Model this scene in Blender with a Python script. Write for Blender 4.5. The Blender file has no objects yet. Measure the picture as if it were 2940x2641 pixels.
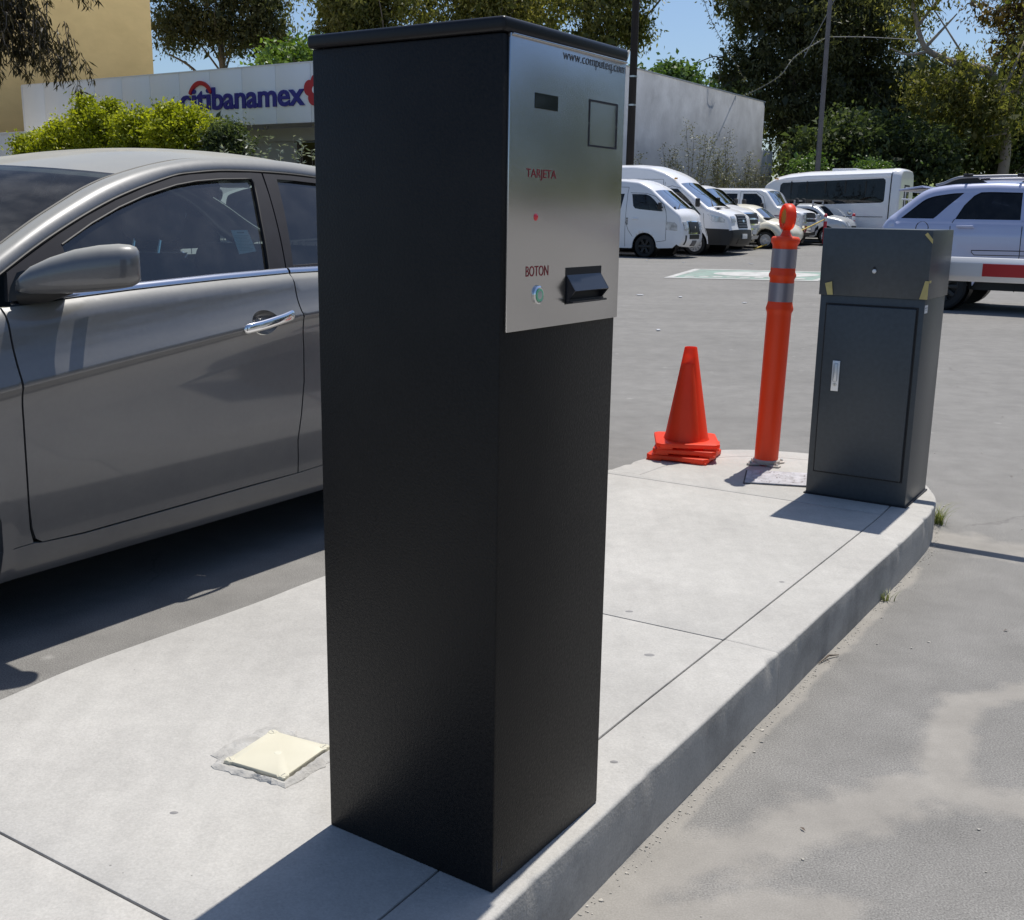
import bpy, bmesh, math, random
import numpy as np
from mathutils import Vector, Matrix
from mathutils.geometry import delaunay_2d_cdt

scene = bpy.context.scene
COL = scene.collection
rad = math.radians

# ------------------------------------------------------------------ camera
CAMH = 1.25
FPX, IMW, IMH = 3122.8, 2940.0, 2641.0
PITCH, ROLL = math.atan((IMH / 2 - 612) / FPX), 0.01546
cp, sp_, cr, sr = math.cos(PITCH), math.sin(PITCH), math.cos(ROLL), math.sin(ROLL)
fwd = Vector((0, cp, -sp_)); rgt0 = Vector((1, 0, 0)); up0 = Vector((0, sp_, cp))
rgt = cr * rgt0 + sr * up0
upv = -sr * rgt0 + cr * up0
cam_data = bpy.data.cameras.new("camera")
cam = bpy.data.objects.new("camera", cam_data)
COL.objects.link(cam)
cam.matrix_world = Matrix(((rgt.x, upv.x, -fwd.x, 0), (rgt.y, upv.y, -fwd.y, 0), (rgt.z, upv.z, -fwd.z, CAMH), (0, 0, 0, 1)))
cam_data.sensor_fit = 'HORIZONTAL'
cam_data.sensor_width = 36.0
cam_data.lens = 36.0 * FPX / IMW
cam_data.clip_start = 0.05
cam_data.clip_end = 3000
scene.camera = cam

# ------------------------------------------------------------------ sky and sun
SUN_EL = rad(68.0)
SUN_AZ = math.atan2(0.521, 0.853)          # measured from +Y towards +X
world = bpy.data.worlds.new("World"); scene.world = world
world.use_nodes = True
wn = world.node_tree; wn.nodes.clear()
wo = wn.nodes.new("ShaderNodeOutputWorld"); wb = wn.nodes.new("ShaderNodeBackground")
ws = wn.nodes.new("ShaderNodeTexSky"); ws.sky_type = 'NISHITA'; ws.sun_disc = False
ws.sun_elevation = SUN_EL; ws.sun_rotation = SUN_AZ
ws.air_density = 1.0; ws.dust_density = 1.2; ws.ozone_density = 6.0; ws.altitude = 0
wb.inputs[1].default_value = 0.12
wn.links.new(ws.outputs[0], wb.inputs[0]); wn.links.new(wb.outputs[0], wo.inputs[0])
sd_ = bpy.data.lights.new("sun", 'SUN'); sd_.energy = 5.0; sd_.angle = rad(0.53); sd_.color = (1.0, 0.955, 0.885)
sun = bpy.data.objects.new("sun", sd_); COL.objects.link(sun)
sdir = Vector((math.sin(SUN_AZ) * math.cos(SUN_EL), math.cos(SUN_AZ) * math.cos(SUN_EL), math.sin(SUN_EL)))
sun.rotation_euler = sdir.to_track_quat('Z', 'Y').to_euler()
sun.location = (20, 30, 60)
scene.view_settings.view_transform = 'Standard'
scene.view_settings.look = 'None'
scene.view_settings.exposure = 0.0
scene.view_settings.gamma = 1.0
scene.cycles.max_bounces = 8
scene.cycles.transparent_max_bounces = 12
scene.cycles.caustics_reflective = False
scene.cycles.caustics_refractive = False
scene.cycles.use_adaptive_sampling = True
scene.cycles.use_denoising = True

# ------------------------------------------------------------------ materials
def nn(nt, kind, **kw):
    n = nt.nodes.new(kind)
    for k, v in kw.items():
        setattr(n, k, v)
    return n

def mat(name, col, rough=0.5, metal=0.0, spec=0.5, vary=0.0, vscale=3.0, bump=0.0, bscale=60.0, bdist=0.002,
        coat=0.0, tint=None, tscale=1.0, tamt=0.0, detail=6.0, rvary=0.0, stretch=None, sheen=0):
    """principled surface with procedural colour, roughness and bump variation in object space"""
    m = bpy.data.materials.new(name); m.use_nodes = True
    nt = m.node_tree; b = nt.nodes["Principled BSDF"]
    b.inputs["Base Color"].default_value = (*col, 1)
    b.inputs["Roughness"].default_value = rough
    b.inputs["Metallic"].default_value = metal
    b.inputs["Specular IOR Level"].default_value = spec
    b.inputs["Coat Weight"].default_value = coat
    b.inputs["Coat Roughness"].default_value = 0.06
    tc = nn(nt, "ShaderNodeTexCoord"); src = tc.outputs["Object"]
    if stretch:
        mp = nn(nt, "ShaderNodeMapping"); mp.inputs["Scale"].default_value = stretch
        nt.links.new(src, mp.inputs[0]); src = mp.outputs[0]
    cur = None
    if vary > 0:
        no = nn(nt, "ShaderNodeTexNoise"); no.inputs["Scale"].default_value = vscale; no.inputs["Detail"].default_value = detail
        nt.links.new(src, no.inputs["Vector"])
        rp = nn(nt, "ShaderNodeMapRange"); rp.inputs[1].default_value = 0.25; rp.inputs[2].default_value = 0.75
        rp.inputs[3].default_value = 1 - vary; rp.inputs[4].default_value = 1 + vary
        nt.links.new(no.outputs[0], rp.inputs[0])
        mu = nn(nt, "ShaderNodeVectorMath", operation='SCALE'); mu.inputs[0].default_value = col
        nt.links.new(rp.outputs[0], mu.inputs["Scale"]); cur = mu.outputs[0]
        if rvary > 0:
            rr = nn(nt, "ShaderNodeMapRange"); rr.inputs[1].default_value = 0.3; rr.inputs[2].default_value = 0.7
            rr.inputs[3].default_value = max(0.02, rough - rvary); rr.inputs[4].default_value = min(1, rough + rvary)
            nt.links.new(no.outputs[0], rr.inputs[0]); nt.links.new(rr.outputs[0], b.inputs["Roughness"])
    if tint is not None and tamt > 0:
        n2 = nn(nt, "ShaderNodeTexNoise"); n2.inputs["Scale"].default_value = tscale; n2.inputs["Detail"].default_value = 8
        n2.inputs["Roughness"].default_value = 0.65
        nt.links.new(src, n2.inputs["Vector"])
        r2 = nn(nt, "ShaderNodeMapRange"); r2.inputs[1].default_value = 0.45; r2.inputs[2].default_value = 0.72
        r2.inputs[3].default_value = 0; r2.inputs[4].default_value = tamt
        nt.links.new(n2.outputs[0], r2.inputs[0])
        mx = nn(nt, "ShaderNodeMix", data_type='RGBA')
        nt.links.new(r2.outputs[0], mx.inputs[0])
        if cur is not None: nt.links.new(cur, mx.inputs[6])
        else: mx.inputs[6].default_value = (*col, 1)
        mx.inputs[7].default_value = (*tint, 1); cur = mx.outputs[2]
    if cur is not None: nt.links.new(cur, b.inputs["Base Color"])
    if bump > 0:
        n3 = nn(nt, "ShaderNodeTexNoise"); n3.inputs["Scale"].default_value = bscale; n3.inputs["Detail"].default_value = 4
        nt.links.new(src, n3.inputs["Vector"])
        bp = nn(nt, "ShaderNodeBump"); bp.inputs["Strength"].default_value = bump; bp.inputs["Distance"].default_value = bdist
        nt.links.new(n3.outputs[0], bp.inputs["Height"]); nt.links.new(bp.outputs[0], b.inputs["Normal"])
    return m

def emis(m, col, s):
    b = m.node_tree.nodes["Principled BSDF"]
    b.inputs["Emission Color"].default_value = (*col, 1); b.inputs["Emission Strength"].default_value = s
    return m

def glass_mat(name, tint, opac=0.35, rough=0.02, dirt=0.0, spec=1.0):
    """window glass: fresnel mirror over tinted see-through, with a little dust"""
    m = bpy.data.materials.new(name); m.use_nodes = True
    nt = m.node_tree; nt.nodes.clear()
    out = nn(nt, "ShaderNodeOutputMaterial")
    tr = nn(nt, "ShaderNodeBsdfTransparent"); tr.inputs[0].default_value = (*tint, 1)
    df = nn(nt, "ShaderNodeBsdfDiffuse"); df.inputs[0].default_value = (0.35, 0.34, 0.32, 1)
    gl = nn(nt, "ShaderNodeBsdfGlossy"); gl.inputs["Roughness"].default_value = rough
    fr = nn(nt, "ShaderNodeFresnel"); fr.inputs[0].default_value = 1.5
    no = nn(nt, "ShaderNodeTexNoise"); no.inputs["Scale"].default_value = 9; no.inputs["Detail"].default_value = 9
    tc = nn(nt, "ShaderNodeTexCoord"); nt.links.new(tc.outputs["Object"], no.inputs["Vector"])
    mr = nn(nt, "ShaderNodeMapRange"); mr.inputs[1].default_value = 0.4; mr.inputs[2].default_value = 0.8
    mr.inputs[3].default_value = dirt * 0.5; mr.inputs[4].default_value = dirt * 2
    nt.links.new(no.outputs[0], mr.inputs[0])
    m1 = nn(nt, "ShaderNodeMixShader"); nt.links.new(mr.outputs[0], m1.inputs[0]); nt.links.new(tr.outputs[0], m1.inputs[1]); nt.links.new(df.outputs[0], m1.inputs[2])
    m2 = nn(nt, "ShaderNodeMixShader")
    sc = nn(nt, "ShaderNodeMath", operation='MULTIPLY'); sc.inputs[1].default_value = spec; sc.use_clamp = True
    nt.links.new(fr.outputs[0], sc.inputs[0]); nt.links.new(sc.outputs[0], m2.inputs[0])
    nt.links.new(m1.outputs[0], m2.inputs[1]); nt.links.new(gl.outputs[0], m2.inputs[2])
    nt.links.new(m2.outputs[0], out.inputs[0])
    return m

def leaf_mat(name, c0, c1, trans=0.3, gloss=0.1):
    m = bpy.data.materials.new(name); m.use_nodes = True
    nt = m.node_tree; nt.nodes.clear()
    out = nn(nt, "ShaderNodeOutputMaterial")
    at = nn(nt, "ShaderNodeAttribute"); at.attribute_name = "tone"
    mx = nn(nt, "ShaderNodeMix", data_type='RGBA'); mx.inputs[6].default_value = (*c0, 1); mx.inputs[7].default_value = (*c1, 1)
    nt.links.new(at.outputs["Fac"], mx.inputs[0])
    d = nn(nt, "ShaderNodeBsdfDiffuse"); t = nn(nt, "ShaderNodeBsdfTranslucent"); g = nn(nt, "ShaderNodeBsdfGlossy")
    g.inputs["Roughness"].default_value = 0.45
    nt.links.new(mx.outputs[2], d.inputs[0]); 
    br = nn(nt, "ShaderNodeVectorMath", operation='MULTIPLY'); br.inputs[1].default_value = (1.3, 1.35, 0.7)
    nt.links.new(mx.outputs[2], br.inputs[0]); nt.links.new(br.outputs[0], t.inputs[0])
    a = nn(nt, "ShaderNodeMixShader"); a.inputs[0].default_value = trans
    nt.links.new(d.outputs[0], a.inputs[1]); nt.links.new(t.outputs[0], a.inputs[2])
    b2 = nn(nt, "ShaderNodeMixShader"); b2.inputs[0].default_value = gloss * 0.5
    nt.links.new(a.outputs[0], b2.inputs[1]); nt.links.new(g.outputs[0], b2.inputs[2])
    nt.links.new(b2.outputs[0], out.inputs[0])
    return m

# ------------------------------------------------------------------ object helpers
def tag(o, label=None, cat=None, group=None, kind=None):
    if label: o["label"] = label
    if cat: o["category"] = cat
    if group: o["group"] = group
    if kind: o["kind"] = kind
    return o

def empty(name, loc=(0, 0, 0), rz=0.0, label=None, cat=None, group=None):
    o = bpy.data.objects.new(name, None); COL.objects.link(o)
    o.empty_display_size = 0.1
    o.location = loc; o.rotation_euler = (0, 0, rz)
    return tag(o, label, cat, group)

def link_mesh(name, me, m, parent=None, loc=None, rz=None):
    o = bpy.data.objects.new(name, me); COL.objects.link(o)
    if m is not None:
        for k in (m if isinstance(m, (list, tuple)) else [m]): me.materials.append(k)
    if parent is not None: o.parent = parent
    if loc is not None: o.location = loc
    if rz is not None: o.rotation_euler = (0, 0, rz)
    return o

def smooth(me, ang=35.0):
    n = len(me.polygons)
    if n == 0: return
    me.polygons.foreach_set("use_smooth", [True] * n)
    try: me.set_sharp_from_angle(angle=rad(ang))
    except Exception: pass

class MB:
    """collects shapes into ONE mesh"""
    def __init__(self): self.bm = bmesh.new(); self.mi = 0
    def _new(self, faces):
        for f in faces: f.material_index = self.mi
    def box(self, c, s, bev=0.0, rz=0.0, rot=None, seg=2):
        b = bmesh.new(); bmesh.ops.create_cube(b, size=1.0)
        bmesh.ops.scale(b, vec=s, verts=b.verts)
        if bev > 0: bmesh.ops.bevel(b, geom=b.edges[:], offset=bev, segments=seg, profile=0.5, affect='EDGES')
        M = Matrix.Translation(c) @ (rot.to_4x4() if rot is not None else Matrix.Rotation(rz, 4, 'Z'))
        bmesh.ops.transform(b, matrix=M, verts=b.verts); self.join(b); return self
    def join(self, b):
        vm = {}
        for v in b.verts: vm[v] = self.bm.verts.new(v.co)
        for f in b.faces:
            try:
                nf = self.bm.faces.new([vm[v] for v in f.verts]); nf.material_index = self.mi; nf.smooth = f.smooth
            except ValueError: pass
        b.free()
    def lathe(self, prof, c=(0, 0, 0), n=32, axis=None, cap=True):
        """prof: list of (r, z)"""
        rows = []
        M = Matrix.Translation(c)
        if axis is not None: M = M @ Vector(axis).to_track_quat('Z', 'Y').to_matrix().to_4x4()
        for r, z in prof:
            if r < 1e-6: rows.append([self.bm.verts.new(M @ Vector((0, 0, z)))])
            else: rows.append([self.bm.verts.new(M @ Vector((r * math.cos(2 * math.pi * i / n), r * math.sin(2 * math.pi * i / n), z))) for i in range(n)])
        for a, b in zip(rows, rows[1:]):
            for i in range(n):
                j = (i + 1) % n
                if len(a) == 1 and len(b) == 1: continue
                if len(a) == 1: vs = [a[0], b[j], b[i]][::-1]; vs = [a[0], b[i], b[j]][::-1]
                elif len(b) == 1: vs = [a[i], a[j], b[0]]
                else: vs = [a[i], a[j], b[j], b[i]]
                f = self.bm.faces.new(vs); f.material_index = self.mi
        if cap:
            for row, fl in ((rows[0], True), (rows[-1], False)):
                if len(row) > 2:
                    f = self.bm.faces.new(row[::-1] if fl else row); f.material_index = self.mi
        return self
    def tube(self, pts, r, n=8, cap=True):
        pts = [Vector(p) for p in pts]
        rs = r if isinstance(r, (list, tuple)) else [r] * len(pts)
        rows = []; side = None
        for i, p in enumerate(pts):
            d = (pts[min(i + 1, len(pts) - 1)] - pts[max(i - 1, 0)])
            if d.length < 1e-9: d = Vector((0, 0, 1))
            d.normalize()
            if side is None:
                side = d.orthogonal().normalized()
            else:
                side = (side - d * side.dot(d))
                if side.length < 1e-6: side = d.orthogonal()
                side.normalize()
            up = d.cross(side)
            rows.append([self.bm.verts.new(p + (side * math.cos(2 * math.pi * k / n) + up * math.sin(2 * math.pi * k / n)) * rs[i]) for k in range(n)])
        for a, b in zip(rows, rows[1:]):
            for k in range(n):
                f = self.bm.faces.new([a[k], a[(k + 1) % n], b[(k + 1) % n], b[k]]); f.material_index = self.mi
        if cap:
            for row, fl in ((rows[0], True), (rows[-1], False)):
                f = self.bm.faces.new(row[::-1] if fl else row); f.material_index = self.mi
        return self
    def grid(self, rows, close=False):
        """rows of points -> quads"""
        vs = [[self.bm.verts.new(p) for p in r] for r in rows]
        for a, b in zip(vs, vs[1:]):
            n = len(a)
            for i in range(n if close else n - 1):
                j = (i + 1) % n
                try: f = self.bm.faces.new([a[i], a[j], b[j], b[i]]); f.material_index = self.mi
                except ValueError: pass
        return vs
    def prism(self, poly, a, b, M=None, bev=0.0, hole=None):
        """2-D polygon extruded from z=a to z=b"""
        b_ = bmesh.new()
        lo = [b_.verts.new((x, y, a)) for x, y in poly]; hi = [b_.verts.new((x, y, b)) for x, y in poly]
        n = len(poly)
        b_.faces.new(lo[::-1]); b_.faces.new(hi)
        for i in range(n): b_.faces.new([lo[i], lo[(i + 1) % n], hi[(i + 1) % n], hi[i]])
        bmesh.ops.recalc_face_normals(b_, faces=b_.faces)
        if bev > 0: bmesh.ops.bevel(b_, geom=b_.edges[:], offset=bev, segments=2, profile=0.5, affect='EDGES')
        if M is not None: bmesh.ops.transform(b_, matrix=M, verts=b_.verts)
        self.join(b_); return self
    def quad(self, *p):
        f = self.bm.faces.new([self.bm.verts.new(q) for q in p]); f.material_index = self.mi; return self
    def build(self, name, m, parent=None, loc=None, rz=None, ang=35.0, fix=False, weld=0):
        if weld: bmesh.ops.remove_doubles(self.bm, verts=self.bm.verts, dist=weld)
        if fix: bmesh.ops.recalc_face_normals(self.bm, faces=self.bm.faces)
        me = bpy.data.meshes.new(name); self.bm.to_mesh(me); self.bm.free()
        smooth(me, ang)
        return link_mesh(name, me, m, parent, loc, rz)

def in_poly(x, y, poly):
    c = False; n = len(poly); j = n - 1
    for i in range(n):
        xi, yi = poly[i]; xj, yj = poly[j]
        if (yi > y) != (yj > y) and x < (xj - xi) * (y - yi) / (yj - yi) + xi: c = not c
        j = i
    return c

def dens(poly, h, closed=True):
    out = []; n = len(poly)
    for i in range(n if closed else n - 1):
        a = poly[i]; b = poly[(i + 1) % n]
        k = max(1, int(math.ceil(math.hypot(b[0] - a[0], b[1] - a[1]) / h)))
        for t in range(k): out.append((a[0] + (b[0] - a[0]) * t / k, a[1] + (b[1] - a[1]) * t / k))
    if not closed: out.append(tuple(poly[-1]))
    return out

def dist_poly(x, y, poly):
    d = 1e9; n = len(poly)
    for i in range(n):
        ax, ay = poly[i]; bx, by = poly[(i + 1) % n]
        dx, dy = bx - ax, by - ay; L = dx * dx + dy * dy
        t = 0 if L == 0 else max(0, min(1, ((x - ax) * dx + (y - ay) * dy) / L))
        d = min(d, math.hypot(x - ax - dx * t, y - ay - dy * t))
    return d

def cdt(poly, holes, h, hx=None, lines=(), shear=0.0):
    """triangulate polygon with holes with an interior grid of step h (u step hx)"""
    loops = [dens(poly, h)] + [dens(q, h) for q in holes]
    vs = []; es = []
    for L in loops:
        o = len(vs); vs += [Vector(p) for p in L]; es += [(o + i, o + (i + 1) % len(L)) for i in range(len(L))]
    nb = len(vs); hx = hx or h
    lv = []
    for L in lines:
        for p in dens(L, h, closed=False):
            if in_poly(p[0], p[1], poly) and not any(in_poly(p[0], p[1], q) for q in holes) and dist_poly(p[0], p[1], poly) > 0.004: lv.append(p)
    vs += [Vector(p) for p in lv]; keep = {}
    for p in lv: keep.setdefault((int(p[0] / h), int(p[1] / h)), []).append(p)
    x0 = min(p[0] for p in poly); x1 = max(p[0] for p in poly); y0 = min(p[1] for p in poly); y1 = max(p[1] for p in poly)
    nx = int((x1 - x0) / hx) + 1; k0 = int(abs(shear) * (x1 - x0) / h) + 1 if shear else 0; ny = int((y1 - y0) / h) + 1
    for i in range(nx + 1):
        for j in range(-k0, ny + 1 + k0):
            x = x0 + (i + (0.5 if j % 2 else 0)) * hx; y = y0 + j * h + shear * (x - x0)
            if in_poly(x, y, poly) and not any(in_poly(x, y, q) for q in holes):
                if lv and any(abs(p[1] - y) < h * .55 and abs(p[0] - x) < h * .8 for a_ in (-1, 0, 1) for b_ in (-1, 0, 1) for p in keep.get((int(x / h) + a_, int(y / h) + b_), ())): continue
                if all(dist_poly(x, y, q) > h * 0.45 for q in [poly] + list(holes)): vs.append(Vector((x, y)))
    r = delaunay_2d_cdt(vs, es, [], 0, 1e-6)
    V = [(v.x, v.y) for v in r[0]]; T = []
    for f in r[2]:
        cx = sum(V[i][0] for i in f) / len(f); cy = sum(V[i][1] for i in f) / len(f)
        if in_poly(cx, cy, poly) and not any(in_poly(cx, cy, q) for q in holes): T.append(list(f))
    return V, T

def panel(name, poly, S, m, parent, holes=(), h=0.03, hx=None, rim=0.015, off=0.0, rnd=0.004, side=1, ang=60, lines=(), shear=0.0):
    """skin panel on a surface S(u, z) -> v ; local frame is (u, -v*side.., z).  Edges turn inwards by rim."""
    V, T = cdt(poly, list(holes), h, hx, lines, shear)
    bm = bmesh.new()
    def P(u, z, d=0.0):
        v = S(u, z) + off - d
        return Vector((u, -v if side > 0 else (v - 2 * SIDE_C), z))
    vs = [bm.verts.new(P(*p)) for p in V]
    bm.verts.ensure_lookup_table()
    for t in T:
        try: bm.faces.new([vs[i] for i in t])
        except ValueError: pass
    used = [v for v in bm.verts if not v.link_faces]
    for v in used: bm.verts.remove(v)
    bmesh.ops.recalc_face_normals(bm, faces=bm.faces)
    # consistent outward orientation
    s = sum(f.normal.y * f.calc_area() for f in bm.faces)
    if (s > 0) == (side > 0): bmesh.ops.reverse_faces(bm, faces=bm.faces)
    nface = len(bm.faces)
    if rim > 0:
        be = [e for e in bm.edges if len(e.link_faces) == 1]
        r = bmesh.ops.extrude_edge_only(bm, edges=be)
        nv = [g for g in r['geom'] if isinstance(g, bmesh.types.BMVert)]
        for v in nv: v.co.y += rim * (1 if side > 0 else -1)
    me = bpy.data.meshes.new(name); bm.to_mesh(me); bm.free()
    me.polygons.foreach_set("use_smooth", [True] * len(me.polygons))
    # shading normals straight from the surface, so the triangulation never shows
    N = []; e = 0.006
    for v in me.vertices:
        u, z = v.co.x, v.co.z
        su = (S(u + e, z) - S(u - e, z)) / (2 * e); sz = (S(u, z + e) - S(u, z - e)) / (2 * e)
        n = Vector((-su, -1.0 if side > 0 else 1.0, -sz)); n.normalize(); N.append(n)
    LN = []
    for p in me.polygons:
        for vi in p.vertices: LN.append(p.normal.copy() if p.index >= nface else N[vi])
    me.normals_split_custom_set(LN)
    return link_mesh(name, me, m, parent)

SIDE_C = 0.0   # centre line of the vehicle being built (v value)

def lerp_pts(pts, x):
    if x <= pts[0][0]: return pts[0][1]
    for (a, b), (c, d) in zip(pts, pts[1:]):
        if x <= c: return b + (d - b) * (x - a) / (c - a)
    return pts[-1][1]

def catmull(pts, n=8):
    P = [Vector(p) for p in pts]; out = []
    for i in range(len(P) - 1):
        p0 = P[max(i - 1, 0)]; p1 = P[i]; p2 = P[i + 1]; p3 = P[min(i + 2, len(P) - 1)]
        for k in range(n):
            t = k / n
            out.append(0.5 * ((2 * p1) + (p2 - p0) * t + (2 * p0 - 5 * p1 + 4 * p2 - p3) * t * t + (3 * p1 - p0 - 3 * p2 + p3) * t * t * t))
    out.append(P[-1]); return out

def text_mesh(s, size, depth=0.0, bold=0.0, spacing=1.0, sx=1.0):
    cu = bpy.data.curves.new("txt", 'FONT'); cu.body = s; cu.size = size; cu.extrude = depth; cu.offset = bold; cu.space_character = spacing
    cu.resolution_u = 4
    o = bpy.data.objects.new("txt", cu); COL.objects.link(o)
    dg = bpy.context.evaluated_depsgraph_get(); dg.update()
    me = bpy.data.meshes.new_from_object(o.evaluated_get(dg))
    bpy.data.objects.remove(o); bpy.data.curves.remove(cu)
    if sx != 1.0: me.transform(Matrix.Diagonal((sx, 1, 1, 1)))
    return me

def fit_text(s, w, h, depth, bold=0.0, spacing=1.0):
    """text mesh whose bounding box is w wide and h tall, lower-left at the origin"""
    me = text_mesh(s, 1.0, 0.02, bold, spacing)
    co = np.empty(len(me.vertices) * 3); me.vertices.foreach_get("co", co); co = co.reshape(-1, 3)
    lo = co.min(0); hi = co.max(0)
    me.transform(Matrix.Translation((-lo[0], -lo[1], -lo[2])))
    me.transform(Matrix.Diagonal((w / (hi[0] - lo[0]), h / (hi[1] - lo[1]), depth / max(1e-6, hi[2] - lo[2]), 1)))
    return me

# lot frame: the bank, the parked vans and the sedan are square to these axes
E1 = Vector((0.541, 0.841, 0)).normalized(); RT = Vector((E1.y, -E1.x, 0))
LOTA = math.atan2(RT.y, RT.x)
def lot(a, b, z=0.0): return RT * a + E1 * b + Vector((0, 0, z))
def gz(b):                                  # the lot rises gently beyond the first vans
    t = max(0.0, b - 29.0); return 0.022 * t * min(1.0, t / 6.0) if t < 60 else 1.32
# ------------------------------------------------------------------ shared materials
def asphalt_material():
    m = mat("asphalt", (0.198, 0.192, 0.180), 0.9, vary=0.10, vscale=0.7, bump=0.07, bscale=200, bdist=0.003, spec=0.25, detail=9)
    nt = m.node_tree; b = nt.nodes["Principled BSDF"]
    base = b.inputs["Base Color"].links[0].from_socket
    geo = nn(nt, "ShaderNodeTexCoord").outputs["Object"]
    # fine aggregate speckle
    vo = nn(nt, "ShaderNodeTexNoise"); vo.inputs["Scale"].default_value = 260; vo.inputs["Detail"].default_value = 3; nt.links.new(geo, vo.inputs["Vector"])
    r1 = nn(nt, "ShaderNodeMapRange"); r1.inputs[1].default_value = 0.3; r1.inputs[2].default_value = 0.7; r1.inputs[3].default_value = 0.62; r1.inputs[4].default_value = 1.38
    nt.links.new(vo.outputs[0], r1.inputs[0])
    s1 = nn(nt, "ShaderNodeVectorMath", operation='SCALE'); nt.links.new(base, s1.inputs[0]); nt.links.new(r1.outputs[0], s1.inputs["Scale"])
    cur = s1.outputs[0]
    # streaks left by tyres, running across the lot
    mp = nn(nt, "ShaderNodeMapping"); mp.inputs["Rotation"].default_value = (0, 0, rad(10)); mp.inputs["Scale"].default_value = (0.12, 1.7, 1)
    nt.links.new(geo, mp.inputs[0])
    n2 = nn(nt, "ShaderNodeTexNoise"); n2.inputs["Scale"].default_value = 1.3; n2.inputs["Detail"].default_value = 7; nt.links.new(mp.outputs[0], n2.inputs["Vector"])
    r2 = nn(nt, "ShaderNodeMapRange"); r2.inputs[1].default_value = 0.32; r2.inputs[2].default_value = 0.68; r2.inputs[3].default_value = 0.945; r2.inputs[4].default_value = 1.04
    nt.links.new(n2.outputs[0], r2.inputs[0])
    s2 = nn(nt, "ShaderNodeVectorMath", operation='SCALE'); nt.links.new(cur, s2.inputs[0]); nt.links.new(r2.outputs[0], s2.inputs["Scale"]); cur = s2.outputs[0]
    # a few old dark scuffs and pale splashes
    vr = nn(nt, "ShaderNodeTexVoronoi"); vr.inputs["Scale"].default_value = 2.6; nt.links.new(geo, vr.inputs["Vector"])
    ns = nn(nt, "ShaderNodeTexNoise"); ns.inputs["Scale"].default_value = 22; ns.inputs["Detail"].default_value = 5; nt.links.new(geo, ns.inputs["Vector"])
    ad = nn(nt, "ShaderNodeMath", operation='MULTIPLY_ADD'); nt.links.new(ns.outputs[0], ad.inputs[0]); ad.inputs[1].default_value = 0.16; nt.links.new(vr.outputs["Distance"], ad.inputs[2])
    r3 = nn(nt, "ShaderNodeMapRange"); r3.inputs[1].default_value = 0.10; r3.inputs[2].default_value = 0.15; r3.inputs[3].default_value = 0.42; r3.inputs[4].default_value = 0
    nt.links.new(ad.outputs[0], r3.inputs[0])
    mx = nn(nt, "ShaderNodeMix", data_type='RGBA'); nt.links.new(r3.outputs[0], mx.inputs[0]); nt.links.new(cur, mx.inputs[6]); mx.inputs[7].default_value = (0.42, 0.41, 0.385, 1); cur = mx.outputs[2]
    # dried silt: wash lines lying on the tarmac, each a noisy band round a polyline
    segs = [((0.05, 1.70), (0.327, 1.90), .085), ((0.327, 1.903), (0.716, 2.117), .075), ((0.716, 2.117), (0.99, 2.25), .07), ((0.98, 2.25), (1.11, 2.50), .055),
            ((1.11, 2.50), (1.2, 2.68), .05), ((1.2, 2.68), (1.55, 2.80), .045), ((0.95, 2.23), (1.4, 2.05), .06), ((0.2, 1.74), (0.60, 1.78), .06),
            ((1.70, 4.22), (2.6, 3.6), .12), ((0.20, 1.84), (0.96, 3.0), .020), ((0.96, 3.0), (1.50, 3.82), .022)]
    wn_ = nn(nt, "ShaderNodeTexNoise"); wn_.inputs["Scale"].default_value = 7; wn_.inputs["Detail"].default_value = 8; wn_.inputs["Roughness"].default_value = 0.62; nt.links.new(geo, wn_.inputs["Vector"])
    acc = None
    for (ax, ay), (bx, by), w in segs:
        A = Vector((ax, ay, 0)); Bv = Vector((bx, by, 0)) - A; L = Bv.length_squared
        su = nn(nt, "ShaderNodeVectorMath", operation='SUBTRACT'); nt.links.new(geo, su.inputs[0]); su.inputs[1].default_value = A
        dt = nn(nt, "ShaderNodeVectorMath", operation='DOT_PRODUCT'); nt.links.new(su.outputs[0], dt.inputs[0]); dt.inputs[1].default_value = Bv / L
        cl = nn(nt, "ShaderNodeClamp"); nt.links.new(dt.outputs["Value"], cl.inputs[0])
        sc = nn(nt, "ShaderNodeVectorMath", operation='SCALE'); sc.inputs[0].default_value = Bv; nt.links.new(cl.outputs[0], sc.inputs["Scale"])
        ds = nn(nt, "ShaderNodeVectorMath", operation='DISTANCE'); nt.links.new(su.outputs[0], ds.inputs[0]); nt.links.new(sc.outputs[0], ds.inputs[1])
        mr = nn(nt, "ShaderNodeMapRange"); mr.inputs[1].default_value = 0; mr.inputs[2].default_value = w * 2.2; mr.inputs[3].default_value = 1.0; mr.inputs[4].default_value = 0.0
        nt.links.new(ds.outputs["Value"], mr.inputs[0])
        if acc is None: acc = mr.outputs[0]
        else:
            mm = nn(nt, "ShaderNodeMath", operation='MAXIMUM'); nt.links.new(acc, mm.inputs[0]); nt.links.new(mr.outputs[0], mm.inputs[1]); acc = mm.outputs[0]
    a2 = nn(nt, "ShaderNodeMath", operation='MULTIPLY_ADD'); nt.links.new(wn_.outputs[0], a2.inputs[0]); a2.inputs[1].default_value = 1.5; a2.inputs[2].default_value = -0.75
    a3 = nn(nt, "ShaderNodeMath", operation='ADD'); nt.links.new(acc, a3.inputs[0]); nt.links.new(a2.outputs[0], a3.inputs[1])
    r4 = nn(nt, "ShaderNodeMapRange"); r4.inputs[1].default_value = 0.34; r4.inputs[2].default_value = 0.74; r4.inputs[3].default_value = 0; r4.inputs[4].default_value = 0.62
    nt.links.new(a3.outputs[0], r4.inputs[0])
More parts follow.
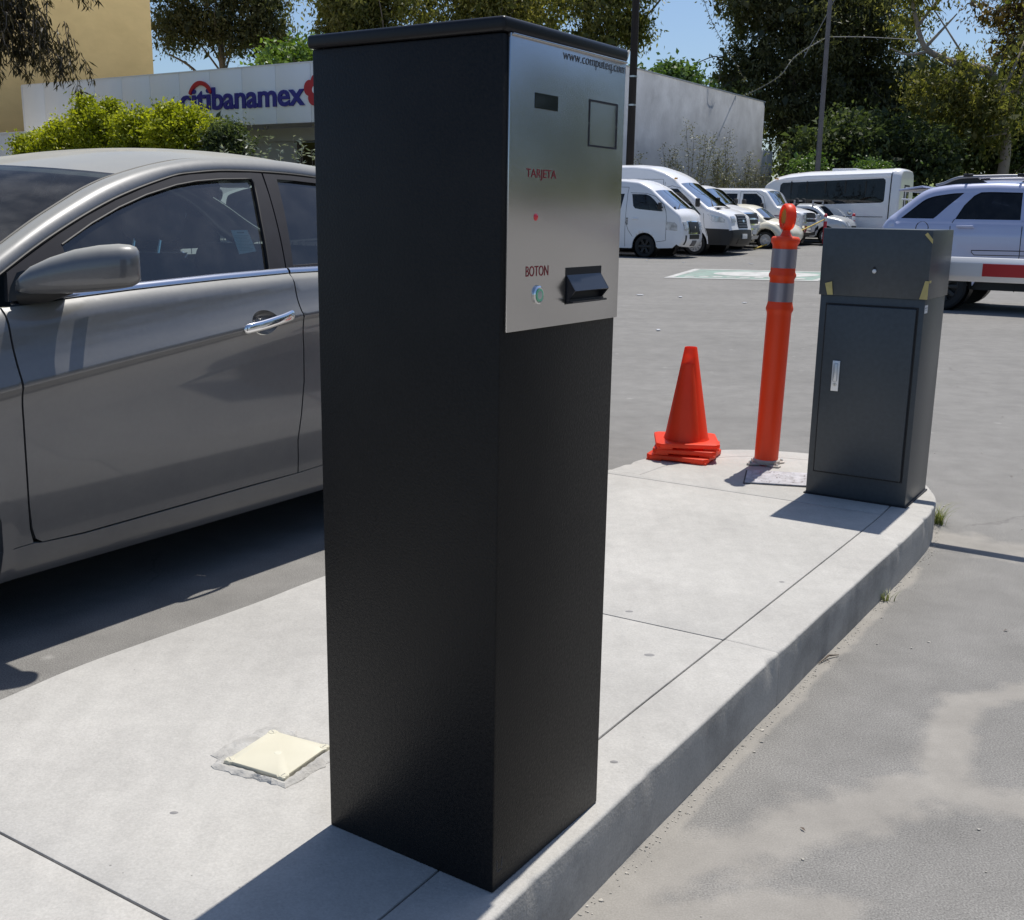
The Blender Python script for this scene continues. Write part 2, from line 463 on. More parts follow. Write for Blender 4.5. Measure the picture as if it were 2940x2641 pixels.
    m2 = nn(nt, "ShaderNodeMix", data_type='RGBA'); nt.links.new(r4.outputs[0], m2.inputs[0]); nt.links.new(cur, m2.inputs[6]); m2.inputs[7].default_value = (0.315, 0.295, 0.262, 1)
    cur = m2.outputs[2]
    mid = nn(nt, "ShaderNodeTexNoise"); mid.inputs["Scale"].default_value = 5.5; mid.inputs["Detail"].default_value = 10; mid.inputs["Roughness"].default_value = 0.68; nt.links.new(geo, mid.inputs["Vector"])
    rm = nn(nt, "ShaderNodeMapRange"); rm.inputs[1].default_value = 0.32; rm.inputs[2].default_value = 0.68; rm.inputs[3].default_value = 0.87; rm.inputs[4].default_value = 1.11; nt.links.new(mid.outputs[0], rm.inputs[0])
    sm = nn(nt, "ShaderNodeVectorMath", operation='SCALE'); nt.links.new(cur, sm.inputs[0]); nt.links.new(rm.outputs[0], sm.inputs["Scale"]); cur = sm.outputs[0]
    for sc_, hi, colr in ((7.0, 1.06, (0.07, 0.065, 0.06, 1)), (9.0, 1.07, (0.36, 0.35, 0.33, 1)), (3.1, 1.04, (0.14, 0.135, 0.125, 1))):
        v1 = nn(nt, "ShaderNodeTexVoronoi"); v1.inputs["Scale"].default_value = sc_
        w1 = nn(nt, "ShaderNodeVectorMath", operation='MULTIPLY_ADD'); nt.links.new(wn_.outputs["Color"], w1.inputs[0]); w1.inputs[1].default_value = (.12, .12, 0); nt.links.new(geo, w1.inputs[2]); nt.links.new(w1.outputs[0], v1.inputs["Vector"])
        s1_ = nn(nt, "ShaderNodeSeparateColor"); nt.links.new(v1.outputs["Color"], s1_.inputs[0])
        t1 = nn(nt, "ShaderNodeMath", operation='SUBTRACT'); nt.links.new(s1_.outputs[1], t1.inputs[0]); t1.inputs[1].default_value = hi - .14
        d1 = nn(nt, "ShaderNodeMath", operation='SUBTRACT'); nt.links.new(t1.outputs[0], d1.inputs[0]); nt.links.new(v1.outputs["Distance"], d1.inputs[1])
        q1 = nn(nt, "ShaderNodeMapRange"); q1.inputs[1].default_value = 0.0; q1.inputs[2].default_value = 0.05; q1.inputs[3].default_value = 0; q1.inputs[4].default_value = 0.7; nt.links.new(d1.outputs[0], q1.inputs[0])
        x1 = nn(nt, "ShaderNodeMix", data_type='RGBA'); nt.links.new(q1.outputs[0], x1.inputs[0]); nt.links.new(cur, x1.inputs[6]); x1.inputs[7].default_value = colr; cur = x1.outputs[2]
    # hairline cracks, broken up by noise
    ck = nn(nt, "ShaderNodeTexVoronoi", feature='DISTANCE_TO_EDGE'); ck.inputs["Scale"].default_value = 0.55
    wv = nn(nt, "ShaderNodeVectorMath", operation='MULTIPLY_ADD'); nt.links.new(wn_.outputs["Color"], wv.inputs[0]); wv.inputs[1].default_value = (.25, .25, 0); nt.links.new(geo, wv.inputs[2])
    nt.links.new(wv.outputs[0], ck.inputs["Vector"])
    r5 = nn(nt, "ShaderNodeMapRange"); r5.inputs[1].default_value = 0.0; r5.inputs[2].default_value = 0.0035; r5.inputs[3].default_value = 0.55; r5.inputs[4].default_value = 0; nt.links.new(ck.outputs["Distance"], r5.inputs[0])
    r6 = nn(nt, "ShaderNodeMapRange"); r6.inputs[1].default_value = 0.5; r6.inputs[2].default_value = 0.62; nt.links.new(n2.outputs[0], r6.inputs[0])
    mk = nn(nt, "ShaderNodeMath", operation='MULTIPLY'); nt.links.new(r5.outputs[0], mk.inputs[0]); nt.links.new(r6.outputs[0], mk.inputs[1])
    m3 = nn(nt, "ShaderNodeMix", data_type='RGBA'); nt.links.new(mk.outputs[0], m3.inputs[0]); nt.links.new(cur, m3.inputs[6]); m3.inputs[7].default_value = (0.08, 0.075, 0.07, 1)
    nt.links.new(m3.outputs[2], b.inputs["Base Color"])
    return m

def concrete_material(name, col, grain=0.10, stain=(0.25, 0.24, 0.225), stamt=0.45, speck=0.55):
    """weathered concrete: trowel sweeps, grain, pores and brown-grey stains"""
    m = mat(name, col, 0.88, vary=0.09, vscale=1.7, bump=0.3, bscale=150, bdist=0.003, tint=stain, tscale=2.3, tamt=stamt, spec=0.3, detail=12)
    nt = m.node_tree; b = nt.nodes["Principled BSDF"]; cur = b.inputs["Base Color"].links[0].from_socket
    geo = nn(nt, "ShaderNodeTexCoord").outputs["Object"]
    def mul(cur, fac):
        s_ = nn(nt, "ShaderNodeVectorMath", operation='SCALE'); nt.links.new(cur, s_.inputs[0]); nt.links.new(fac, s_.inputs["Scale"]); return s_.outputs[0]
    def rng_(src, a, b_, c, d):
        r = nn(nt, "ShaderNodeMapRange"); r.inputs[1].default_value = a; r.inputs[2].default_value = b_; r.inputs[3].default_value = c; r.inputs[4].default_value = d; nt.links.new(src, r.inputs[0]); return r.outputs[0]
    def noise(scale, detail=5, vec=None, rough=.6):
        n = nn(nt, "ShaderNodeTexNoise"); n.inputs["Scale"].default_value = scale; n.inputs["Detail"].default_value = detail; n.inputs["Roughness"].default_value = rough; nt.links.new(vec or geo, n.inputs["Vector"]); return n.outputs[0]
    cur = mul(cur, rng_(noise(210, 4), .3, .7, 1 - grain, 1 + grain))
    cur = mul(cur, rng_(noise(14, 8, None, .7), .3, .7, .93, 1.06))
    mp = nn(nt, "ShaderNodeMapping"); mp.inputs["Rotation"].default_value = (0, 0, rad(-57)); mp.inputs["Scale"].default_value = (9, .8, 1); nt.links.new(geo, mp.inputs[0])
    cur = mul(cur, rng_(noise(2.2, 7, mp.outputs[0], .65), .3, .7, .955, 1.03))
    vo = nn(nt, "ShaderNodeTexVoronoi"); vo.inputs["Scale"].default_value = 34; nt.links.new(geo, vo.inputs["Vector"])
    sz = nn(nt, "ShaderNodeSeparateColor"); nt.links.new(vo.outputs["Color"], sz.inputs[0])
    th = nn(nt, "ShaderNodeMath", operation='MULTIPLY_ADD'); nt.links.new(sz.outputs[0], th.inputs[0]); th.inputs[1].default_value = 0.34; th.inputs[2].default_value = -0.245
    df = nn(nt, "ShaderNodeMath", operation='SUBTRACT'); nt.links.new(th.outputs[0], df.inputs[0]); nt.links.new(vo.outputs["Distance"], df.inputs[1])
    cur = mul(cur, rng_(df.outputs[0], 0.0, 0.03, 1.0, speck))
    nt.links.new(cur, b.inputs["Base Color"])
    return m

M_ASPH = asphalt_material()
M_CONC = concrete_material("concrete", (0.425, 0.412, 0.383), stamt=0.42, stain=(0.29, 0.28, 0.262))
M_CURB = concrete_material("curb_concrete", (0.42, 0.40, 0.365), 0.14, (0.13, 0.125, 0.118), 0.85)
M_GROUT = mat("joint_grime", (0.33, 0.32, 0.295), 0.95, vary=0.3, vscale=30, bump=0.6, bscale=90, bdist=0.004)
M_GRAVEL = mat("grit", (0.42, 0.395, 0.35), 0.95, vary=0.4, vscale=40)

# ------------------------------------------------------------------ ground, in one sheet
def build_ground():
    A = [-400, -150, -80, -40, -20, -10, -5, 0, 5, 10, 20, 40, 80, 150, 400]
    B = [-300, -100, -40, -20, -10, -5, 0, 5, 10, 15, 20, 25, 29, 30, 31, 32, 33, 34, 35, 37, 40, 43, 46, 50, 55, 60, 66, 72]
    mb = MB(); mb.grid([[lot(a, b, gz(b)) for a in A] for b in B])
    tag(mb.build("asphalt_ground", M_ASPH, fix=False), kind="structure")
    # grassy rise beyond the parked vehicles
    m = mat("lawn", (0.16, 0.22, 0.05), 0.95, vary=0.35, vscale=0.35, bump=0.8, bscale=8, bdist=0.15, tint=(0.28, 0.27, 0.10), tscale=0.2, tamt=0.6)
    mb = MB()
    Bh = [66, 68, 70, 73, 77, 82, 90, 105, 140, 400]; Hh = [0.9, 1.25, 1.75, 2.3, 2.8, 3.3, 3.9, 4.8, 6, 8]
    mb.grid([[lot(a, b, h) for a in A] for b, h in zip(Bh, Hh)])
    tag(mb.build("grass_slope", m), kind="structure")
build_ground()

# ------------------------------------------------------------------ raised concrete island
R_EDGE = [(-1.05, -0.3), (-0.7, 0.42), (-0.365, 0.98), (-0.036, 1.5), (0.12, 1.75), (0.281, 2.0), (0.443, 2.25), (0.608, 2.5), (0.773, 2.75), (0.938, 3.0), (1.103, 3.25), (1.268, 3.5), (1.432, 3.75), (1.54, 3.92),
          (1.645, 4.10), (1.725, 4.28), (1.765, 4.50), (1.755, 4.68), (1.69, 4.86), (1.56, 5.01), (1.40, 5.10), (1.19, 5.155), (1.02, 5.145),
          (0.86, 5.085), (0.63, 4.94), (0.434, 4.69)]
L_EDGE = [(0.434, 4.69), (0.20, 4.355), (-0.10, 3.895), (-0.575, 3.19), (-0.734, 2.94), (-0.934, 2.665), (-1.06, 2.482), (-1.16, 2.295), (-1.42, 1.80), (-1.75, 1.15), (-2.15, 0.35), (-2.45, -0.30)]
IZ = 0.15
def build_island():
    rng = random.Random(4)
    right = [tuple(v)[:2] for v in catmull([(x, y, 0) for x, y in R_EDGE], 10)]
    CW = 0.155                                                     # width of the kerb strip
    def nrm(pts, i):
        a = pts[max(0, i - 1)]; b = pts[min(len(pts) - 1, i + 1)]
        d = Vector((b[0] - a[0], b[1] - a[1])); d.normalize(); return Vector((d.y, -d.x))     # outward, to the right
    right = dens(right, 0.02, closed=False)
    kerb_end = min(range(len(right)), key=lambda i: (right[i][0] - 1.73) ** 2 + (right[i][1] - 4.32) ** 2)
    inner = []
    for i in range(len(right)):
        n = nrm(right, i); w = CW if i <= kerb_end - 10 else CW
        inner.append((right[i][0] - n.x * w, right[i][1] - n.y * w))
    # --- kerb strip with chipped, rounded outer edge
    mb = MB()
    T2 = [i for i, p in enumerate(right) if abs(p[0] - 0.688) + abs(p[1] - 2.637) < 0.02]
    cuts = sorted([min(range(len(right)), key=lambda i: (right[i][0] - x) ** 2 + (right[i][1] - y) ** 2) for x, y in ((0.69, 2.637), (1.60, 4.04), (-0.19, 1.30))])
    spans = []; s = 0
    for c in cuts + [len(right) - 1]:
        spans.append((s, c)); s = c + 1
    kerb_in = inner
    chip = [0.0] * len(right)
    for k in range(46):
        c = rng.randrange(len(right)); a = rng.uniform(0.001, 0.005) * (1 if rng.random() < 0.85 else 2.4); wd = rng.uniform(0.6, 1.8)
        for i in range(max(0, c - 9), min(len(right), c + 9)): chip[i] += a * math.exp(-((i - c) / wd) ** 2)
    low = [0.0] * len(right); ph = [rng.uniform(0, 6.28) for _ in range(4)]
    for a, b in spans:
        rows = []
        for i in range(a, b + 1):
            n = nrm(right, i); o = Vector((right[i][0], right[i][1])); q = Vector(inner[i])
            wob = 0.0012 * math.sin(i * 0.05 + ph[0]) + 0.0008 * math.sin(i * 0.17 + ph[1])
            o = o + n * wob; r = 0.007 + 0.5 * min(chip[i], .02); dz = -0.25 * chip[i]
            pr = []
            q2 = q + n * 0.0012
            pr += [(q2, IZ - 0.03), (q2, IZ - 0.004), (q2 + n * 0.004, IZ)]
            for t in (0.33, 0.66): pr.append((q2.lerp(o - n * (r + .004), t), IZ))
            for th in (0, 18, 36, 54, 72, 90):
                t = rad(th); pr.append((o - n * (r - r * math.sin(t)) - n * chip[i] * 0.6, IZ + dz - r * (1 - math.cos(t))))
            jit = rng.uniform(-.0004, .0004)
            pr += [(o + n * (0.000 + jit), 0.10), (o + n * (0.0005 - jit), 0.055), (o + n * (0.001 + jit), 0.012), (o + n * 0.001, -0.03)]
            rows.append([Vector((p.x, p.y, z)) for p, z in pr])
        mb.grid(rows)
        for row, nx in ((rows[0], rows[1]), (rows[-1], rows[-2])):   # joint faces, closing all but a narrow gap
            if (row is rows[0] and a > 0) or (row is rows[-1] and b < len(right) - 1):
                ext = [p + (p - q).normalized() * 0.0066 if (p - q).length > 1e-6 else p for p, q in zip(row, nx)]
                drop = [Vector((p.x, p.y, p.z - 0.0015)) for p in ext]
                mb.grid([row, drop] if row is rows[-1] else [drop, row]); row = drop
            mb.bm.faces.new([mb.bm.verts.new(p) for p in row] + [mb.bm.verts.new((row[0].x, row[0].y, -0.03))])
    # --- inner slabs
    left = [tuple(v)[:2] for v in catmull([(x, y, 0) for x, y in L_EDGE], 8)]
    def near(pts, x, y): return min(range(len(pts)), key=lambda i: (pts[i][0] - x) ** 2 + (pts[i][1] - y) ** 2)
    def ins(pts, d):
        out = []
        for i in range(len(pts)):
            n = nrm(pts, i); out.append((pts[i][0] - n.x * d, pts[i][1] - n.y * d))
        return out
    inn = ins(inner, 0.0006)
    joints = [((-1.315, 2.02), (-0.33, 1.39)), ((-0.475, 3.345), (0.553, 2.738)), ((0.40, 4.64), (1.47, 3.97))]
    g = 0.0022
    li = [near(left, *j[0]) for j in joints]; ri = [near(inn, *j[1]) for j in joints]
    # far slab
    def slab(poly):
        mb.prism(poly, 0.02, IZ + 0.0005, bev=0.003)
    def off(p, q, d):
        v = Vector((q[0] - p[0], q[1] - p[1])).normalized(); n = Vector((-v.y, v.x)); return (n.x * d, n.y * d)
    def seg(pts, a, b):
        a, b = min(a, b), max(a, b); st = 5; L = list(pts[a:b:st]); L.append(pts[b]); return L
    for k in range(4):
        # between joint k-1 (near side) and joint k (far side)
        if k == 0: ra, la = 0, len(left) - 1
        else: ra, la = ri[k - 1], li[k - 1]
        if k == 3: rb, lb = len(inn) - 1, 0
        else: rb, lb = ri[k], li[k]
        rp = seg(inn, ra, rb); lp = [left[i] for i in range(lb, la + 1)]
        poly = rp + lp
        # pull the joint sides back by half a gap
        c = Vector((sum(p[0] for p in poly) / len(poly), sum(p[1] for p in poly) / len(poly)))
        def pull(p, d=g):
            v = Vector((0.02, 0.035)).normalized(); s_ = 1 if (Vector(p) - c).dot(Vector((0.54, 0.84))) < 0 else -1
            return (p[0] + 0.54 * d * s_, p[1] + 0.84 * d * s_)
        if k > 0: poly[0] = pull(poly[0]); poly[-1] = pull(poly[-1])
        if k < 3: poly[len(rp) - 1] = pull(poly[len(rp) - 1]); poly[len(rp)] = pull(poly[len(rp)])
        slab(poly[::-1])
    # bed under the joints
    mb.mi = 1
    bed = [inn[i] for i in range(0, len(inn), 6)] + left[2:]
    mb.prism([(p[0], p[1]) for p in bed][::-1], -0.02, IZ - 0.005)
    bed2 = [right[i] for i in range(0, kerb_end, 8)]
    strip = ins(right, 0.03)
    for a in range(0, len(right) - 8, 8):
        p, q = strip[a], strip[a + 8]; r_, s2 = inner[a + 8], inner[a]
        mb.quad((*p, IZ - 0.012), (*q, IZ - 0.012), (*r_, IZ - 0.012), (*s2, IZ - 0.012))
    o = mb.build("concrete_island", [M_CONC, M_GROUT], ang=40)
    # kerb faces use the dirtier mix
    me = o.data; me.materials.append(M_CURB)
    for p in me.polygons:
        if p.material_index == 0 and abs(p.normal.z) < 0.55 and p.center.z < IZ - 0.012: p.material_index = 2
    tag(o, kind="structure")
    return right
RIGHT = build_island()

# grit that has gathered along the foot of the kerb: past counting
def build_grit():
    rng = np.random.RandomState(3); pts = RIGHT
    bm = bmesh.new()
    def stone(x, y, z, s):
        b = bmesh.ops.create_icosphere(bm, subdivisions=1, radius=1.0)
        sc = s * rng.uniform(.6, 1.3, 3)
        for v in b['verts']:
            v.co = Vector((v.co.x * sc[0] + x, v.co.y * sc[1] + y, v.co.z * sc[2] * .6 + z)) + Vector(rng.uniform(-.2, .2, 3) * s)
    for k in range(900):
        i = rng.randint(20, len(pts) - 2); a = pts[i]; b = pts[i + 1]
        d = Vector((b[0] - a[0], b[1] - a[1])); d.normalize(); n = Vector((d.y, -d.x))
        o = 0.006 + abs(rng.normal(0, 0.016)); 
        stone(a[0] + n.x * o, a[1] + n.y * o, 0.001, rng.choice([.0015, .002, .003, .0045], p=[.5, .35, .13, .02]))
    for k in range(260):                                             # strays out on the tarmac
        x = rng.uniform(-1.2, 3.5); y = rng.uniform(1.7, 6.5)
        if in_poly(x, y, R_EDGE + L_EDGE[1:]): continue
        stone(x, y, 0.001, rng.choice([.0015, .002, .003, .005]))
    me = bpy.data.meshes.new("loose_grit"); bm.to_mesh(me); bm.free()
    tag(link_mesh("loose_grit", me, M_GRAVEL), "grey grit and small stones gathered along the foot of the kerb", "grit", kind="stuff")
build_grit()

# ------------------------------------------------------------------ ticket kiosk
K0 = Vector((-0.0212, 1.5975, IZ)); KYAW = 0.58456; KA, KB, KH = 0.3616, 0.3525, 1.3565
M_BLACKP = mat("black_powder_coat", (0.0095, 0.0088, 0.0085), 0.46, vary=0.5, vscale=170, bump=0.5, bscale=230, bdist=0.0014, spec=0.24, detail=3, tint=(0.021, 0.0185, 0.016), tscale=3.0, tamt=0.6, rvary=0.08)
M_CAPP = mat("black_cap_paint", (0.009, 0.009, 0.011), 0.34, vary=0.2, vscale=200, bump=0.1, bscale=600, bdist=0.0005, spec=0.3)
def steel_mat():
    m = mat("brushed_steel", (0.57, 0.56, 0.555), 0.25, metal=1.0, vary=0.06, vscale=3.0, bump=0.035, bscale=60, bdist=0.001, stretch=(1.0, 1.0, 0.04), rvary=0.05)
    m.node_tree.nodes["Principled BSDF"].inputs["Anisotropic"].default_value = 0.5
    return m
M_STEEL = steel_mat()
M_DARK = mat("black_matt", (0.008, 0.008, 0.010), 0.6)
M_HOOD = mat("hood_black", (0.02, 0.022, 0.03), 0.28, bump=0.3, bscale=400, bdist=0.001)
M_REDP = mat("red_lettering", (0.30, 0.012, 0.025), 0.5, vary=0.2, vscale=80)
M_GRAVUR = mat("etched_black", (0.02, 0.022, 0.03), 0.6, vary=0.3, vscale=120)
M_LED = emis(mat("red_lamp", (0.35, 0.01, 0.02), 0.15, coat=1), (1, 0.02, 0.03), 0.12)
M_GREEN = emis(mat("green_ring", (0.15, 0.42, 0.27), 0.25), (0.2, 1, 0.5), 0.05)
M_CHROME = mat("chrome", (0.85, 0.85, 0.86), 0.09, metal=1.0)
M_DULL = mat("zinc", (0.62, 0.62, 0.60), 0.35, metal=1.0, vary=0.15, vscale=60)
def build_kiosk():
    # local frame: +x along the steel-faced side (away from the viewer), +y along the black side (to the left), z up
    k = empty("ticket_kiosk", K0, math.pi / 2 - KYAW, "tall black parking ticket machine with a steel face panel, nearest thing on the island", "ticket machine")
    MB().box((KB / 2, KA / 2, (KH - 0.012) / 2), (KB, KA, KH - 0.012), bev=0.0035).build("housing", M_BLACKP, k)
    c = MB(); c.box((KB / 2 + 0.001, KA / 2, KH - 0.001), (KB + 0.014, KA + 0.012, 0.0205), bev=0.006, seg=4)
    c.build("cap", M_CAPP, k, ang=50)
    f = MB(); y0 = -0.0028
    f.box((0.1815, -0.0027, 1.1365), (0.341, 0.0056, 0.4175), bev=0.0012)
    f.box((0.183, -0.0062, 1.3435), (0.338, 0.005, 0.0035), bev=0.0012)                       # folded lip under the cap
    f.build("face_panel", M_STEEL, k)
    def sheet(name, polys, m, d=-0.0056, t=0.0008):
        b = MB(); Mx = Matrix(((1, 0, 0, 0), (0, 0, 1, 0), (0, 1, 0, 0), (0, 0, 0, 1)))      # (x, z) polygon, depth along y
        for p in polys: b.prism(p, d - t, d, Mx)
        return b.build(name, m, k, fix=True)
    def rect(x0, x1, z0, z1): return [(x0, z0), (x1, z0), (x1, z1), (x0, z1)]
    # display: dark pane set in a slim frame
    M_SCR = mat("display_glass", (0.012, 0.018, 0.022), 0.08, coat=0.3)
    sheet("display", [rect(0.0755, 0.1393, 1.2500, 1.2715)], M_SCR)
    # etched rectangle with four tiny bridges
    x0, x1, z0, z1, w = 0.2345, 0.3275, 1.2052, 1.2765, 0.0028
    xm, zm = (x0 + x1) / 2, (z0 + z1) / 2; gp = 0.0008
    bars = [rect(x0, xm - gp, z1 - w, z1), rect(xm + gp, x1, z1 - w, z1), rect(x0, xm - gp, z0, z0 + w), rect(xm + gp, x1, z0, z0 + w)]
    for a in (x0, x1 - w): bars += [rect(a, a + w, z0 + w, zm - gp), rect(a, a + w, zm + gp, z1 - w)]
    sheet("reader_outline", bars, M_GRAVUR)
    def word(name, s, x, z, w, h, m, bold=0.0, cuts=()):
        me = fit_text(s, w, h, 0.0003, bold)
        me.transform(Matrix(((1, 0, 0, x), (0, 0, -1, -0.0058), (0, 1, 0, z), (0, 0, 0, 1))))
        return link_mesh(name, me, m, k)
    word("web_address", "www.computeq.com", 0.152, 1.3218, 0.198, 0.0155, mat("faded_print", (0.07, 0.075, 0.09), 0.5), -0.012)
    word("card_lettering", "TARJETA", 0.0558, 1.1480, 0.0836, 0.0162, M_REDP, 0.0)
    word("button_lettering", "BOTON", 0.0592, 1.0075, 0.0637, 0.0155, M_REDP, 0.0)
    MB().lathe([(0.0, 0.0030), (0.003, 0.0028), (0.005, 0.0014), (0.0056, 0.0)], (0.0840, -0.0056, 1.0948), 20, (0, -1, 0)).build("indicator_lamp", M_LED, k)
    b = empty("push_button", (0.0925, -0.0056, 0.9792)); b.parent = k
    MB().lathe([(0.0098, 0.004), (0.0118, 0.0045), (0.0140, 0.003), (0.0146, 0.0)], (0, 0, 0), 28, (0, -1, 0)).build("bezel", M_CHROME, b)
    MB().lathe([(0.0077, 0.0052), (0.0098, 0.0052), (0.0098, 0.003)], (0, 0, 0), 28, (0, -1, 0)).build("ring", M_GREEN, b)
    MB().lathe([(0, 0.0054), (0.006, 0.0053), (0.0077, 0.0050), (0.0077, 0.003)], (0, 0, 0), 28, (0, -1, 0)).build("plunger", mat("button_face", (0.55, 0.58, 0.55), 0.35, metal=0.6), b)
    # ticket slot with its sloping hood
    s = empty("ticket_slot", (0, 0, 0)); s.parent = k
    sheet("slot_opening", [rect(0.1745, 0.2898, 0.9598, 1.0173)], M_DARK, d=-0.0056, t=0.0004).parent = s
    h = MB(); xa, xb = 0.1775, 0.2880; t = 0.002
    top_b, top_f, bot = (-0.0058, 1.0060), (-0.0225, 0.9815), (-0.0062, 0.9612)           # (y, z)
    def plate(p, q, x0_, x1_):
        d = Vector((q[0] - p[0], q[1] - p[1])).normalized(); n = Vector((-d.y, d.x)) * t
        h.grid([[(x0_, p[0], p[1]), (x0_, q[0], q[1])], [(x1_, p[0], p[1]), (x1_, q[0], q[1])]])
        h.grid([[(x0_, p[0] + n.x, p[1] + n.y), (x1_, p[0] + n.x, p[1] + n.y)], [(x0_, q[0] + n.x, q[1] + n.y), (x1_, q[0] + n.x, q[1] + n.y)]])
        h.grid([[(x0_, q[0], q[1]), (x0_, q[0] + n.x, q[1] + n.y)], [(x1_, q[0], q[1]), (x1_, q[0] + n.x, q[1] + n.y)]])
    plate(top_b, top_f, xa, xb)
    for x in (xa, xb - t):
        pr = [(top_b[0], top_b[1]), (top_f[0], top_f[1]), (bot[0], bot[1])]
        Mx = Matrix(((0, 0, 1, 0), (1, 0, 0, 0), (0, 1, 0, 0), (0, 0, 0, 1)))
        h.prism(pr, x, x + t, Mx)
    h.box(((xa + xb) / 2, -0.012, 0.9635), (xb - xa, 0.014, 0.003))
    h.box(((xa + xb) / 2, -0.010, 0.9640), (xb - xa + 0.004, 0.003, 0.006))
    h.build("slot_hood", M_HOOD, s, fix=True)
    for x, y in ((0.03, 0.03), (KB - 0.03, 0.03)): pass
    # scuff where the paint is scratched near the foot
    sc = MB()
    for (x, z, l, a) in ((0.012, 0.045, 0.022, 95), (0.026, 0.047, 0.016, 80), (0.020, 0.034, 0.010, 10)):
        ca, sa = math.cos(rad(a)) * l / 2, math.sin(rad(a)) * l / 2
        sc.tube([(x - ca, -0.0001, z - sa), (x + ca, -0.0001, z + sa)], 0.0006, 5)
    sc.build("paint_scratch", mat("scratch", (0.10, 0.10, 0.11), 0.7), k)
build_kiosk()

# ------------------------------------------------------------------ barrier cabinet with its arm
M_CABP = mat("slate_enamel", (0.054, 0.063, 0.070), 0.38, vary=0.12, vscale=60, bump=0.12, bscale=420, bdist=0.0008, spec=0.45)
M_TAPE = mat("masking_tape", (0.52, 0.43, 0.17), 0.75, vary=0.12, vscale=40)
M_ARMW = mat("arm_white", (0.80, 0.80, 0.80), 0.35, vary=0.05, vscale=8)
M_ARMR = mat("reflective_red", (0.48, 0.015, 0.02), 0.35, bump=0.15, bscale=500, bdist=0.0006)
def build_barrier():
    C0 = Vector((1.537, 4.108, IZ)); W, D = 0.3955, 0.345
    # local: +x to the right (RT), +y to the back (E1); origin at the front right foot
    k = empty("barrier_cabinet", C0, LOTA, "dark slate steel cabinet with a small handle and tape, carrying the boom arm", "barrier")
    MB().box((-W / 2, D / 2, 0.41), (W, D, 0.82), bev=0.003).build("housing", M_CABP, k)
    MB().box((-W / 2 + 0.0005, D / 2, 0.935), (W + 0.013, D + 0.013, 0.256), bev=0.003).build("lid", M_CABP, k)
    d = MB().box((-0.195, -0.0075, 0.4365), (0.338, 0.015, 0.666), bev=0.003).build("door", M_CABP, k)
    MB().box((-0.195, -0.0012, 0.4365), (0.352, 0.0024, 0.680)).build("door_seal", M_DARK, k)
    h = empty("door_handle", (-0.3065, -0.0150, 0.494)); h.parent = d
    MB().box((0, -0.003, 0), (0.029, 0.006, 0.120), bev=0.0015).build("back_plate", mat("white_metal", (0.74, 0.75, 0.76), 0.3, metal=0.4), h)
    MB().box((0, -0.0075, 0.014), (0.016, 0.005, 0.074), bev=0.004).build("lever", mat("lever_grey", (0.60, 0.62, 0.64), 0.3, metal=0.5), h)
    MB().lathe([(0, 0.003), (0.006, 0.0025), (0.0075, 0)], (0, -0.006, -0.034), 20, (0, -1, 0)).build("lock", M_DULL, h)
    MB().box((0, -0.0085, -0.034), (0.0016, 0.001, 0.008)).build("keyhole", M_DARK, h)
    MB().lathe([(0, 0.006), (0.005, 0.0055), (0.0075, 0.003), (0.008, 0)], (-0.1935, -0.010, 0.9050), 20, (0, -1, 0)).build("lid_lock", mat("lock_white", (0.75, 0.75, 0.74), 0.3), k)
    MB().lathe([(0, 0.0012), (0.0045, 0.001), (0.005, 0)], (-0.1945, -0.010, 0.9170), 16, (0, -1, 0)).build("screw_hole", M_DARK, k)
    Mx = Matrix(((1, 0, 0, 0), (0, 0, 1, 0), (0, 1, 0, 0), (0, 0, 0, 1)))
    for p in ([(-0.3785, 0.852), (-0.352, 0.860), (-0.3445, 0.8085), (-0.3665, 0.8085)],
              [(0.0095, 0.8765), (-0.004, 0.8765), (-0.0195, 0.8085), (0.0095, 0.8085)],
              [(-0.0115, 1.0535), (-0.021, 1.0455), (0.0095, 1.0128), (0.0095, 1.0290)]):
        MB().prism(p, -0.0106, -0.0101, Mx).build("masking_tape", M_TAPE, k, fix=True)
    t = MB().box((0.0108, 0.006, 0.873), (0.0006, 0.032, 0.009)); t.build("masking_tape", M_TAPE, k)
    st = MB().box((0.0006, 0.029, 0.770), (0.0012, 0.046, 0.030)).build("maker_sticker", mat("sticker_white", (0.68, 0.69, 0.70), 0.45), k)
    lines = MB()
    lines.box((0.0014, 0.0135, 0.774), (0.0004, 0.005, 0.005))
    for y, z, l in ((0.034, 0.776, 0.028), (0.032, 0.772, 0.024), (0.030, 0.766, 0.030)): lines.box((0.0014, y, z), (0.0004, l, 0.0011))
    lines.build("sticker_print", mat("print_grey", (0.12, 0.14, 0.18), 0.6), st)
    MB().box((-W / 2, D / 2, 0.003), (W + 0.014, D + 0.014, 0.006), bev=0.001).build("foot_plate", M_DARK, k)
    # boom: eight-sided aluminium arm, pivoting on the back of the cabinet
    p = Vector((1.848, 4.503, 1.055)); loc = p - C0; lx, ly = loc.dot(RT), loc.dot(E1)
    a = empty("boom_arm", (lx, ly, 1.055 - IZ)); a.parent = k
    prof = [(-.024, -.026), (-.024, .026), (-.012, .048), (.012, .048), (.024, .026), (.024, -.026), (.012, -.048), (-.012, -.048)]
    x0 = -0.42 - lx * 0; x1 = 3.3
    mb = MB(); Mx2 = Matrix(((0, 0, 1, 0), (1, 0, 0, 0), (0, 1, 0, 0), (0, 0, 0, 1)))
    mb.prism([(y, z) for y, z in prof], x0, x1, Mx2, bev=0.0015); mb.build("boom", M_ARMW, a, fix=True)
    xr = None
    for i in range(6):
        xs = 0.058 + i * 0.62
        MB().box((xs + 0.155, -0.0246, 0), (0.31, 0.0012, 0.050)).build("red_strip", M_ARMR, a)
    MB().box((-0.30, -0.065, 0), (0.16, 0.082, 0.13), bev=0.006).build("pivot_clamp", M_DULL, a)
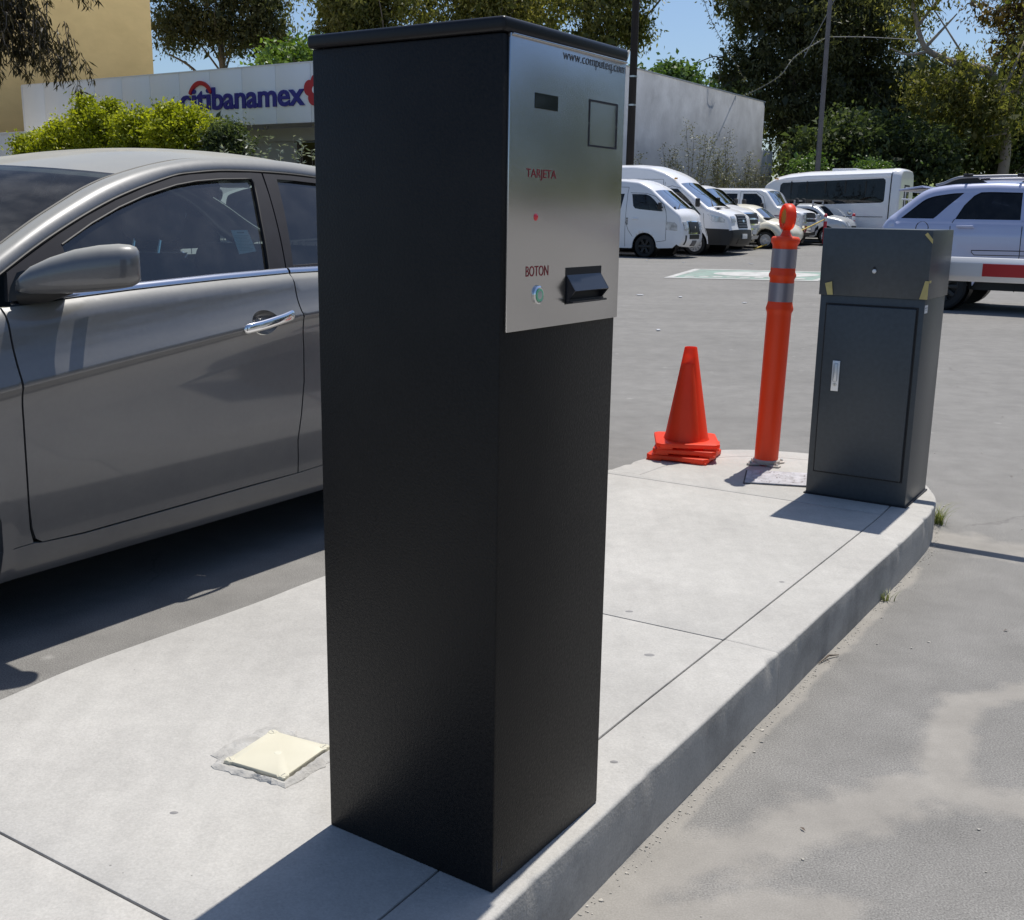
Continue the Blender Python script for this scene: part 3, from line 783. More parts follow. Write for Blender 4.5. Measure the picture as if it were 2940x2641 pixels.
build_barrier()

# ------------------------------------------------------------------ cones, marker post, covers
M_CONE = mat("orange_pvc", (1.0, 0.10, 0.032), 0.42, vary=0.05, vscale=8, tint=(0.85, 0.06, 0.02), tscale=7, tamt=0.4, spec=0.4)
def translucent(m, f, col):
    nt = m.node_tree; b = nt.nodes["Principled BSDF"]; out = [n for n in nt.nodes if n.type == 'OUTPUT_MATERIAL'][0]
    t = nn(nt, "ShaderNodeBsdfTranslucent"); t.inputs[0].default_value = (*col, 1); mx = nn(nt, "ShaderNodeMixShader"); mx.inputs[0].default_value = f
    nt.links.new(b.outputs[0], mx.inputs[1]); nt.links.new(t.outputs[0], mx.inputs[2]); nt.links.new(mx.outputs[0], out.inputs[0])
translucent(M_CONE, 0.42, (1.0, 0.09, 0.03))
def build_cones():
    cx, cy = 0.812, 4.985
    specs = [(0.150, -24, (-0.006, -0.010), "bottom traffic cone of the nested stack, only its square foot showing"),
             (0.179, -14, (0.006, 0.004), "middle traffic cone of the nested stack, only its square foot showing"),
             (0.208, -5, (0.003, 0.010), "top traffic cone of the nested stack, its whole orange cone showing")]
    for n, (z, rz, (dx, dy), lab) in enumerate(specs):
        o = empty("traffic_cone", (cx + dx, cy + dy, z), rad(rz), lab, "traffic cone", "nested orange traffic cones")
        b = MB(); s = 0.145; t = 0.020
        pl = [(-s + .02, -s), (s - .02, -s), (s, -s + .02), (s, s - .02), (s - .02, s), (-s + .02, s), (-s, s - .02), (-s, -s + .02)]
        b.prism(pl, 0.007, 0.007 + t, bev=0.004)
        for sx, sy in ((-1, -1), (1, -1), (1, 1), (-1, 1)): b.box((sx * 0.105, sy * 0.132, 0.005), (0.07, 0.024, 0.010), bev=0.002)
        for sx, sy in ((-1, 0), (1, 0)): b.box((sx * 0.132, 0, 0.005), (0.024, 0.07, 0.010), bev=0.002)
        b.build("foot", M_CONE, o)
        c = MB(); zt = 0.455 if n == 2 else 0.440
        pr = [(0.108, 0.024), (0.103, 0.034), (0.098, 0.05), (0.029, zt - 0.004), (0.0275, zt), (0.0255, zt), (0.0245, zt - 0.006)]
        c.lathe(pr, (0, 0, 0), 40, cap=False)
        c.build("cone_body", M_CONE, o, fix=True)
build_cones()

def build_post():
    base = Vector((1.160, 4.850, IZ))
    k = empty("marker_post", base, 0, "orange tubular post with two silver bands and a round reflector on top", "marker post")
    k.rotation_euler = (0, rad(1.15), 0)
    M_O = mat("orange_polyethylene", (0.92, 0.105, 0.024), 0.40, vary=0.1, vscale=6, tint=(0.60, 0.06, 0.02), tscale=9, tamt=0.5, stretch=(1, 1, .15))
    translucent(M_O, 0.30, (1.0, 0.10, 0.03))
    M_B = mat("reflective_sheeting", (0.34, 0.32, 0.36), 0.36, metal=0.55, vary=0.12, vscale=14, stretch=(1, 1, 0.05), bump=0.2, bscale=300, bdist=0.0006)
    pr = [(0.0535, 0.012), (0.0535, 0.68), (0.0545, 0.69), (0.0595, 0.700), (0.0600, 0.708), (0.0560, 0.722), (0.0535, 0.735), (0.0530, 0.82), (0.0535, 0.838), (0.0592, 0.848),
          (0.0592, 0.856), (0.0535, 0.868), (0.0528, 0.97), (0.0545, 0.984), (0.060, 0.992), (0.0625, 1.000), (0.0615, 1.010), (0.055, 1.018), (0.030, 1.021), (0.0, 1.022)]
    MB().lathe(pr, (0, 0, 0), 40).build("tube", M_O, k, ang=50)
    for z0, z1 in ((0.738, 0.820), (0.884, 0.966)):
        MB().lathe([(0.0542, z0), (0.0542, z1)], (0, 0, 0), 40, cap=False).build("reflective_band", M_B, k)
    # round reflector on a short neck
    r = empty("reflector", (0.0, 0, 1.02)); r.parent = k
    MB().lathe([(0.028, -0.002), (0.021, 0.010), (0.0165, 0.022), (0.0175, 0.04), (0.024, 0.055)], (0, 0, 0), 20).build("neck", M_O, r)
    ax = Vector((-1, -0.10, 0)).normalized(); c = Vector((0, 0, 0.082))
    MB().lathe([(0.040, -0.021), (0.052, -0.021), (0.0575, -0.013), (0.0575, 0.013), (0.052, 0.021), (0.040, 0.021), (0.038, 0.014), (0.0, 0.014)], c, 36, ax, cap=False).build("reflector_ring", M_CONE, r, ang=40)
    MB().lathe([(0.0, 0.0155), (0.038, 0.0155), (0.039, 0.013)], c, 36, ax).build("amber_lens", mat("amber", (0.62, 0.25, 0.02), 0.25, bump=0.6, bscale=220, bdist=0.002, coat=0.5), r)
    MB().lathe([(0.0, 0.0155), (0.038, 0.0155), (0.039, 0.013)], c, 36, -ax).build("amber_lens", bpy.data.materials["amber"], r)
    # bolted foot
    M_F = mat("foot_grey", (0.50, 0.46, 0.41), 0.7, vary=0.2, vscale=20, tint=(0.25, 0.2, 0.16), tscale=12, tamt=0.6)
    f = MB(); f.lathe([(0.062, 0.006), (0.062, 0.020), (0.056, 0.026), (0.0535, 0.026)], (0, 0, 0), 36, cap=False)
    for q in range(4):
        a = rad(45 + 90 * q - 24)
        Mq = Matrix.Rotation(a, 4, 'Z')
        f.prism([(0.045, -0.028), (0.085, -0.024), (0.102, 0), (0.085, 0.024), (0.045, 0.028)], 0.0, 0.010, Mq, bev=0.003)
    f.build("foot", M_F, k)
    for q in range(4):
        a = rad(45 + 90 * q - 24)
        MB().lathe([(0.010, 0.010), (0.010, 0.013), (0.0065, 0.013), (0.0065, 0.019), (0.0, 0.020)], (0.083 * math.cos(a), 0.083 * math.sin(a), 0), 6).build("bolt", M_DULL, k)
build_post()

def build_covers():
    # cream plastic box lid in the near slab
    P = [Vector((-0.575, 2.024)), Vector((-0.507, 2.143)), Vector((-0.368, 2.064)), Vector((-0.440, 1.956))]
    c = sum(P, Vector((0, 0))) / 4; a = math.atan2(P[3].y - P[0].y, P[3].x - P[0].x)
    k = empty("junction_box_lid", (c.x, c.y, IZ), a, "square cream plastic junction box lid standing proud of broken concrete", "box lid")
    M_C = mat("cream_plastic", (0.58, 0.55, 0.43), 0.45, vary=0.05, vscale=14, tint=(0.55, 0.52, 0.42), tscale=22, tamt=0.35)
    s = 0.0735
    pl = []
    for q in range(4):
        aq = rad(90 * q); ca, sa = math.cos(aq), math.sin(aq)
        loc = [(-s + .018, -s), (s - .018, -s), (s - .013, -s - .004), (s + .001, -s - .004), (s + .004, -s - .001), (s + .004, -s + .013), (s, -s + .018)]
        pl += [(x * ca - y * sa, x * sa + y * ca) for x, y in loc]
    l = MB(); l.prism(pl, -0.004, 0.011, bev=0.0022); l.build("lid", M_C, k)
    for sx, sy in ((-1, -1), (1, -1), (1, 1), (-1, 1)):
        e = MB(); e.lathe([(0.0, 0.0012), (0.0085, 0.0010), (0.0095, 0)], (sx * (s - .006), sy * (s - .006), 0.011), 18)
        scw = e.build("screw", M_C, k)
        MB().box((sx * (s - .006), sy * (s - .006), 0.0122), (0.011, 0.0018, 0.0008), rz=0.5 + sx).build("screw_slot", M_GROUT, scw)
    MB().lathe([(0.004, 0.0005), (0.006, 0.0008), (0.008, 0)], (0, 0, 0.011), 14).build("moulding_mark", mat("cream_mark", (0.60, 0.58, 0.47), 0.6), k)  # mark in a slightly paler cream than the lid
    # broken mortar round it
    rng = random.Random(8); M_M = mat("rough_mortar", (0.40, 0.39, 0.365), 0.95, vary=0.2, vscale=30, bump=0.9, bscale=70, bdist=0.006, tint=(0.28, 0.265, 0.24), tscale=18, tamt=0.6)
    mo = MB()
    ring_i = []; ring_o = []; n = 56
    for i in range(n):
        t = 2 * math.pi * i / n
        d = max(abs(math.cos(t)), abs(math.sin(t))); r = (s + 0.004) / d
        w = 0.016 + 0.014 * (0.5 + 0.5 * math.sin(t * 2 + 1.0)) + rng.uniform(-.004, .004) + (0.02 if 1.9 < t < 3.6 else 0)
        ring_i.append((math.cos(t) * r, math.sin(t) * r)); ring_o.append((math.cos(t) * (r + w), math.sin(t) * (r + w)))
    rows = [[(*p, 0.0035 + rng.uniform(0, .003)) for p in ring_i], [((p[0] + q[0]) / 2, (p[1] + q[1]) / 2, 0.004 + rng.uniform(0, .006)) for p, q in zip(ring_i, ring_o)], [(*p, 0.0012 + rng.uniform(-.001, .0015)) for p in ring_o], [(p[0] * 1.02, p[1] * 1.02, -.002) for p in ring_o]]
    mo.grid(rows, close=True); mo.build("mortar_surround", M_M, k, fix=True, ang=25)
    # pitted steel plate at the foot of the post
    q = [Vector((1.046, 4.700)), Vector((1.330, 4.640)), Vector((1.250, 4.415)), Vector((0.985, 4.468))]
    o = MB(); cz = sum(q, Vector((0, 0))) / 4
    o.prism([(p.x - cz.x, p.y - cz.y) for p in q][::-1], 0.001, 0.008, bev=0.0015)
    pl = o.build("access_plate", mat("weathered_plate", (0.43, 0.42, 0.44), 0.7, vary=0.2, vscale=18, tint=(0.12, 0.10, 0.09), tscale=30, tamt=0.6, bump=0.6, bscale=80, bdist=0.003), None, (cz.x, cz.y, IZ))
    tag(pl, "pitted pale metal access plate between the marker post and the slate cabinet", "access plate")
    g = MB(); g.prism([((p.x - cz.x) * 1.05, (p.y - cz.y) * 1.06) for p in q][::-1], 0.0006, 0.0020); g.build("plate_seat", M_DARK, pl)
    pits = MB(); rng = random.Random(2)
    for i in range(46):
        u, v = rng.uniform(.06, .94), rng.uniform(.06, .94)
        p = (q[0] * (1 - u) + q[1] * u) * (1 - v) + (q[3] * (1 - u) + q[2] * u) * v - cz
        pits.lathe([(rng.uniform(.002, .0045), 0.0), (0.0, 0.0003)], (p.x, p.y, 0.0082), 7)
    tag(pits.build("rust_pits", mat("rust", (0.10, 0.07, 0.055), 0.9), pl), kind="stuff")
    # spots of old chewing gum
    for x, y, r in ((0.36, 2.611, .012), (0.34, 2.923, .010), (0.22, 2.05, .007), (0.84, 3.2, .008), (-0.62, 1.83, .007)):
        g = MB(); pr = [(0.0, 0.0016), (r * .6, 0.0014), (r, 0.0)]; g.lathe(pr, (0, 0, 0), 14)
        o = g.build("gum_spot", mat("old_gum", (0.22, 0.215, 0.21), 0.8) if "old_gum" not in bpy.data.materials else bpy.data.materials["old_gum"], None, (x, y, IZ + 0.0004))
        o.scale = (1.2, 0.8, 1)
        tag(o, "flat grey spot of old chewing gum trodden into the pale concrete island", "gum spot", "gum spots on the island")
build_covers()

def build_tufts():
    M_G = leaf_mat("grass_blades", (0.09, 0.14, 0.03), (0.30, 0.30, 0.10), 0.3)
    def tuft(loc, n, h, lab, seed, spread=1.0):
        rng = random.Random(seed); bm = bmesh.new(); cl = bm.loops.layers.float_color.new("tone")
        for i in range(n):
            a = rng.uniform(0, 6.28); l = h * rng.uniform(.45, 1.1); out = l * rng.uniform(.15, .9) * spread; w = rng.uniform(.0010, .0020)
            d = Vector((math.cos(a), math.sin(a), 0)); s = d.cross(Vector((0, 0, 1)))
            b0 = Vector((rng.gauss(0, .012), rng.gauss(0, .012), 0)); prev = None; tone = rng.random()
            for k in range(5):
                t = k / 4; p = b0 + d * out * t ** 1.6 + Vector((0, 0, l * (t - 0.38 * spread * t * t)))
                ww = w * (1 - t * .92); cur = (bm.verts.new(p - s * ww), bm.verts.new(p + s * ww))
                if prev:
                    f = bm.faces.new([prev[0], prev[1], cur[1], cur[0]])
                    for lp in f.loops: lp[cl] = (tone, tone, tone, 1)
                prev = cur
        me = bpy.data.meshes.new("grass_tuft"); bm.to_mesh(me); bm.free()
        tag(link_mesh("grass_tuft", me, M_G, None, loc), lab, "grass tuft", "grass tufts at the kerb")
    tuft((1.80, 4.42, 0.0), 90, 0.135, "taller grass tuft growing by the rounded end of the kerb", 1)
    tuft((1.252, 3.470, 0.0), 60, 0.055, "small grass tuft in the gutter halfway along the kerb", 2)
    t = MB(); t.tube([(0.889, 2.917, .004), (0.93, 2.962, .010), (0.966, 2.982, .004)], [.0012, .003, .0012], 6)
    t.tube([(0.915, 2.94, .006), (0.925, 2.93, .005)], .001, 5)
    tag(t.build("twig", mat("twig_brown", (0.10, 0.075, 0.055), 0.85)), "thin brown twig lying on the road beside the kerb", "twig")
    rng = random.Random(12); M_L = mat("dry_leaf", (0.09, 0.065, 0.05), 0.85)
    for i, (x, y) in enumerate(((1.32, 2.35), (0.62, 2.05), (-1.05, 2.55), (-1.02, 2.18), (-0.86, 2.86), (2.5, 5.3), (1.55, 3.2), (3.2, 7.0))):
        a = rng.uniform(0, 3.1); l = rng.uniform(.008, .016)
        m = MB(); d = Vector((math.cos(a), math.sin(a), 0)) * l; s = Vector((-d.y, d.x, 0)) * .3
        m.grid([[(-d.x, -d.y, .002), (-d.x, -d.y, .002)], [(-s.x, -s.y, .005), (s.x, s.y, .004)], [(d.x, d.y, .002), (d.x, d.y, .0021)]])
        tag(m.build("dry_leaf", M_L, None, (x, y, 0.001)), "small dark dry leaf lying on the grey road", "leaf", "dry leaves on the road")
build_tufts()
# ------------------------------------------------------------------ grey sedan in the left lane
M_PAINT = mat("gunmetal_paint", (0.125, 0.126, 0.133), 0.36, metal=0.32, vary=0.05, vscale=60, coat=1.0, tint=(0.23, 0.225, 0.21), tscale=2.2, tamt=0.25, rvary=0.03)
def dust_on_top(m, col, amt, lo=0.25, hi=0.95):
    """settled dust on skyward faces of a dirty car"""
    nt = m.node_tree; b = nt.nodes["Principled BSDF"]; out = [n for n in nt.nodes if n.type == 'OUTPUT_MATERIAL'][0]
    g = nn(nt, "ShaderNodeNewGeometry"); sx = nn(nt, "ShaderNodeSeparateXYZ"); nt.links.new(g.outputs["Normal"], sx.inputs[0])
    r = nn(nt, "ShaderNodeMapRange"); r.inputs[1].default_value = lo; r.inputs[2].default_value = hi; r.inputs[3].default_value = 0; r.inputs[4].default_value = amt
    nt.links.new(sx.outputs[2], r.inputs[0])
    no = nn(nt, "ShaderNodeTexNoise"); no.inputs["Scale"].default_value = 3.0; no.inputs["Detail"].default_value = 8
    tc = nn(nt, "ShaderNodeTexCoord"); nt.links.new(tc.outputs["Object"], no.inputs["Vector"])
    mu = nn(nt, "ShaderNodeMath", operation='MULTIPLY_ADD'); nt.links.new(no.outputs[0], mu.inputs[0]); mu.inputs[1].default_value = 0.7; mu.inputs[2].default_value = 0.65
    m2 = nn(nt, "ShaderNodeMath", operation='MULTIPLY'); m2.use_clamp = True; nt.links.new(r.outputs[0], m2.inputs[0]); nt.links.new(mu.outputs[0], m2.inputs[1])
    d = nn(nt, "ShaderNodeBsdfDiffuse"); d.inputs[0].default_value = (*col, 1)
    mx = nn(nt, "ShaderNodeMixShader"); nt.links.new(m2.outputs[0], mx.inputs[0]); nt.links.new(b.outputs[0], mx.inputs[1]); nt.links.new(d.outputs[0], mx.inputs[2]); nt.links.new(mx.outputs[0], out.inputs[0])
dust_on_top(M_PAINT, (0.36, 0.355, 0.32), 0.75)
M_TRIM = mat("satin_black_trim", (0.022, 0.022, 0.027), 0.62, spec=0.22, vary=0.12, vscale=20, bump=0.04, bscale=300, bdist=0.0004)
M_SEAL = mat("rubber_seal", (0.006, 0.006, 0.006), 0.55)
M_PLAST = mat("black_plastic", (0.010, 0.010, 0.011), 0.5, bump=0.1, bscale=300, bdist=0.0005)
M_CABIN = mat("cabin_trim", (0.022, 0.022, 0.023), 0.8, vary=0.15, vscale=12)
M_SEAT = mat("seat_cloth", (0.028, 0.028, 0.030), 0.9, vary=0.2, vscale=60)
M_SGLASS = glass_mat("side_glass", (0.55, 0.70, 0.70), dirt=0.05, spec=2.2)
M_RGLASS = glass_mat("privacy_glass", (0.05, 0.06, 0.065), dirt=0.05, spec=1.9)
M_WGLASS = glass_mat("windscreen_glass", (0.72, 0.82, 0.78), dirt=0.10, spec=0.7)
M_TYRE = mat("tyre_rubber", (0.018, 0.018, 0.018), 0.85, vary=0.2, vscale=30, bump=0.3, bscale=120, bdist=0.002)
M_RIM = mat("alloy", (0.60, 0.60, 0.61), 0.3, metal=0.25)
M_LAMP = mat("lamp_lens", (0.50, 0.53, 0.57), 0.12, metal=0.35, vary=0.45, vscale=9, detail=1, coat=1.0)
M_TAIL = mat("tail_lens", (0.35, 0.01, 0.015), 0.15, coat=1.0)

def add_wheel(parent, c, r, w, side=1, spokes=10, rim_m=None, rim_r=None, dark=False):
    """wheel > tyre, rim ; axis along local y, outer face towards -y for side 1"""
    k = empty("wheel", c); k.parent = parent
    if side < 0: k.rotation_euler = (0, 0, math.pi)
    rr = rim_r or r * 0.66
    MB().lathe([(rr, -w / 2 + .02), (rr + .01, -w / 2), (r - .035, -w / 2), (r - .008, -w / 2 + .02), (r, -w / 2 + .05), (r, w / 2 - .05), (r - .03, w / 2), (rr, w / 2)], (0, 0, 0), 40, (0, 1, 0), cap=False).build("tyre", M_TYRE, k, fix=True)
    m = MB(); y = -w / 2
    m.lathe([(rr + .004, y + .012), (rr - .012, y + .006), (rr - .022, y + .02), (rr - .03, y + .10), (0.0, y + .11)], (0, 0, 0), 40, (0, 1, 0), cap=False)
    m.lathe([(0.0, y + .018), (.045, y + .02), (.065, y + .035), (.065, y + .10)], (0, 0, 0), 20, (0, 1, 0), cap=False)
    for i in range(spokes):
        a = 2 * math.pi * i / spokes
        d = Vector((math.cos(a), 0, math.sin(a))); t = Vector((-d.z, 0, d.x))
        p0 = d * .05 + Vector((0, y + .03, 0)); p1 = d * (rr - .015) + Vector((0, y + .012, 0)); wd = .35 * 2 * math.pi * .05 / spokes + (.012 if spokes < 14 else .006)
        m.grid([[p0 - t * wd, p0 + Vector((0, -.006, 0)), p0 + t * wd], [p1 - t * wd * 1.2, p1 + Vector((0, -.006, 0)), p1 + t * wd * 1.2]])
        m.grid([[p0 - t * wd, p0 - t * wd * .9 + Vector((0, .05, 0))], [p1 - t * wd * 1.2, p1 - t * wd + Vector((0, .05, 0))]])
        m.grid([[p0 + t * wd, p0 + t * wd * .9 + Vector((0, .05, 0))], [p1 + t * wd * 1.2, p1 + t * wd + Vector((0, .05, 0))]])
    m.build("rim", rim_m or (M_PLAST if dark else M_RIM), k, fix=True)
    return k

def build_sedan():
    global SIDE_C
    A0 = Vector((-1.446, 2.955, 0.0)); ang = math.atan2(0.839, 0.544)
    car = empty("sedan", A0, ang, "dusty dark grey saloon car in the lane beside the island, its nose out of frame", "car")
    VC = -0.8325; SIDE_C = VC
    ZB = [(-1.35, 0.86), (-0.6, 0.93), (0.084, 0.980), (0.507, 1.006), (0.846, 1.021), (1.168, 1.031), (1.9, 1.035), (2.6, 1.03), (3.4, 0.99)]
    ZC = [(-1.35, 0.62), (-0.016, 0.757), (0.364, 0.80), (0.869, 0.857), (1.142, 0.884), (2.2, 0.955), (3.4, 0.96)]
    def taper(u):
        t = 0.0
        if u < -0.35: t += 0.16 * ((-0.35 - u) / 1.1) ** 2
        if u > 2.3: t += 0.16 * ((u - 2.3) / 1.1) ** 2
        return t
    HI = [(0, .087), (.06, .0832), (.15, .0760), (.28, .0665), (.45, .0565), (.62, .0485), (.74, .0438), (.82, .0388), (.90, .0292), (.96, .0162), (1.0, .004), (1.1, -.008)]
    BOWL = (0.975, 0.872, 0.062, 0.042)
    def S(u, z):
        zb = lerp_pts(ZB, u); zc = lerp_pts(ZC, u); zc = min(zc, zb - 0.09)
        if z <= zc:
            v = lerp_pts([(0.15, -0.06), (0.20, 0.0), (0.225, 0.014), (0.26, 0.024), (0.30, 0.030), (0.40, 0.040), (0.52, 0.052), (zc - 0.12, 0.0612), (zc - 0.085, 0.0645), (zc - 0.058, 0.0680), (zc - 0.036, 0.0722), (zc - 0.018, 0.0775), (zc - .006, .0835), (zc, 0.087)], z)
        else:
            v = lerp_pts(HI, (z - zc) / (zb - zc))
        for wu in (-0.43, 2.365):                                 # wheel-arch lip
            d = math.hypot(u - wu, z - 0.325)
            if d < 0.47: v += 0.012 * max(0, 1 - abs(d - 0.40) / 0.06)
        return v - taper(u)
    def Sg(u, z):
        dz = z - 1.02
        v = -0.012 - 0.42 * dz - (0.35 * dz * dz if dz > 0 else 0)
        return v - taper(u)
    fit = lambda u, d=0.004: lerp_pts(ZB, u) - d
    # ---- outline curves measured in (u, z)
    front_gap = [(0.055, 0.975), (0.0525, 0.87), (0.054, 0.76), (0.060, 0.663), (0.0635, 0.522), (0.0675, 0.423), (0.0745, 0.347), (0.085, 0.312), (0.105, 0.298)]
    b_gap = [(1.158, 0.3035), (1.156, 0.36), (1.150, 0.43), (1.162, 0.523), (1.176, 0.645), (1.174, 0.768), (1.160, 0.868), (1.150, 0.90), (1.150, 0.94), (1.156, 1.0), (1.164, 1.0275)]
    sill = [(0.105, 0.298), (0.246, 0.290), (0.562, 0.2945), (0.932, 0.300), (1.158, 0.3035)]
    gp = 0.0030
    def shift(pts, du=0, dz=0): return [(u + du, z + dz) for u, z in pts]
    belt = lambda a, b, n=8: [(a + (b - a) * i / n, fit(a + (b - a) * i / n)) for i in range(n + 1)]
    door = front_gap + shift(sill[1:-1], 0, gp) + shift(b_gap, -gp) + belt(1.155, 0.062)
    door = [(0.055 + gp if i == 0 else u, z) for i, (u, z) in enumerate(door)]
    body = empty("body", (0, 0, 0)); body.parent = car
    US = [-1.3 + .1 * i for i in range(48)]
    zcu = lambda u: min(lerp_pts(ZC, u), lerp_pts(ZB, u) - .09)
    LN = [[(u, zcu(u) + d) for u in US] for d in (-.036, -.018, -.006, 0.0)] + [[(u, zcu(u) + f * (lerp_pts(ZB, u) - zcu(u))) for u in US] for f in (.06, .15, .82, .90, .96)]
    EL = [(BOWL[0] + BOWL[2] * math.cos(t), BOWL[1] + BOWL[3] * math.sin(t)) for t in [i * math.pi / 18 for i in range(36)]]
    for sgn in (1, -1):
        h = 0.015 if sgn > 0 else 0.08
        dn = panel("front_door", shift(front_gap, gp) + shift(sill[1:-1], 0, gp) + shift(b_gap, -gp) + belt(1.155, 0.064), S, M_PAINT, car, h=h, side=sgn, rim=0.022, lines=LN if sgn > 0 else (), holes=[EL], shear=.108)
        m = MB(); m.grid([[Vector((BOWL[0] + f * BOWL[2] * math.cos(t), -(S(BOWL[0] + f * BOWL[2] * math.cos(t), BOWL[1] + f * BOWL[3] * math.sin(t)) - .034 * (1 - f ** 2.4)) if sgn > 0 else S(BOWL[0] + f * BOWL[2] * math.cos(t), BOWL[1] + f * BOWL[3] * math.sin(t)) - .034 * (1 - f ** 2.4) - 2 * VC, BOWL[1] + f * BOWL[3] * math.sin(t))) for t in [i * math.pi / 18 for i in range(37)]] for f in (1.0, .97, .9, .8, .65, .45, .2, .02)]); m.build('handle_bowl', M_PAINT, dn, fix=True, ang=50)
        rear_edge = [(2.06, 0.40), (1.93, 0.55), (1.90, 0.70), (2.02, 0.86), (2.12, 0.95), (2.15, 1.02)]
        rb = shift(b_gap[::-1], gp)
        rd = rb[::1] + [(1.30, 0.309), (1.75, 0.315), (1.98, 0.32)] + rear_edge[:-1] + belt(2.14, 1.172)
        panel("rear_door", rd, S, M_PAINT, car, h=0.03 if sgn > 0 else .09, side=sgn, rim=0.022, lines=LN if sgn > 0 else (), shear=.06)
        arch = lambda c, a0, a1, n=14, r=0.365: [(c + r * math.cos(rad(a0 + (a1 - a0) * i / n)), 0.325 + r * math.sin(rad(a0 + (a1 - a0) * i / n))) for i in range(n + 1)]
        fender = [(-1.28, 0.42), (-1.22, 0.30), (-0.82, 0.27)] + arch(-0.43, 188, -20) + [(-0.086, 0.205), (-0.02, 0.296)] + shift([(0.085, 0.301)] + front_gap[-3::-1], -gp) + [(-0.2, fit(-.2)), (-0.6, fit(-.6)), (-1.0, .86), (-1.25, 0.70)]
        fender = [(-1.28, 0.42), (-1.22, 0.30), (-0.86, 0.25)] + arch(-0.43, 190, -5, 14, 0.412) + [(0.02, 0.300)] + [(0.085 - .006, 0.3015), (0.0715 - gp, 0.347)] + shift(front_gap[5::-1], -gp) + [(-0.2, fit(-.2)), (-0.6, fit(-.6)), (-1.0, .86), (-1.25, 0.70)]
        panel("front_wing", fender, S, M_PAINT, car, h=0.025 if sgn > 0 else .1, side=sgn, rim=0.022, lines=LN if sgn > 0 else ())
        quarter = [(2.16, 1.02), (2.126, 0.95), (2.026, 0.86), (1.906, 0.70), (1.936, 0.55), (2.0, 0.45)] + arch(2.365, 168, -8) + [(2.78, 0.28), (3.2, 0.32), (3.36, 0.45), (3.38, 0.80), (3.36, 1.0), (2.8, fit(2.8))]
        panel("rear_quarter", quarter, S, M_PAINT, car, h=0.05 if sgn > 0 else .1, side=sgn, rim=0.022)
        sl = [(-0.030, 0.20), (0.0, 0.1985), (0.58, 0.1965), (1.32, 0.2000), (1.95, 0.205), (2.0, 0.30), (1.75, 0.312), (1.30, 0.306), (1.158, 0.300)] + [(0.932, 0.297), (0.562, 0.2912), (0.246, 0.287), (0.105, 0.2945), (0.085, 0.2985), (0.02, 0.297), (-0.021, 0.2965)]
        panel("sill", sl, S, M_PAINT, car, h=0.025 if sgn > 0 else .1, side=sgn, rim=0.03)
        # dark liner behind the shut lines
        back = [(-0.02, 0.22), (2.0, 0.22), (1.9, 0.5), (1.9, 0.7), (2.1, 1.0), (1.2, 1.01), (0.05, 0.95), (-0.02, .5)]
        def Sd(u, z): return min(S(u, z), 0.06) - 0.028
        panel("door_liner", back, Sd, M_SEAL, body, h=0.12, side=sgn, rim=0)
        # chrome waist strip
        for a, b in ((0.088, 1.1655), (1.1755, 2.12)):
            rows = []
            n = 26
            for i in range(n + 1):
                u = a + (b - a) * i / n; z = lerp_pts(ZB, u); v = -0.002 - taper(u)
                pr = [(v - .012, z - .006), (v + .004, z - .004), (v + .0075, z + .001), (v + .0055, z + .008), (v - .002, z + .0155), (v - .014, z + .017)]
                rows.append([Vector((u, -vv if sgn > 0 else vv - 2 * VC, zz)) for vv, zz in pr])
            m = MB(); m.grid(rows if sgn > 0 else [r[::-1] for r in rows]); m.build("waist_strip", M_CHROME if False else bpy.data.materials.get("strip_chrome") or mat("strip_chrome", (0.62, 0.63, 0.67), 0.18, metal=1.0), car, ang=50)
        # door frames and glass
        gl = [(0.312, 1.140), (0.443, 1.201), (0.565, 1.249), (0.692, 1.290), (0.834, 1.325), (0.927, 1.340), (1.046, 1.351), (1.192, 1.357), (1.196, 1.342), (1.150, 1.212), (1.113, 1.084), (1.1015, 1.040), (0.85, 1.030), (0.60, 1.017), (0.306, 1.001)]
        gl = [p for p in gl]
        fo = [(0.1085, 1.067), (0.21, 1.118), (0.31, 1.167), (0.433, 1.2205), (0.565, 1.270), (0.703, 1.3135), (0.841, 1.351), (0.92, 1.3625), (1.058, 1.3745), (1.20, 1.379), (1.2565, 1.3785), (1.242, 1.302), (1.209, 1.165), (1.178, 1.043), (0.85, 1.030), (0.507, 1.015), (0.084, 0.990)]
        hole = [(u, z) for u, z in gl]; hole[-5:] = [(1.0995, 1.043)] + [(0.85, 1.033), (0.60, 1.020), (0.310, 1.004)]
        panel("door_frame", fo, Sg, M_TRIM, dn, holes=[hole], h=0.03 if sgn > 0 else .08, side=sgn, rim=0.016)
        panel("door_window", hole, Sg, M_SGLASS, dn, h=0.06, side=sgn, rim=0, off=-0.012)
        # slim seal round the front window
        gl2 = hole
        rb_ = MB()
        pts = [Vector((u, -(Sg(u, z) - 0.0005) if sgn > 0 else (Sg(u, z) - 0.0005) - 2 * VC, z)) for u, z in dens(gl2[:-3], 0.03, closed=False)]
        rb_.tube(pts, 0.0035, 6); rb_.build("window_seal", M_SEAL, dn)
        ro = [(1.265, 1.3785), (1.40, 1.376), (1.54, 1.369), (1.70, 1.352), (1.86, 1.322), (2.02, 1.272), (2.16, 1.205), (2.30, 1.115), (2.33, 1.055), (2.0, 1.048), (1.5, 1.048), (1.184, 1.043), (1.215, 1.165), (1.248, 1.302)]
        rh = [(1.322, 1.360), (1.40, 1.3585), (1.54, 1.351), (1.70, 1.334), (1.84, 1.306), (1.98, 1.258), (2.05, 1.22), (2.03, 1.062), (1.6, 1.062), (1.222, 1.054), (1.270, 1.200)]
        rdm = panel("rear_door_frame", ro, Sg, M_TRIM, car, holes=[rh], h=0.05, side=sgn, rim=0.016)
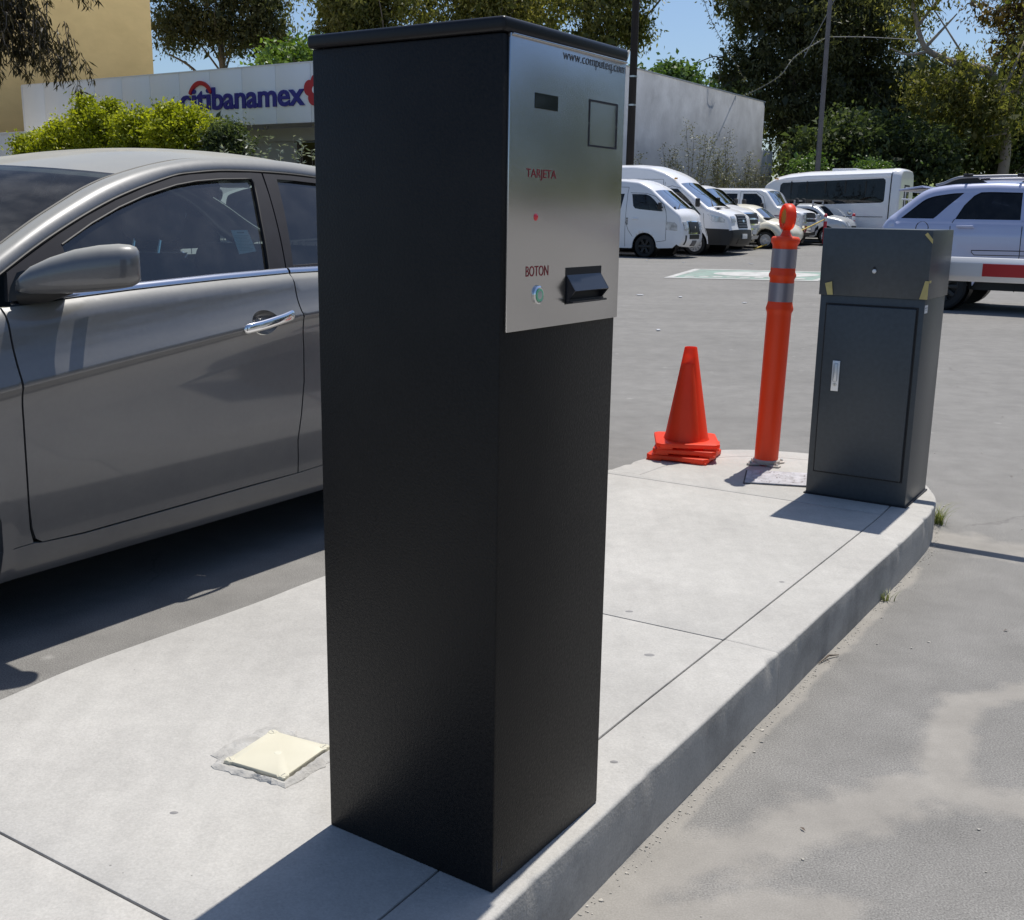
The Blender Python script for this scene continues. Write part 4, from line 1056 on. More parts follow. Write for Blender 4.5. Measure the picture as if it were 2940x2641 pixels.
        panel("rear_window", rh, Sg, M_RGLASS, rdm, h=0.08, side=sgn, rim=0, off=-0.012)
        # silver roof rail / windscreen pillar
        C1 = [(-0.14, 0.958), (0.0, 1.020), (0.107, 1.076), (0.205, 1.127), (0.300, 1.172), (0.427, 1.2265), (0.560, 1.277), (0.702, 1.321), (0.847, 1.3585), (0.93, 1.3705), (1.058, 1.3825), (1.221, 1.3865), (1.392, 1.3845), (1.54, 1.376), (1.70, 1.359), (1.86, 1.329), (2.02, 1.279), (2.16, 1.212), (2.31, 1.122), (2.5, 1.045)]
        C2 = [(-0.11, 1.005), (0.02, 1.068), (0.161, 1.141), (0.225, 1.174), (0.307, 1.2145), (0.399, 1.256), (0.505, 1.3015), (0.599, 1.3345), (0.679, 1.356), (0.792, 1.383), (0.937, 1.4095), (1.10, 1.424), (1.28, 1.429), (1.45, 1.426), (1.62, 1.412), (1.80, 1.388), (2.0, 1.342), (2.2, 1.275), (2.45, 1.17), (2.7, 1.075)]
        c1 = catmull([(u, Sg(u, z) + .002, z) for u, z in C1], 5)
        c2 = catmull([(u, Sg(u, z) - 0.07, z) for u, z in C2], 5)
        rows = []
        for p, q in zip(c1, c2):
            r = []
            out = Vector((-0.25, 0.55, 0.8)).normalized()
            for t in (0, 0.06, 0.2, 0.4, 0.6, 0.8, 0.94, 1.0):
                w = p.lerp(q, t) + out * (0.026 * (1 - (2 * t - 1) ** 2) - (0.006 if t in (0, 1.0) else 0))
                r.append(Vector((w.x, -w.y if sgn > 0 else w.y - 2 * VC, w.z)))
            rows.append(r)
        m = MB(); m.grid(rows if sgn < 0 else [r[::-1] for r in rows]); m.build("roof_rail", M_PAINT, car, ang=60, fix=False)
        if sgn > 0: C2N = c2
        # seal under the rail
        m = MB(); m.tube([Vector((p.x, -(p.y - .006) if sgn > 0 else p.y - .006 - 2 * VC, p.z - .003)) for p in c1[4:90]], 0.0062, 6); m.build("rail_seal", M_SEAL, body)
        m = MB(); m.tube([Vector((p.x, -(p.y - .004) if sgn > 0 else p.y - .004 - 2 * VC, p.z + .0005)) for p in c2[2:84]], 0.0045, 6); m.build("roof_ditch", M_SEAL, body)
    # ---- windscreen, roof and back light, lofted between the two rails
    def across(p, bow, crown, nose=0.0, n=15, dz0=0.0):
        """points from the near rail p across to the far one"""
        out = []
        for j in range(n):
            w = -1 + 2 * j / (n - 1); v = VC + (p.y - VC) * (-w if False else 1) * 1.0
            v = VC + (p.y - VC) * (-w)
            k = 1 - w * w
            k2 = 1 - w ** 4
            out.append(Vector((p.x - bow * k, -v, p.z + crown * (0.75 * k + 0.25 * k2) + dz0)))
        return out
    iw = 8 * 5                                                    # index on the rail where the roof starts
    ws_rows = []; N = iw
    for i in range(0, N + 1):
        t = i / N; ws_rows.append(across(C2N[i], 0.33 - 0.09 * t, 0.035 - 0.008 * t))
    m = MB(); m.grid([r[::-1] for r in ws_rows]); m.build("windscreen", M_WGLASS, car, ang=60)
    m = MB()
    m.grid([[p + Vector((.004, 0, -.004)) for p in r[::-1]] for r in ws_rows[-4:]]); m.build("windscreen_band", M_SEAL, body)
    rf = []
    for i in range(N, 80):
        t = min(1, (i - N) / 14); e = (1 - t) ** 2
        rf.append(across(C2N[i], 0.24 * e, 0.027 + 0.020 * (1 - e) - 0.012 * max(0, (i - 68) / 12)))
    m = MB(); m.grid([r[::-1] for r in rf]); m.build("roof", M_PAINT, car, ang=60)
    bl = []
    for i in range(79, len(C2N)):
        t = (i - 79) / (len(C2N) - 80); bl.append(across(C2N[i], -0.22 * t, 0.035))
    m = MB(); m.grid([r[::-1] for r in bl]); m.build("rear_screen", M_RGLASS, car, ang=60)
    # bonnet, boot, bumpers
    def skin(name, stations, mtl, n=13):
        rows = []
        for u, vo, z, crown, bow in stations:
            r = []
            for j in range(n):
                w = -1 + 2 * j / (n - 1); v = VC + (vo - VC) * (-w); k = 1 - w * w
                r.append(Vector((u - bow * k, -v, z + crown * k)))
            rows.append(r[::-1])
        m = MB(); m.grid(rows); return m.build(name, mtl, car, ang=60, fix=False)
    skin("bonnet", [(-0.10, -0.02, 0.962, 0.06, 0.30), (-0.3, 0.0 - taper(-.3), 0.952, 0.07, 0.30), (-0.7, -taper(-.7), 0.915, 0.085, 0.26), (-1.05, -taper(-1.05), 0.845, 0.10, 0.22), (-1.25, -taper(-1.25) - .02, 0.70, 0.10, 0.25)], M_PAINT)
    skin("front_bumper", [(-1.25, -taper(-1.25) - .02, 0.705, 0.09, 0.25), (-1.30, -taper(-1.3), 0.55, 0, 0.26), (-1.28, -taper(-1.28), 0.42, 0, 0.26), (-1.2, -taper(-1.2), 0.26, 0, 0.25)], M_PAINT)
    skin("boot_lid", [(2.70, -0.16, 1.072, 0.03, -.2), (3.0, -.13, 1.06, 0.03, -.12), (3.30, -.18, 1.045, 0.03, -.1), (3.37, -0.20, 0.92, 0, -.1), (3.40, -0.2, 0.72, 0, -.1)], M_PAINT)
    skin("rear_bumper", [(3.39, -0.20, 0.74, 0, -.1), (3.40, -.2, 0.5, 0, -.1), (3.33, -0.19, 0.30, 0, -.1)], M_PAINT)
    # underside, cabin
    MB().box((1.0, 0.8325, 0.245), (3.9, 1.50, 0.13), bev=0.03).build("underbody", M_SEAL, body)
    f = MB(); f.box((0.95, 0.8325, 0.33), (2.6, 1.52, 0.05)); f.build("cabin_floor", M_CABIN, body)
    d = MB(); d.box((-0.05, 0.8325, 0.83), (0.42, 1.42, 0.22), bev=0.06); d.build("dashboard", M_CABIN, car)
    def seat(x, y, rear=False):
        s = empty("seat", (x, y, 0)); s.parent = car
        MB().box((0.0, 0, 0.50), (0.52, 0.50, 0.18), bev=0.05, seg=3).build("cushion", M_SEAT, s)
        q = MB(); q.box((0.32, 0, 0.82), (0.16, 0.48, 0.56), bev=0.06, rot=Matrix.Rotation(rad(17), 3, 'Y'), seg=3); q.build("backrest", M_SEAT, s)
        MB().box((0.445, 0, 1.215), (0.11, 0.27, 0.17), bev=0.05, rot=Matrix.Rotation(rad(12), 3, 'Y'), seg=3).build("headrest", M_SEAT, s)
        for yy in (-.07, .07): MB().tube([(0.385, yy, 1.03), (0.425, yy, 1.18)], 0.006, 8).build("headrest_post", M_CHROME, s)
    seat(0.52, 0.46); seat(0.52, 1.22)
    b = MB(); b.box((1.75, 0.8325, 0.52), (0.5, 1.36, 0.2), bev=0.05); b.box((2.05, 0.8325, 0.82), (0.18, 1.36, 0.55), bev=0.06, rot=Matrix.Rotation(rad(20), 3, 'Y')); b.build("rear_bench", M_SEAT, car, fix=True)
    w = MB(); ring = [(0.20 + 0.185 * math.cos(t) * 0.35, 0.46 + 0.185 * math.sin(t), 0.90 + 0.185 * math.cos(t) * 0.93) for t in [i * math.pi / 12 for i in range(25)]]
    w.tube(ring, 0.014, 8); w.tube([(0.20, 0.29, 0.9), (0.20, 0.63, 0.9)], 0.018, 6); w.build("steering_wheel", M_PLAST, car)
    # paper notice on the inside of the door glass
    st = []
    for u, z in ((1.006, 1.178), (1.083, 1.178), (1.086, 1.105), (1.003, 1.097)): st.append((u, z))
    n_ = panel("paper_notice", st, lambda u, z: Sg(u, z) - 0.020, mat("notice_paper", (0.84, 0.93, 0.88), 0.7), car, h=0.03, rim=0.001)
    ln = MB()
    def onp(u, z, o=-.0192): return (u, -(Sg(u, z) + o), z)
    for i in range(11):
        z = 1.158 - i * 0.0049; a = 1.0115 + 0.0; b2 = 1.076 - (i % 3) * .006
        ln.quad(onp(a, z), onp(b2, z), onp(b2, z + .0013), onp(a, z + .0013))
    ln.quad(onp(1.028, 1.1675), onp(1.062, 1.1675), onp(1.062, 1.172), onp(1.028, 1.172))
    tag(ln.build("notice_print", mat("notice_ink", (0.40, 0.52, 0.48), 0.8), n_), kind="stuff")
    # ---- door mirror
    mk = empty("door_mirror", (0, 0, 0)); mk.parent = car
    ax0 = Vector((0.095, -0.028, 1.052)); ax1 = Vector((0.345, -0.235, 1.090))
    rows = []; d = (ax1 - ax0).normalized(); side = d.cross(Vector((0, 0, 1))).normalized()
    prof = [(0.0, .010, .014, -.018), (0.04, .024, .026, -.016), (0.12, .036, .040, -.010), (0.28, .048, .053, -.004), (0.48, .056, .0635, 0.0), (0.68, .058, .067, 0.001), (0.84, .055, .066, 0.0), (0.93, .049, .062, -.002), (0.98, .040, .054, -.002), (1.005, .028, .042, -.003)]
    for t, a, b, dz in prof:
        c = ax0.lerp(ax1, t) + Vector((0, 0, dz)); r = []
        for q in range(28):
            th = 2 * math.pi * q / 28; cx, cz = math.cos(th), math.sin(th)
            e = 0.72
            x = math.copysign(abs(cx) ** e, cx) * a; z = math.copysign(abs(cz) ** e, cz) * b * (1.0 if cz > 0 else 0.88)
            r.append(c + side * x + Vector((0, 0, z)))
        rows.append(r)
    m = MB(); m.grid(rows, close=True); m.bm.faces.new([m.bm.verts.new(p) for p in rows[-1]]); m.bm.faces.new([m.bm.verts.new(p) for p in rows[0][::-1]])
    m.build("mirror_shell", M_PAINT, mk, ang=50, fix=True, weld=1e-5)
    MB().box((0.338, -0.128, 1.088), (0.004, 0.17, 0.105), bev=0.0015, rot=Matrix.Rotation(rad(-4), 3, 'Z')).build("mirror_glass", mat("mirror_face", (0.8, 0.8, 0.82), 0.02, metal=1), mk)
    q = MB()
    q.grid([[(0.085, -.0 + .004, 0.992), (0.13, -.03, 0.992), (0.17, -.075, 1.01), (0.185, -.09, 1.035)], [(0.10, .008, 1.03), (0.12, -.03, 1.035), (0.15, -.06, 1.045), (0.16, -.075, 1.06)], [(0.125, .012, 1.068), (0.125, -.02, 1.075), (0.14, -.04, 1.075), (0.15, -.055, 1.08)]])
    q.grid([[(0.085, .004, 0.992), (0.16, .004, 0.994), (0.27, .004, 1.0)], [(0.13, -.03, 0.992), (0.18, -.04, 0.998), (0.24, -.05, 1.012)], [(0.17, -.075, 1.01), (0.21, -.09, 1.02), (0.25, -.10, 1.03)]])
    q.tube([(0.12, 0.0, 1.008), (0.16, -.05, 1.015), (0.205, -.10, 1.04)], [.030, .030, .032], 12)  # foot thickened here to fill the lit gap in the mirror's shadow
    q.tube([(0.15, 0.0, 1.03), (0.20, -.05, 1.035), (0.235, -.10, 1.05)], [.032, .032, .032], 12)
    q.build("mirror_foot", M_PLAST, mk, ang=60)
    # ---- door handle
    hk = empty("door_handle", (0, 0, 0)); hk.parent = car
    pts = [(0.868, 0.086, 0.8555), (0.89, 0.094, 0.860), (0.94, 0.100, 0.8665), (1.0, 0.101, 0.876), (1.05, 0.098, 0.884), (1.085, 0.092, 0.8895), (1.108, 0.084, 0.8915)]
    pr = catmull([Vector((u, -v, z)) for u, v, z in pts], 5); rows = []
    for i, p in enumerate(pr):
        t = i / (len(pr) - 1); hh = 0.0175 * (max(0.02, 1 - (2 * t - 1) ** 8)) ** 0.5 * (1.0 + .18 * max(0, t - .65) / .35); ww = 0.0085 * (max(0.02, 1 - (2 * t - 1) ** 8)) ** 0.5
        rows.append([p + Vector((0.02 * math.sin(a) * 0, -ww * math.cos(a), hh * math.sin(a))) for a in [2 * math.pi * k / 14 for k in range(14)]])
    m = MB(); m.grid(rows, close=True); m.build("grip", M_CHROME, hk, fix=True, ang=60)
    MB().lathe([(0, .0012), (.006, .001), (.0075, 0)], (1.083, -0.1005, 0.8895), 16, (0, -1, 0)).build("key_lock", M_DULL, hk)
    for u in (-0.43, 2.365):
        add_wheel(car, (u, 0.075, 0.325), 0.325, 0.215, 1, 10); add_wheel(car, (u, 1.59, 0.325), 0.325, 0.215, -1, 10)
    for sgn in (1, -1):
        for u in (-0.43, 2.365):
            m = MB(); m.lathe([(0.36, -.26), (0.36, 0.0)], (u, 0.055 + .26 if sgn > 0 else 1.61, 0.325), 28, (0, 1, 0), cap=False); m.build("wheel_well", M_SEAL, body)
    for v in (0.12, 1.545): MB().box((-1.18, v, 0.70), (0.25, 0.26, 0.13), bev=0.04).build("headlight", M_LAMP, car)
    for v in (0.20, 1.465): MB().box((3.34, v, 0.92), (0.12, 0.30, 0.14), bev=0.03).build("tail_light", M_TAIL, car)
build_sedan()
# ------------------------------------------------------------------ bank, tan block and walls
M_WHITEW = mat("white_panel", (0.90, 0.905, 0.91), 0.45, vary=0.03, vscale=0.8, tint=(0.76, 0.77, 0.78), tscale=0.7, tamt=0.25, stretch=(1, 1, .3))
M_SOFFIT = mat("soffit_plaster", (0.50, 0.50, 0.50), 0.9, vary=0.06, vscale=2)
M_RENDER = mat("grey_render", (0.50, 0.505, 0.51), 0.92, vary=0.20, vscale=0.7, detail=12, bump=0.3, bscale=9, bdist=0.02, tint=(0.72, 0.73, 0.74), tscale=0.55, tamt=0.85, stretch=(1, 1, .8))
M_TAN = mat("tan_render", (0.66, 0.48, 0.215), 0.95, vary=0.08, vscale=0.35, detail=10, bump=0.2, bscale=6, bdist=0.02, tint=(0.52, 0.37, 0.16), tscale=0.25, tamt=0.6, stretch=(1, 1, 2.2))
M_SIGNB = mat("sign_blue", (0.012, 0.014, 0.23), 0.35)
M_SIGNR = mat("sign_red", (0.48, 0.012, 0.025), 0.35)
M_GLASSD = mat("dark_window", (0.012, 0.014, 0.018), 0.06)
M_ALU = mat("aluminium_frame", (0.35, 0.35, 0.36), 0.4, metal=0.8)
def lotbox(mb, a0, a1, b0, b1, z0, z1, bev=0.0):
    mb.box(lot((a0 + a1) / 2, (b0 + b1) / 2, (z0 + z1) / 2), (a1 - a0, b1 - b0, z1 - z0), bev, LOTA)
def build_bank():
    # local frame: x = a + 22.5, y = b - 35.2
    k = empty("bank_building", lot(-22.5, 35.2, 0), LOTA, "low bank building with a white panelled fascia and a long grey rendered side wall", "building")
    L, H = 30.1, 7.25
    MB().box((-L / 2, 9.85, 3.55), (L - 0.2, 15.0, 7.1)).build("core", M_SOFFIT, k)
    f = MB()
    n = 15; xs = [-L + i * 2.0 - 0.02 + 0.02 for i in range(n + 1)]
    xs = [-30.1, -28.35] + [-26.36 + 2.0 * i for i in range(13)] + [-0.02]
    for a, b in zip(xs, xs[1:]):
        f.box(((a + b) / 2, 0.06, (4.83 + 7.19) / 2), (b - a - 0.022, 0.12, 7.19 - 4.83), bev=0.004)
    f.build("fascia", M_WHITEW, k)
    MB().box((-L / 2, 0.45, 7.215), (L + .1, 0.95, 0.05)).build("parapet_cap", mat("cap_white", (0.8, 0.8, 0.8), 0.5), k)
    MB().box((-L / 2, 0.15, 6.0), (L - 0.1, 0.05, 2.3)).build("fascia_backing", M_DARK, k)
    MB().box((-L / 2, 1.12, 4.90), (L - .1, 1.95, 0.10)).build("soffit", M_SOFFIT, k)
    MB().box((-L - 0.06, 0.55, 5.95), (0.16, 1.1, 2.5), bev=0.01).build("corner_post", mat("cap_white2", (0.74, 0.75, 0.77), 0.5), k)
    # entrance wall under the soffit with dark glazing
    MB().box((-13.5, 2.2, 4.55), (8.0, 0.15, 0.55)).build("door_header", M_SOFFIT, k)
    d = empty("entrance", (0, 0, 0)); d.parent = k
    MB().box((-10.4, 2.05, 2.1), (5.2, 0.06, 4.15)).build("glazing", mat("brown_glazing", (0.03, 0.024, 0.02), 0.12), d)
    for x in (-13.05, -11.4, -9.75, -8.1): MB().box((x, 2.0, 2.1), (0.07, 0.1, 4.2)).build("mullion", mat("bronze_frame", (0.10, 0.08, 0.07), 0.4, metal=0.5) if "bronze_frame" not in bpy.data.materials else bpy.data.materials["bronze_frame"], d)
    for x in (-14.2, -11.3): MB().lathe([(0, 0), (0.05, .02), (0.10, 0.10), (0.10, .16)], (x, 1.2, 4.69), 14).build("downlight", M_ALU, k)
    # grey side wall running back, with its lower extension
    w = MB(); w.box((0.0, 12.25, 3.68), (0.32, 24.5, 7.36), bev=0.01); w.build("side_wall", M_RENDER, k)
    MB().box((0.0, 12.25, 7.385), (0.40, 24.6, 0.05)).build("wall_coping", mat("coping_grey", (0.55, 0.55, 0.54), 0.8), k)
    MB().box((0.0, 25.4, 2.43), (0.30, 1.78, 4.86), bev=0.01).build("wall_extension", M_RENDER, k)
    m = MB(); m.box((0.30, 24.8, 3.44), (0.28, 1.7, 0.05)); m.box((0.32, 25.9, 3.68), (.22, .5, .2), bev=.04); m.build("wall_bracket", M_ALU, k)
    # sign letters stand off the fascia
    s = empty("bank_sign", lot(-22.5, 35.2, 0) + E1 * -0.005, LOTA, "raised blue lettering with a red arc and red flower on the white fascia", "sign")
    def letters(txt, x, z, w, h):
        me = fit_text(txt, w, h, 0.05, 0.022, 0.99)
        me.transform(Matrix(((1, 0, 0, x), (0, 0, -1, -0.01), (0, 1, 0, z), (0, 0, 0, 1))))
        return link_mesh("lettering", me, M_SIGNB, s)
    letters("citi", -18.30, 5.515, 1.98, 0.93)
    letters("banamex", -16.22, 5.505, 5.56, 0.97)
    a = MB(); rows = []
    for i in range(25):
        t = rad(150 - i * 120 / 24); cx, cz, r0, r1 = -16.93, 5.78, 0.82, 1.00
        th = 0.5 + 0.5 * math.sin(math.pi * i / 24)
        rr0 = r0 + (1 - th) * 0.05
        rows.append([(cx + rr0 * math.cos(t) * 0.86, -0.10, cz + rr0 * math.sin(t)), (cx + r1 * math.cos(t) * 0.86, -0.10, cz + r1 * math.sin(t)), (cx + r1 * math.cos(t) * 0.86, -0.01, cz + r1 * math.sin(t)), (cx + rr0 * math.cos(t) * 0.86, -0.01, cz + rr0 * math.sin(t))])
    a.grid(rows, close=True); a.build("red_arc", M_SIGNR, s, fix=True)
    fl = MB(); Mx = Matrix(((1, 0, 0, 0), (0, 0, 1, 0), (0, 1, 0, 0), (0, 0, 0, 1)))
    cx, cz = -10.02, 6.10; P = []
    for i in range(80):
        t = 2 * math.pi * i / 80; r = 0.43 + 0.20 * abs(math.cos(2 * t + 0.5)) ** 0.7
        P.append((cx + r * math.cos(t), cz + r * math.sin(t)))
    fl.prism(P, -0.10, -0.01, Mx); fl.build("flower_emblem", M_SIGNR, s, fix=True)
    hole = [(cx + .16 * math.cos(2 * math.pi * i / 20), cz + .16 * math.sin(2 * math.pi * i / 20)) for i in range(20)]
    h = MB(); h.prism(hole, -0.104, -0.098, Mx); h.build("emblem_centre", M_WHITEW, s, fix=True)
    # tan block behind
    t = empty("tan_building", lot(-58.0, 48.0, 0), LOTA + rad(9), "plain tall tan rendered block standing behind the bank's left end", "building")
    MB().box((-8, -17, 9), (16, 34, 18), bev=0.03).build("wall", M_TAN, t)
    wn_ = empty("window", (0, -7.6, 6.65)); wn_.parent = t
    MB().box((0.012, 0, 0), (0.03, 1.3, 0.50)).build("pane", M_GLASSD, wn_)
    MB().box((0.05, 0, -0.28), (0.14, 1.4, 0.06)).build("sill", mat("sill_tan", (0.40, 0.30, 0.16), 0.9), wn_)
    # pale wall at the far left
    v = MB(); lotbox(v, -57.6, -47.6, 32.4, 32.7, 0, 4.55, 0.01); o = v.build("white_wall", M_WHITEW)
    c = MB(); lotbox(c, -57.6, -47.55, 32.35, 32.75, 4.55, 4.66, 0.01); c.build("wall_cap", bpy.data.materials["cap_white"], o)
    tag(o, "pale plain boundary wall at the left edge, beside the hedge", "wall")
build_bank()

# ------------------------------------------------------------------ parked vehicles
M_VWHITE = mat("van_white", (0.78, 0.785, 0.80), 0.28, vary=0.02, vscale=3, coat=0.5)
M_VCREAM = mat("cream_paint", (0.70, 0.66, 0.53), 0.28, vary=0.02, vscale=3, coat=0.5)
M_VSILV = mat("silver_paint", (0.50, 0.52, 0.53), 0.32, metal=0.35, coat=0.5)
M_VLILAC = mat("pale_lilac_paint", (0.47, 0.50, 0.66), 0.28, metal=0.22, vary=0.02, vscale=4, coat=0.5)
M_VGLASS = glass_mat("van_glass", (0.30, 0.36, 0.36), dirt=0.03)
M_VWS = glass_mat("van_windscreen", (0.45, 0.52, 0.52), dirt=0.05, spec=4.5, rough=0.04)
M_VDARK = glass_mat("van_dark_glass", (0.035, 0.042, 0.055), dirt=0.02)
M_BLUE = mat("plate_white", (0.7, 0.7, 0.68), 0.5)

def vehicle(name, label, loc, W, sil, lean, side_lower, windows, wheels, paint, r=0.09, crown=0.03, wsr=None, gaps=(), lights=(), front=(), extras=None, group=None, hy=0.05, taper=None, cat="van", floor_z=0.45, arch=None, seats=True, rear_taper=None, h=0.09, wheel_style=(10, False, None)):
    """vehicle standing on its near side plane.  sil: (x, z, tag) from the front bottom over the top to the rear bottom."""
    global SIDE_C
    k = empty(name, loc, LOTA, label, cat, group)
    SIDE_C = -W / 2
    xs0 = min(s[0] for s in sil); xs1 = max(s[0] for s in sil)
    def S(x, z):
        v = lerp_pts(lean, z)
        if taper: v -= lerp_pts(taper, x)
        for (cx, cz, rr) in wheels:
            d = math.hypot(x - cx, z - cz)
            if rr * 1.02 < d < rr * 1.45: v += 0.012 * (1 - (d - rr * 1.02) / (rr * .43))
        return v
    # dense silhouette
    pts = []
    for (a, b) in zip(sil, sil[1:]):
        n = max(1, int(math.hypot(b[0] - a[0], b[1] - a[1]) / hy))
        for t in range(n): pts.append((a[0] + (b[0] - a[0]) * t / n, a[1] + (b[1] - a[1]) * t / n, a[2]))
    pts.append(sil[-1])
    # smooth
    P = [Vector((p[0], p[1])) for p in pts]
    for _ in range(3): P = [P[0]] + [P[i] * .5 + (P[i - 1] + P[i + 1]) * .25 for i in range(1, len(P) - 1)] + [P[-1]]
    nrm = []
    for i in range(len(P)):
        d = P[min(i + 1, len(P) - 1)] - P[max(i - 1, 0)]; d.normalize(); nrm.append(Vector((d.y, -d.x)))
    # outward test: silhouette runs front-bottom -> top -> rear, so outward is to the right of travel
    inner = [P[i] - nrm[i] * r for i in range(len(P))]
    cols = []
    TH = [0, 20, 42, 66, 90]
    def row(i, extra=0.0):
        out = []
        s0 = S(inner[i].x, inner[i].y)
        for th in TH:
            q = P[i] - nrm[i] * r * (1 - math.sin(rad(th))); out.append((q.x, s0 - r * (1 - math.cos(rad(th))), q.y))
        vv = s0 - r; c = -W / 2
        for j in range(1, 10):
            w = 1 - 2 * j / 10; q = P[i] + nrm[i] * (crown * (1 - w * w) + extra); out.append((q.x, c + (vv - c) * w, q.y))
        for th in TH[::-1]:
            q = P[i] - nrm[i] * r * (1 - math.sin(rad(th))); out.append((q.x, 2 * c - (s0 - r * (1 - math.cos(rad(th)))), q.y))
        return [Vector((x, -v, z)) for x, v, z in out]
    tags = [p[2] for p in pts]
    groups = {}
    i = 0
    while i < len(pts) - 1:
        j = i
        while j < len(pts) - 1 and tags[j] == tags[i]: j += 1
        groups.setdefault(tags[i], []).append((i, j)); i = j
    mats = {'body': paint, 'ws': M_VWS, 'rear': M_VDARK, 'black': M_PLAST, 'dark': M_VDARK}
    names = {'body': 'body', 'ws': 'windscreen', 'rear': 'rear_window', 'black': 'bumper', 'dark': 'bumper'}
    bodym = MB()
    for tg, spans in groups.items():
        for a, b in spans:
            R = [row(q) for q in range(a, b + 1)]
            if tg in ('ws', 'rear'):
                e0, e1 = len(TH) - 1, len(R[0]) - len(TH)
                bodym.grid([q[:e0 + 1] for q in R]); bodym.grid([q[e1:] for q in R])
                g = MB(); g.grid([q[e0:e1 + 1] for q in R]); g.build(names[tg], mats[tg], k, ang=60, fix=False)
                fr = MB(); fr.grid([[p + Vector((-.0, 0, -.004)) for p in q[e0:e1 + 1]] for q in R[:2]]); fr.grid([[p + Vector((0, 0, -.004)) for p in q[e0:e1 + 1]] for q in R[-2:]]); fr.build("glass_edge", M_SEAL, k)
            elif tg == 'body': bodym.grid(R)
            else: g = MB(); g.grid(R); g.build(names[tg], mats[tg], k, ang=60)
    bodym.build("body", paint, k, ang=60, weld=1e-4)
    # sides
    poly = [(p.x, p.y) for p in inner]
    poly = poly + list(side_lower)
    for sgn in (1, -1):
        if sgn < 0 and extras == 'nofar': continue
        holes = [w[0] for w in windows]
        body = panel("side_panel", poly, S, paint, k, holes=holes, h=h if sgn > 0 else h * 2, side=sgn, rim=0.03, ang=60)
        for w in windows: panel("side_window", w[0], S, w[1], k, h=0.3, side=sgn, rim=0, off=-0.014)
        if sgn > 0:
            for gpts in gaps:
                m = MB(); m.tube([Vector((x, -(S(x, z) - 0.0015), z)) for x, z in dens(list(gpts), 0.08, closed=False)], 0.0065, 5); m.build("door_gap", M_SEAL, body)
    for lname, lpoly, lm in lights: panel(lname, lpoly, S, lm, k, h=0.08, side=1, rim=0.012, off=0.006)
    # fittings on the front
    fpts = [(P[i], nrm[i], S(inner[i].x, inner[i].y) - r) for i in range(len(P))]
    def front_pt(z, w, off):
        best = None
        for i in range(len(P) - 1):
            if tags[i] in ('ws',): break
            z0, z1 = P[i].y, P[i + 1].y
            if min(z0, z1) <= z <= max(z0, z1) and abs(z1 - z0) > 1e-6:
                t = (z - z0) / (z1 - z0); best = (P[i].lerp(P[i + 1], t), nrm[i], S(inner[i].x, inner[i].y) - r); break
        if best is None: best = fpts[0]
        p, n, vv = best; c = -W / 2; q = p + n * (crown * (1 - w * w) + off)
        return Vector((q.x, -(c + (vv - c) * w), q.y))
    for fname, z0, z1, w0, w1, fm, off in front:
        g = MB(); nw = max(2, int(abs(w1 - w0) * 10)); nz = 4
        R = [[front_pt(z0 + (z1 - z0) * b / nz, w0 + (w1 - w0) * a / nw, off) for a in range(nw + 1)] for b in range(nz + 1)]
        g.grid(R)
        Rb = [[p + Vector((-off - .01, 0, 0)) for p in q] for q in R]
        g.grid([R[0], Rb[0]]); g.grid([R[-1], Rb[-1]]); g.grid([[q[0] for q in R], [q[0] for q in Rb]]); g.grid([[q[-1] for q in R], [q[-1] for q in Rb]])
        g.build(fname, fm, k, fix=True)
    for cx, cz, rr in wheels:
        tr = rr / 1.15
        add_wheel(k, (cx, 0.13, tr), tr, 0.21, 1, wheel_style[0], wheel_style[2], tr * .66, wheel_style[1]); add_wheel(k, (cx, W - 0.13, tr), tr, 0.21, -1, 8, None, None, True)
        for yy in (0.03, W - .30):
            m = MB(); m.lathe([(rr * 1.0, 0.0), (rr * 1.0, 0.27), (0.0, 0.27)] if yy < .1 else [(0.0, 0.0), (rr * 1.0, 0.0), (rr * 1.0, 0.27)], (cx, yy, cz), 24, (0, 1, 0), cap=False); m.build("wheel_well", M_SEAL, k)
    MB().box(((xs0 + xs1) / 2, W / 2, floor_z - .04), (xs1 - xs0 - .5, W - .3, .16)).build("underbody", M_SEAL, k)
    if seats:
        for x in seats:
            for y in (W * .27, W * .73):
                m = MB(); m.box((x, y, floor_z + .45), (.48, .5, .2), .05); m.box((x - .25, y, floor_z + .85), (.14, .48, .65), .05, rot=Matrix.Rotation(rad(-12), 3, 'Y')); m.box((x - .33, y, floor_z + 1.28), (.1, .26, .18), .04); m.build("seat", M_SEAT, k, fix=True)
        x = seats[0] + .75
        MB().box((x + .1, W / 2, floor_z + .62), (.35, W - .25, .25), .06).build("dashboard", M_CABIN, k)
    return k, S

def mirror_arm(k, x, z, s=1.0, m=None, y=-0.02):
    q = MB(); q.box((x, y - .10 * s, z), (.10 * s, .16 * s, .24 * s), .03 * s); q.box((x + .02, y - .01, z - .04), (.05, .10, .05), .01); q.build("door_mirror", m or M_PLAST, k)

def arch_pts(cx, cz, rr, a0=180, a1=0, n=12): return [(cx + rr * math.cos(rad(a0 + (a1 - a0) * i / n)), cz + rr * math.sin(rad(a0 + (a1 - a0) * i / n))) for i in range(n + 1)]

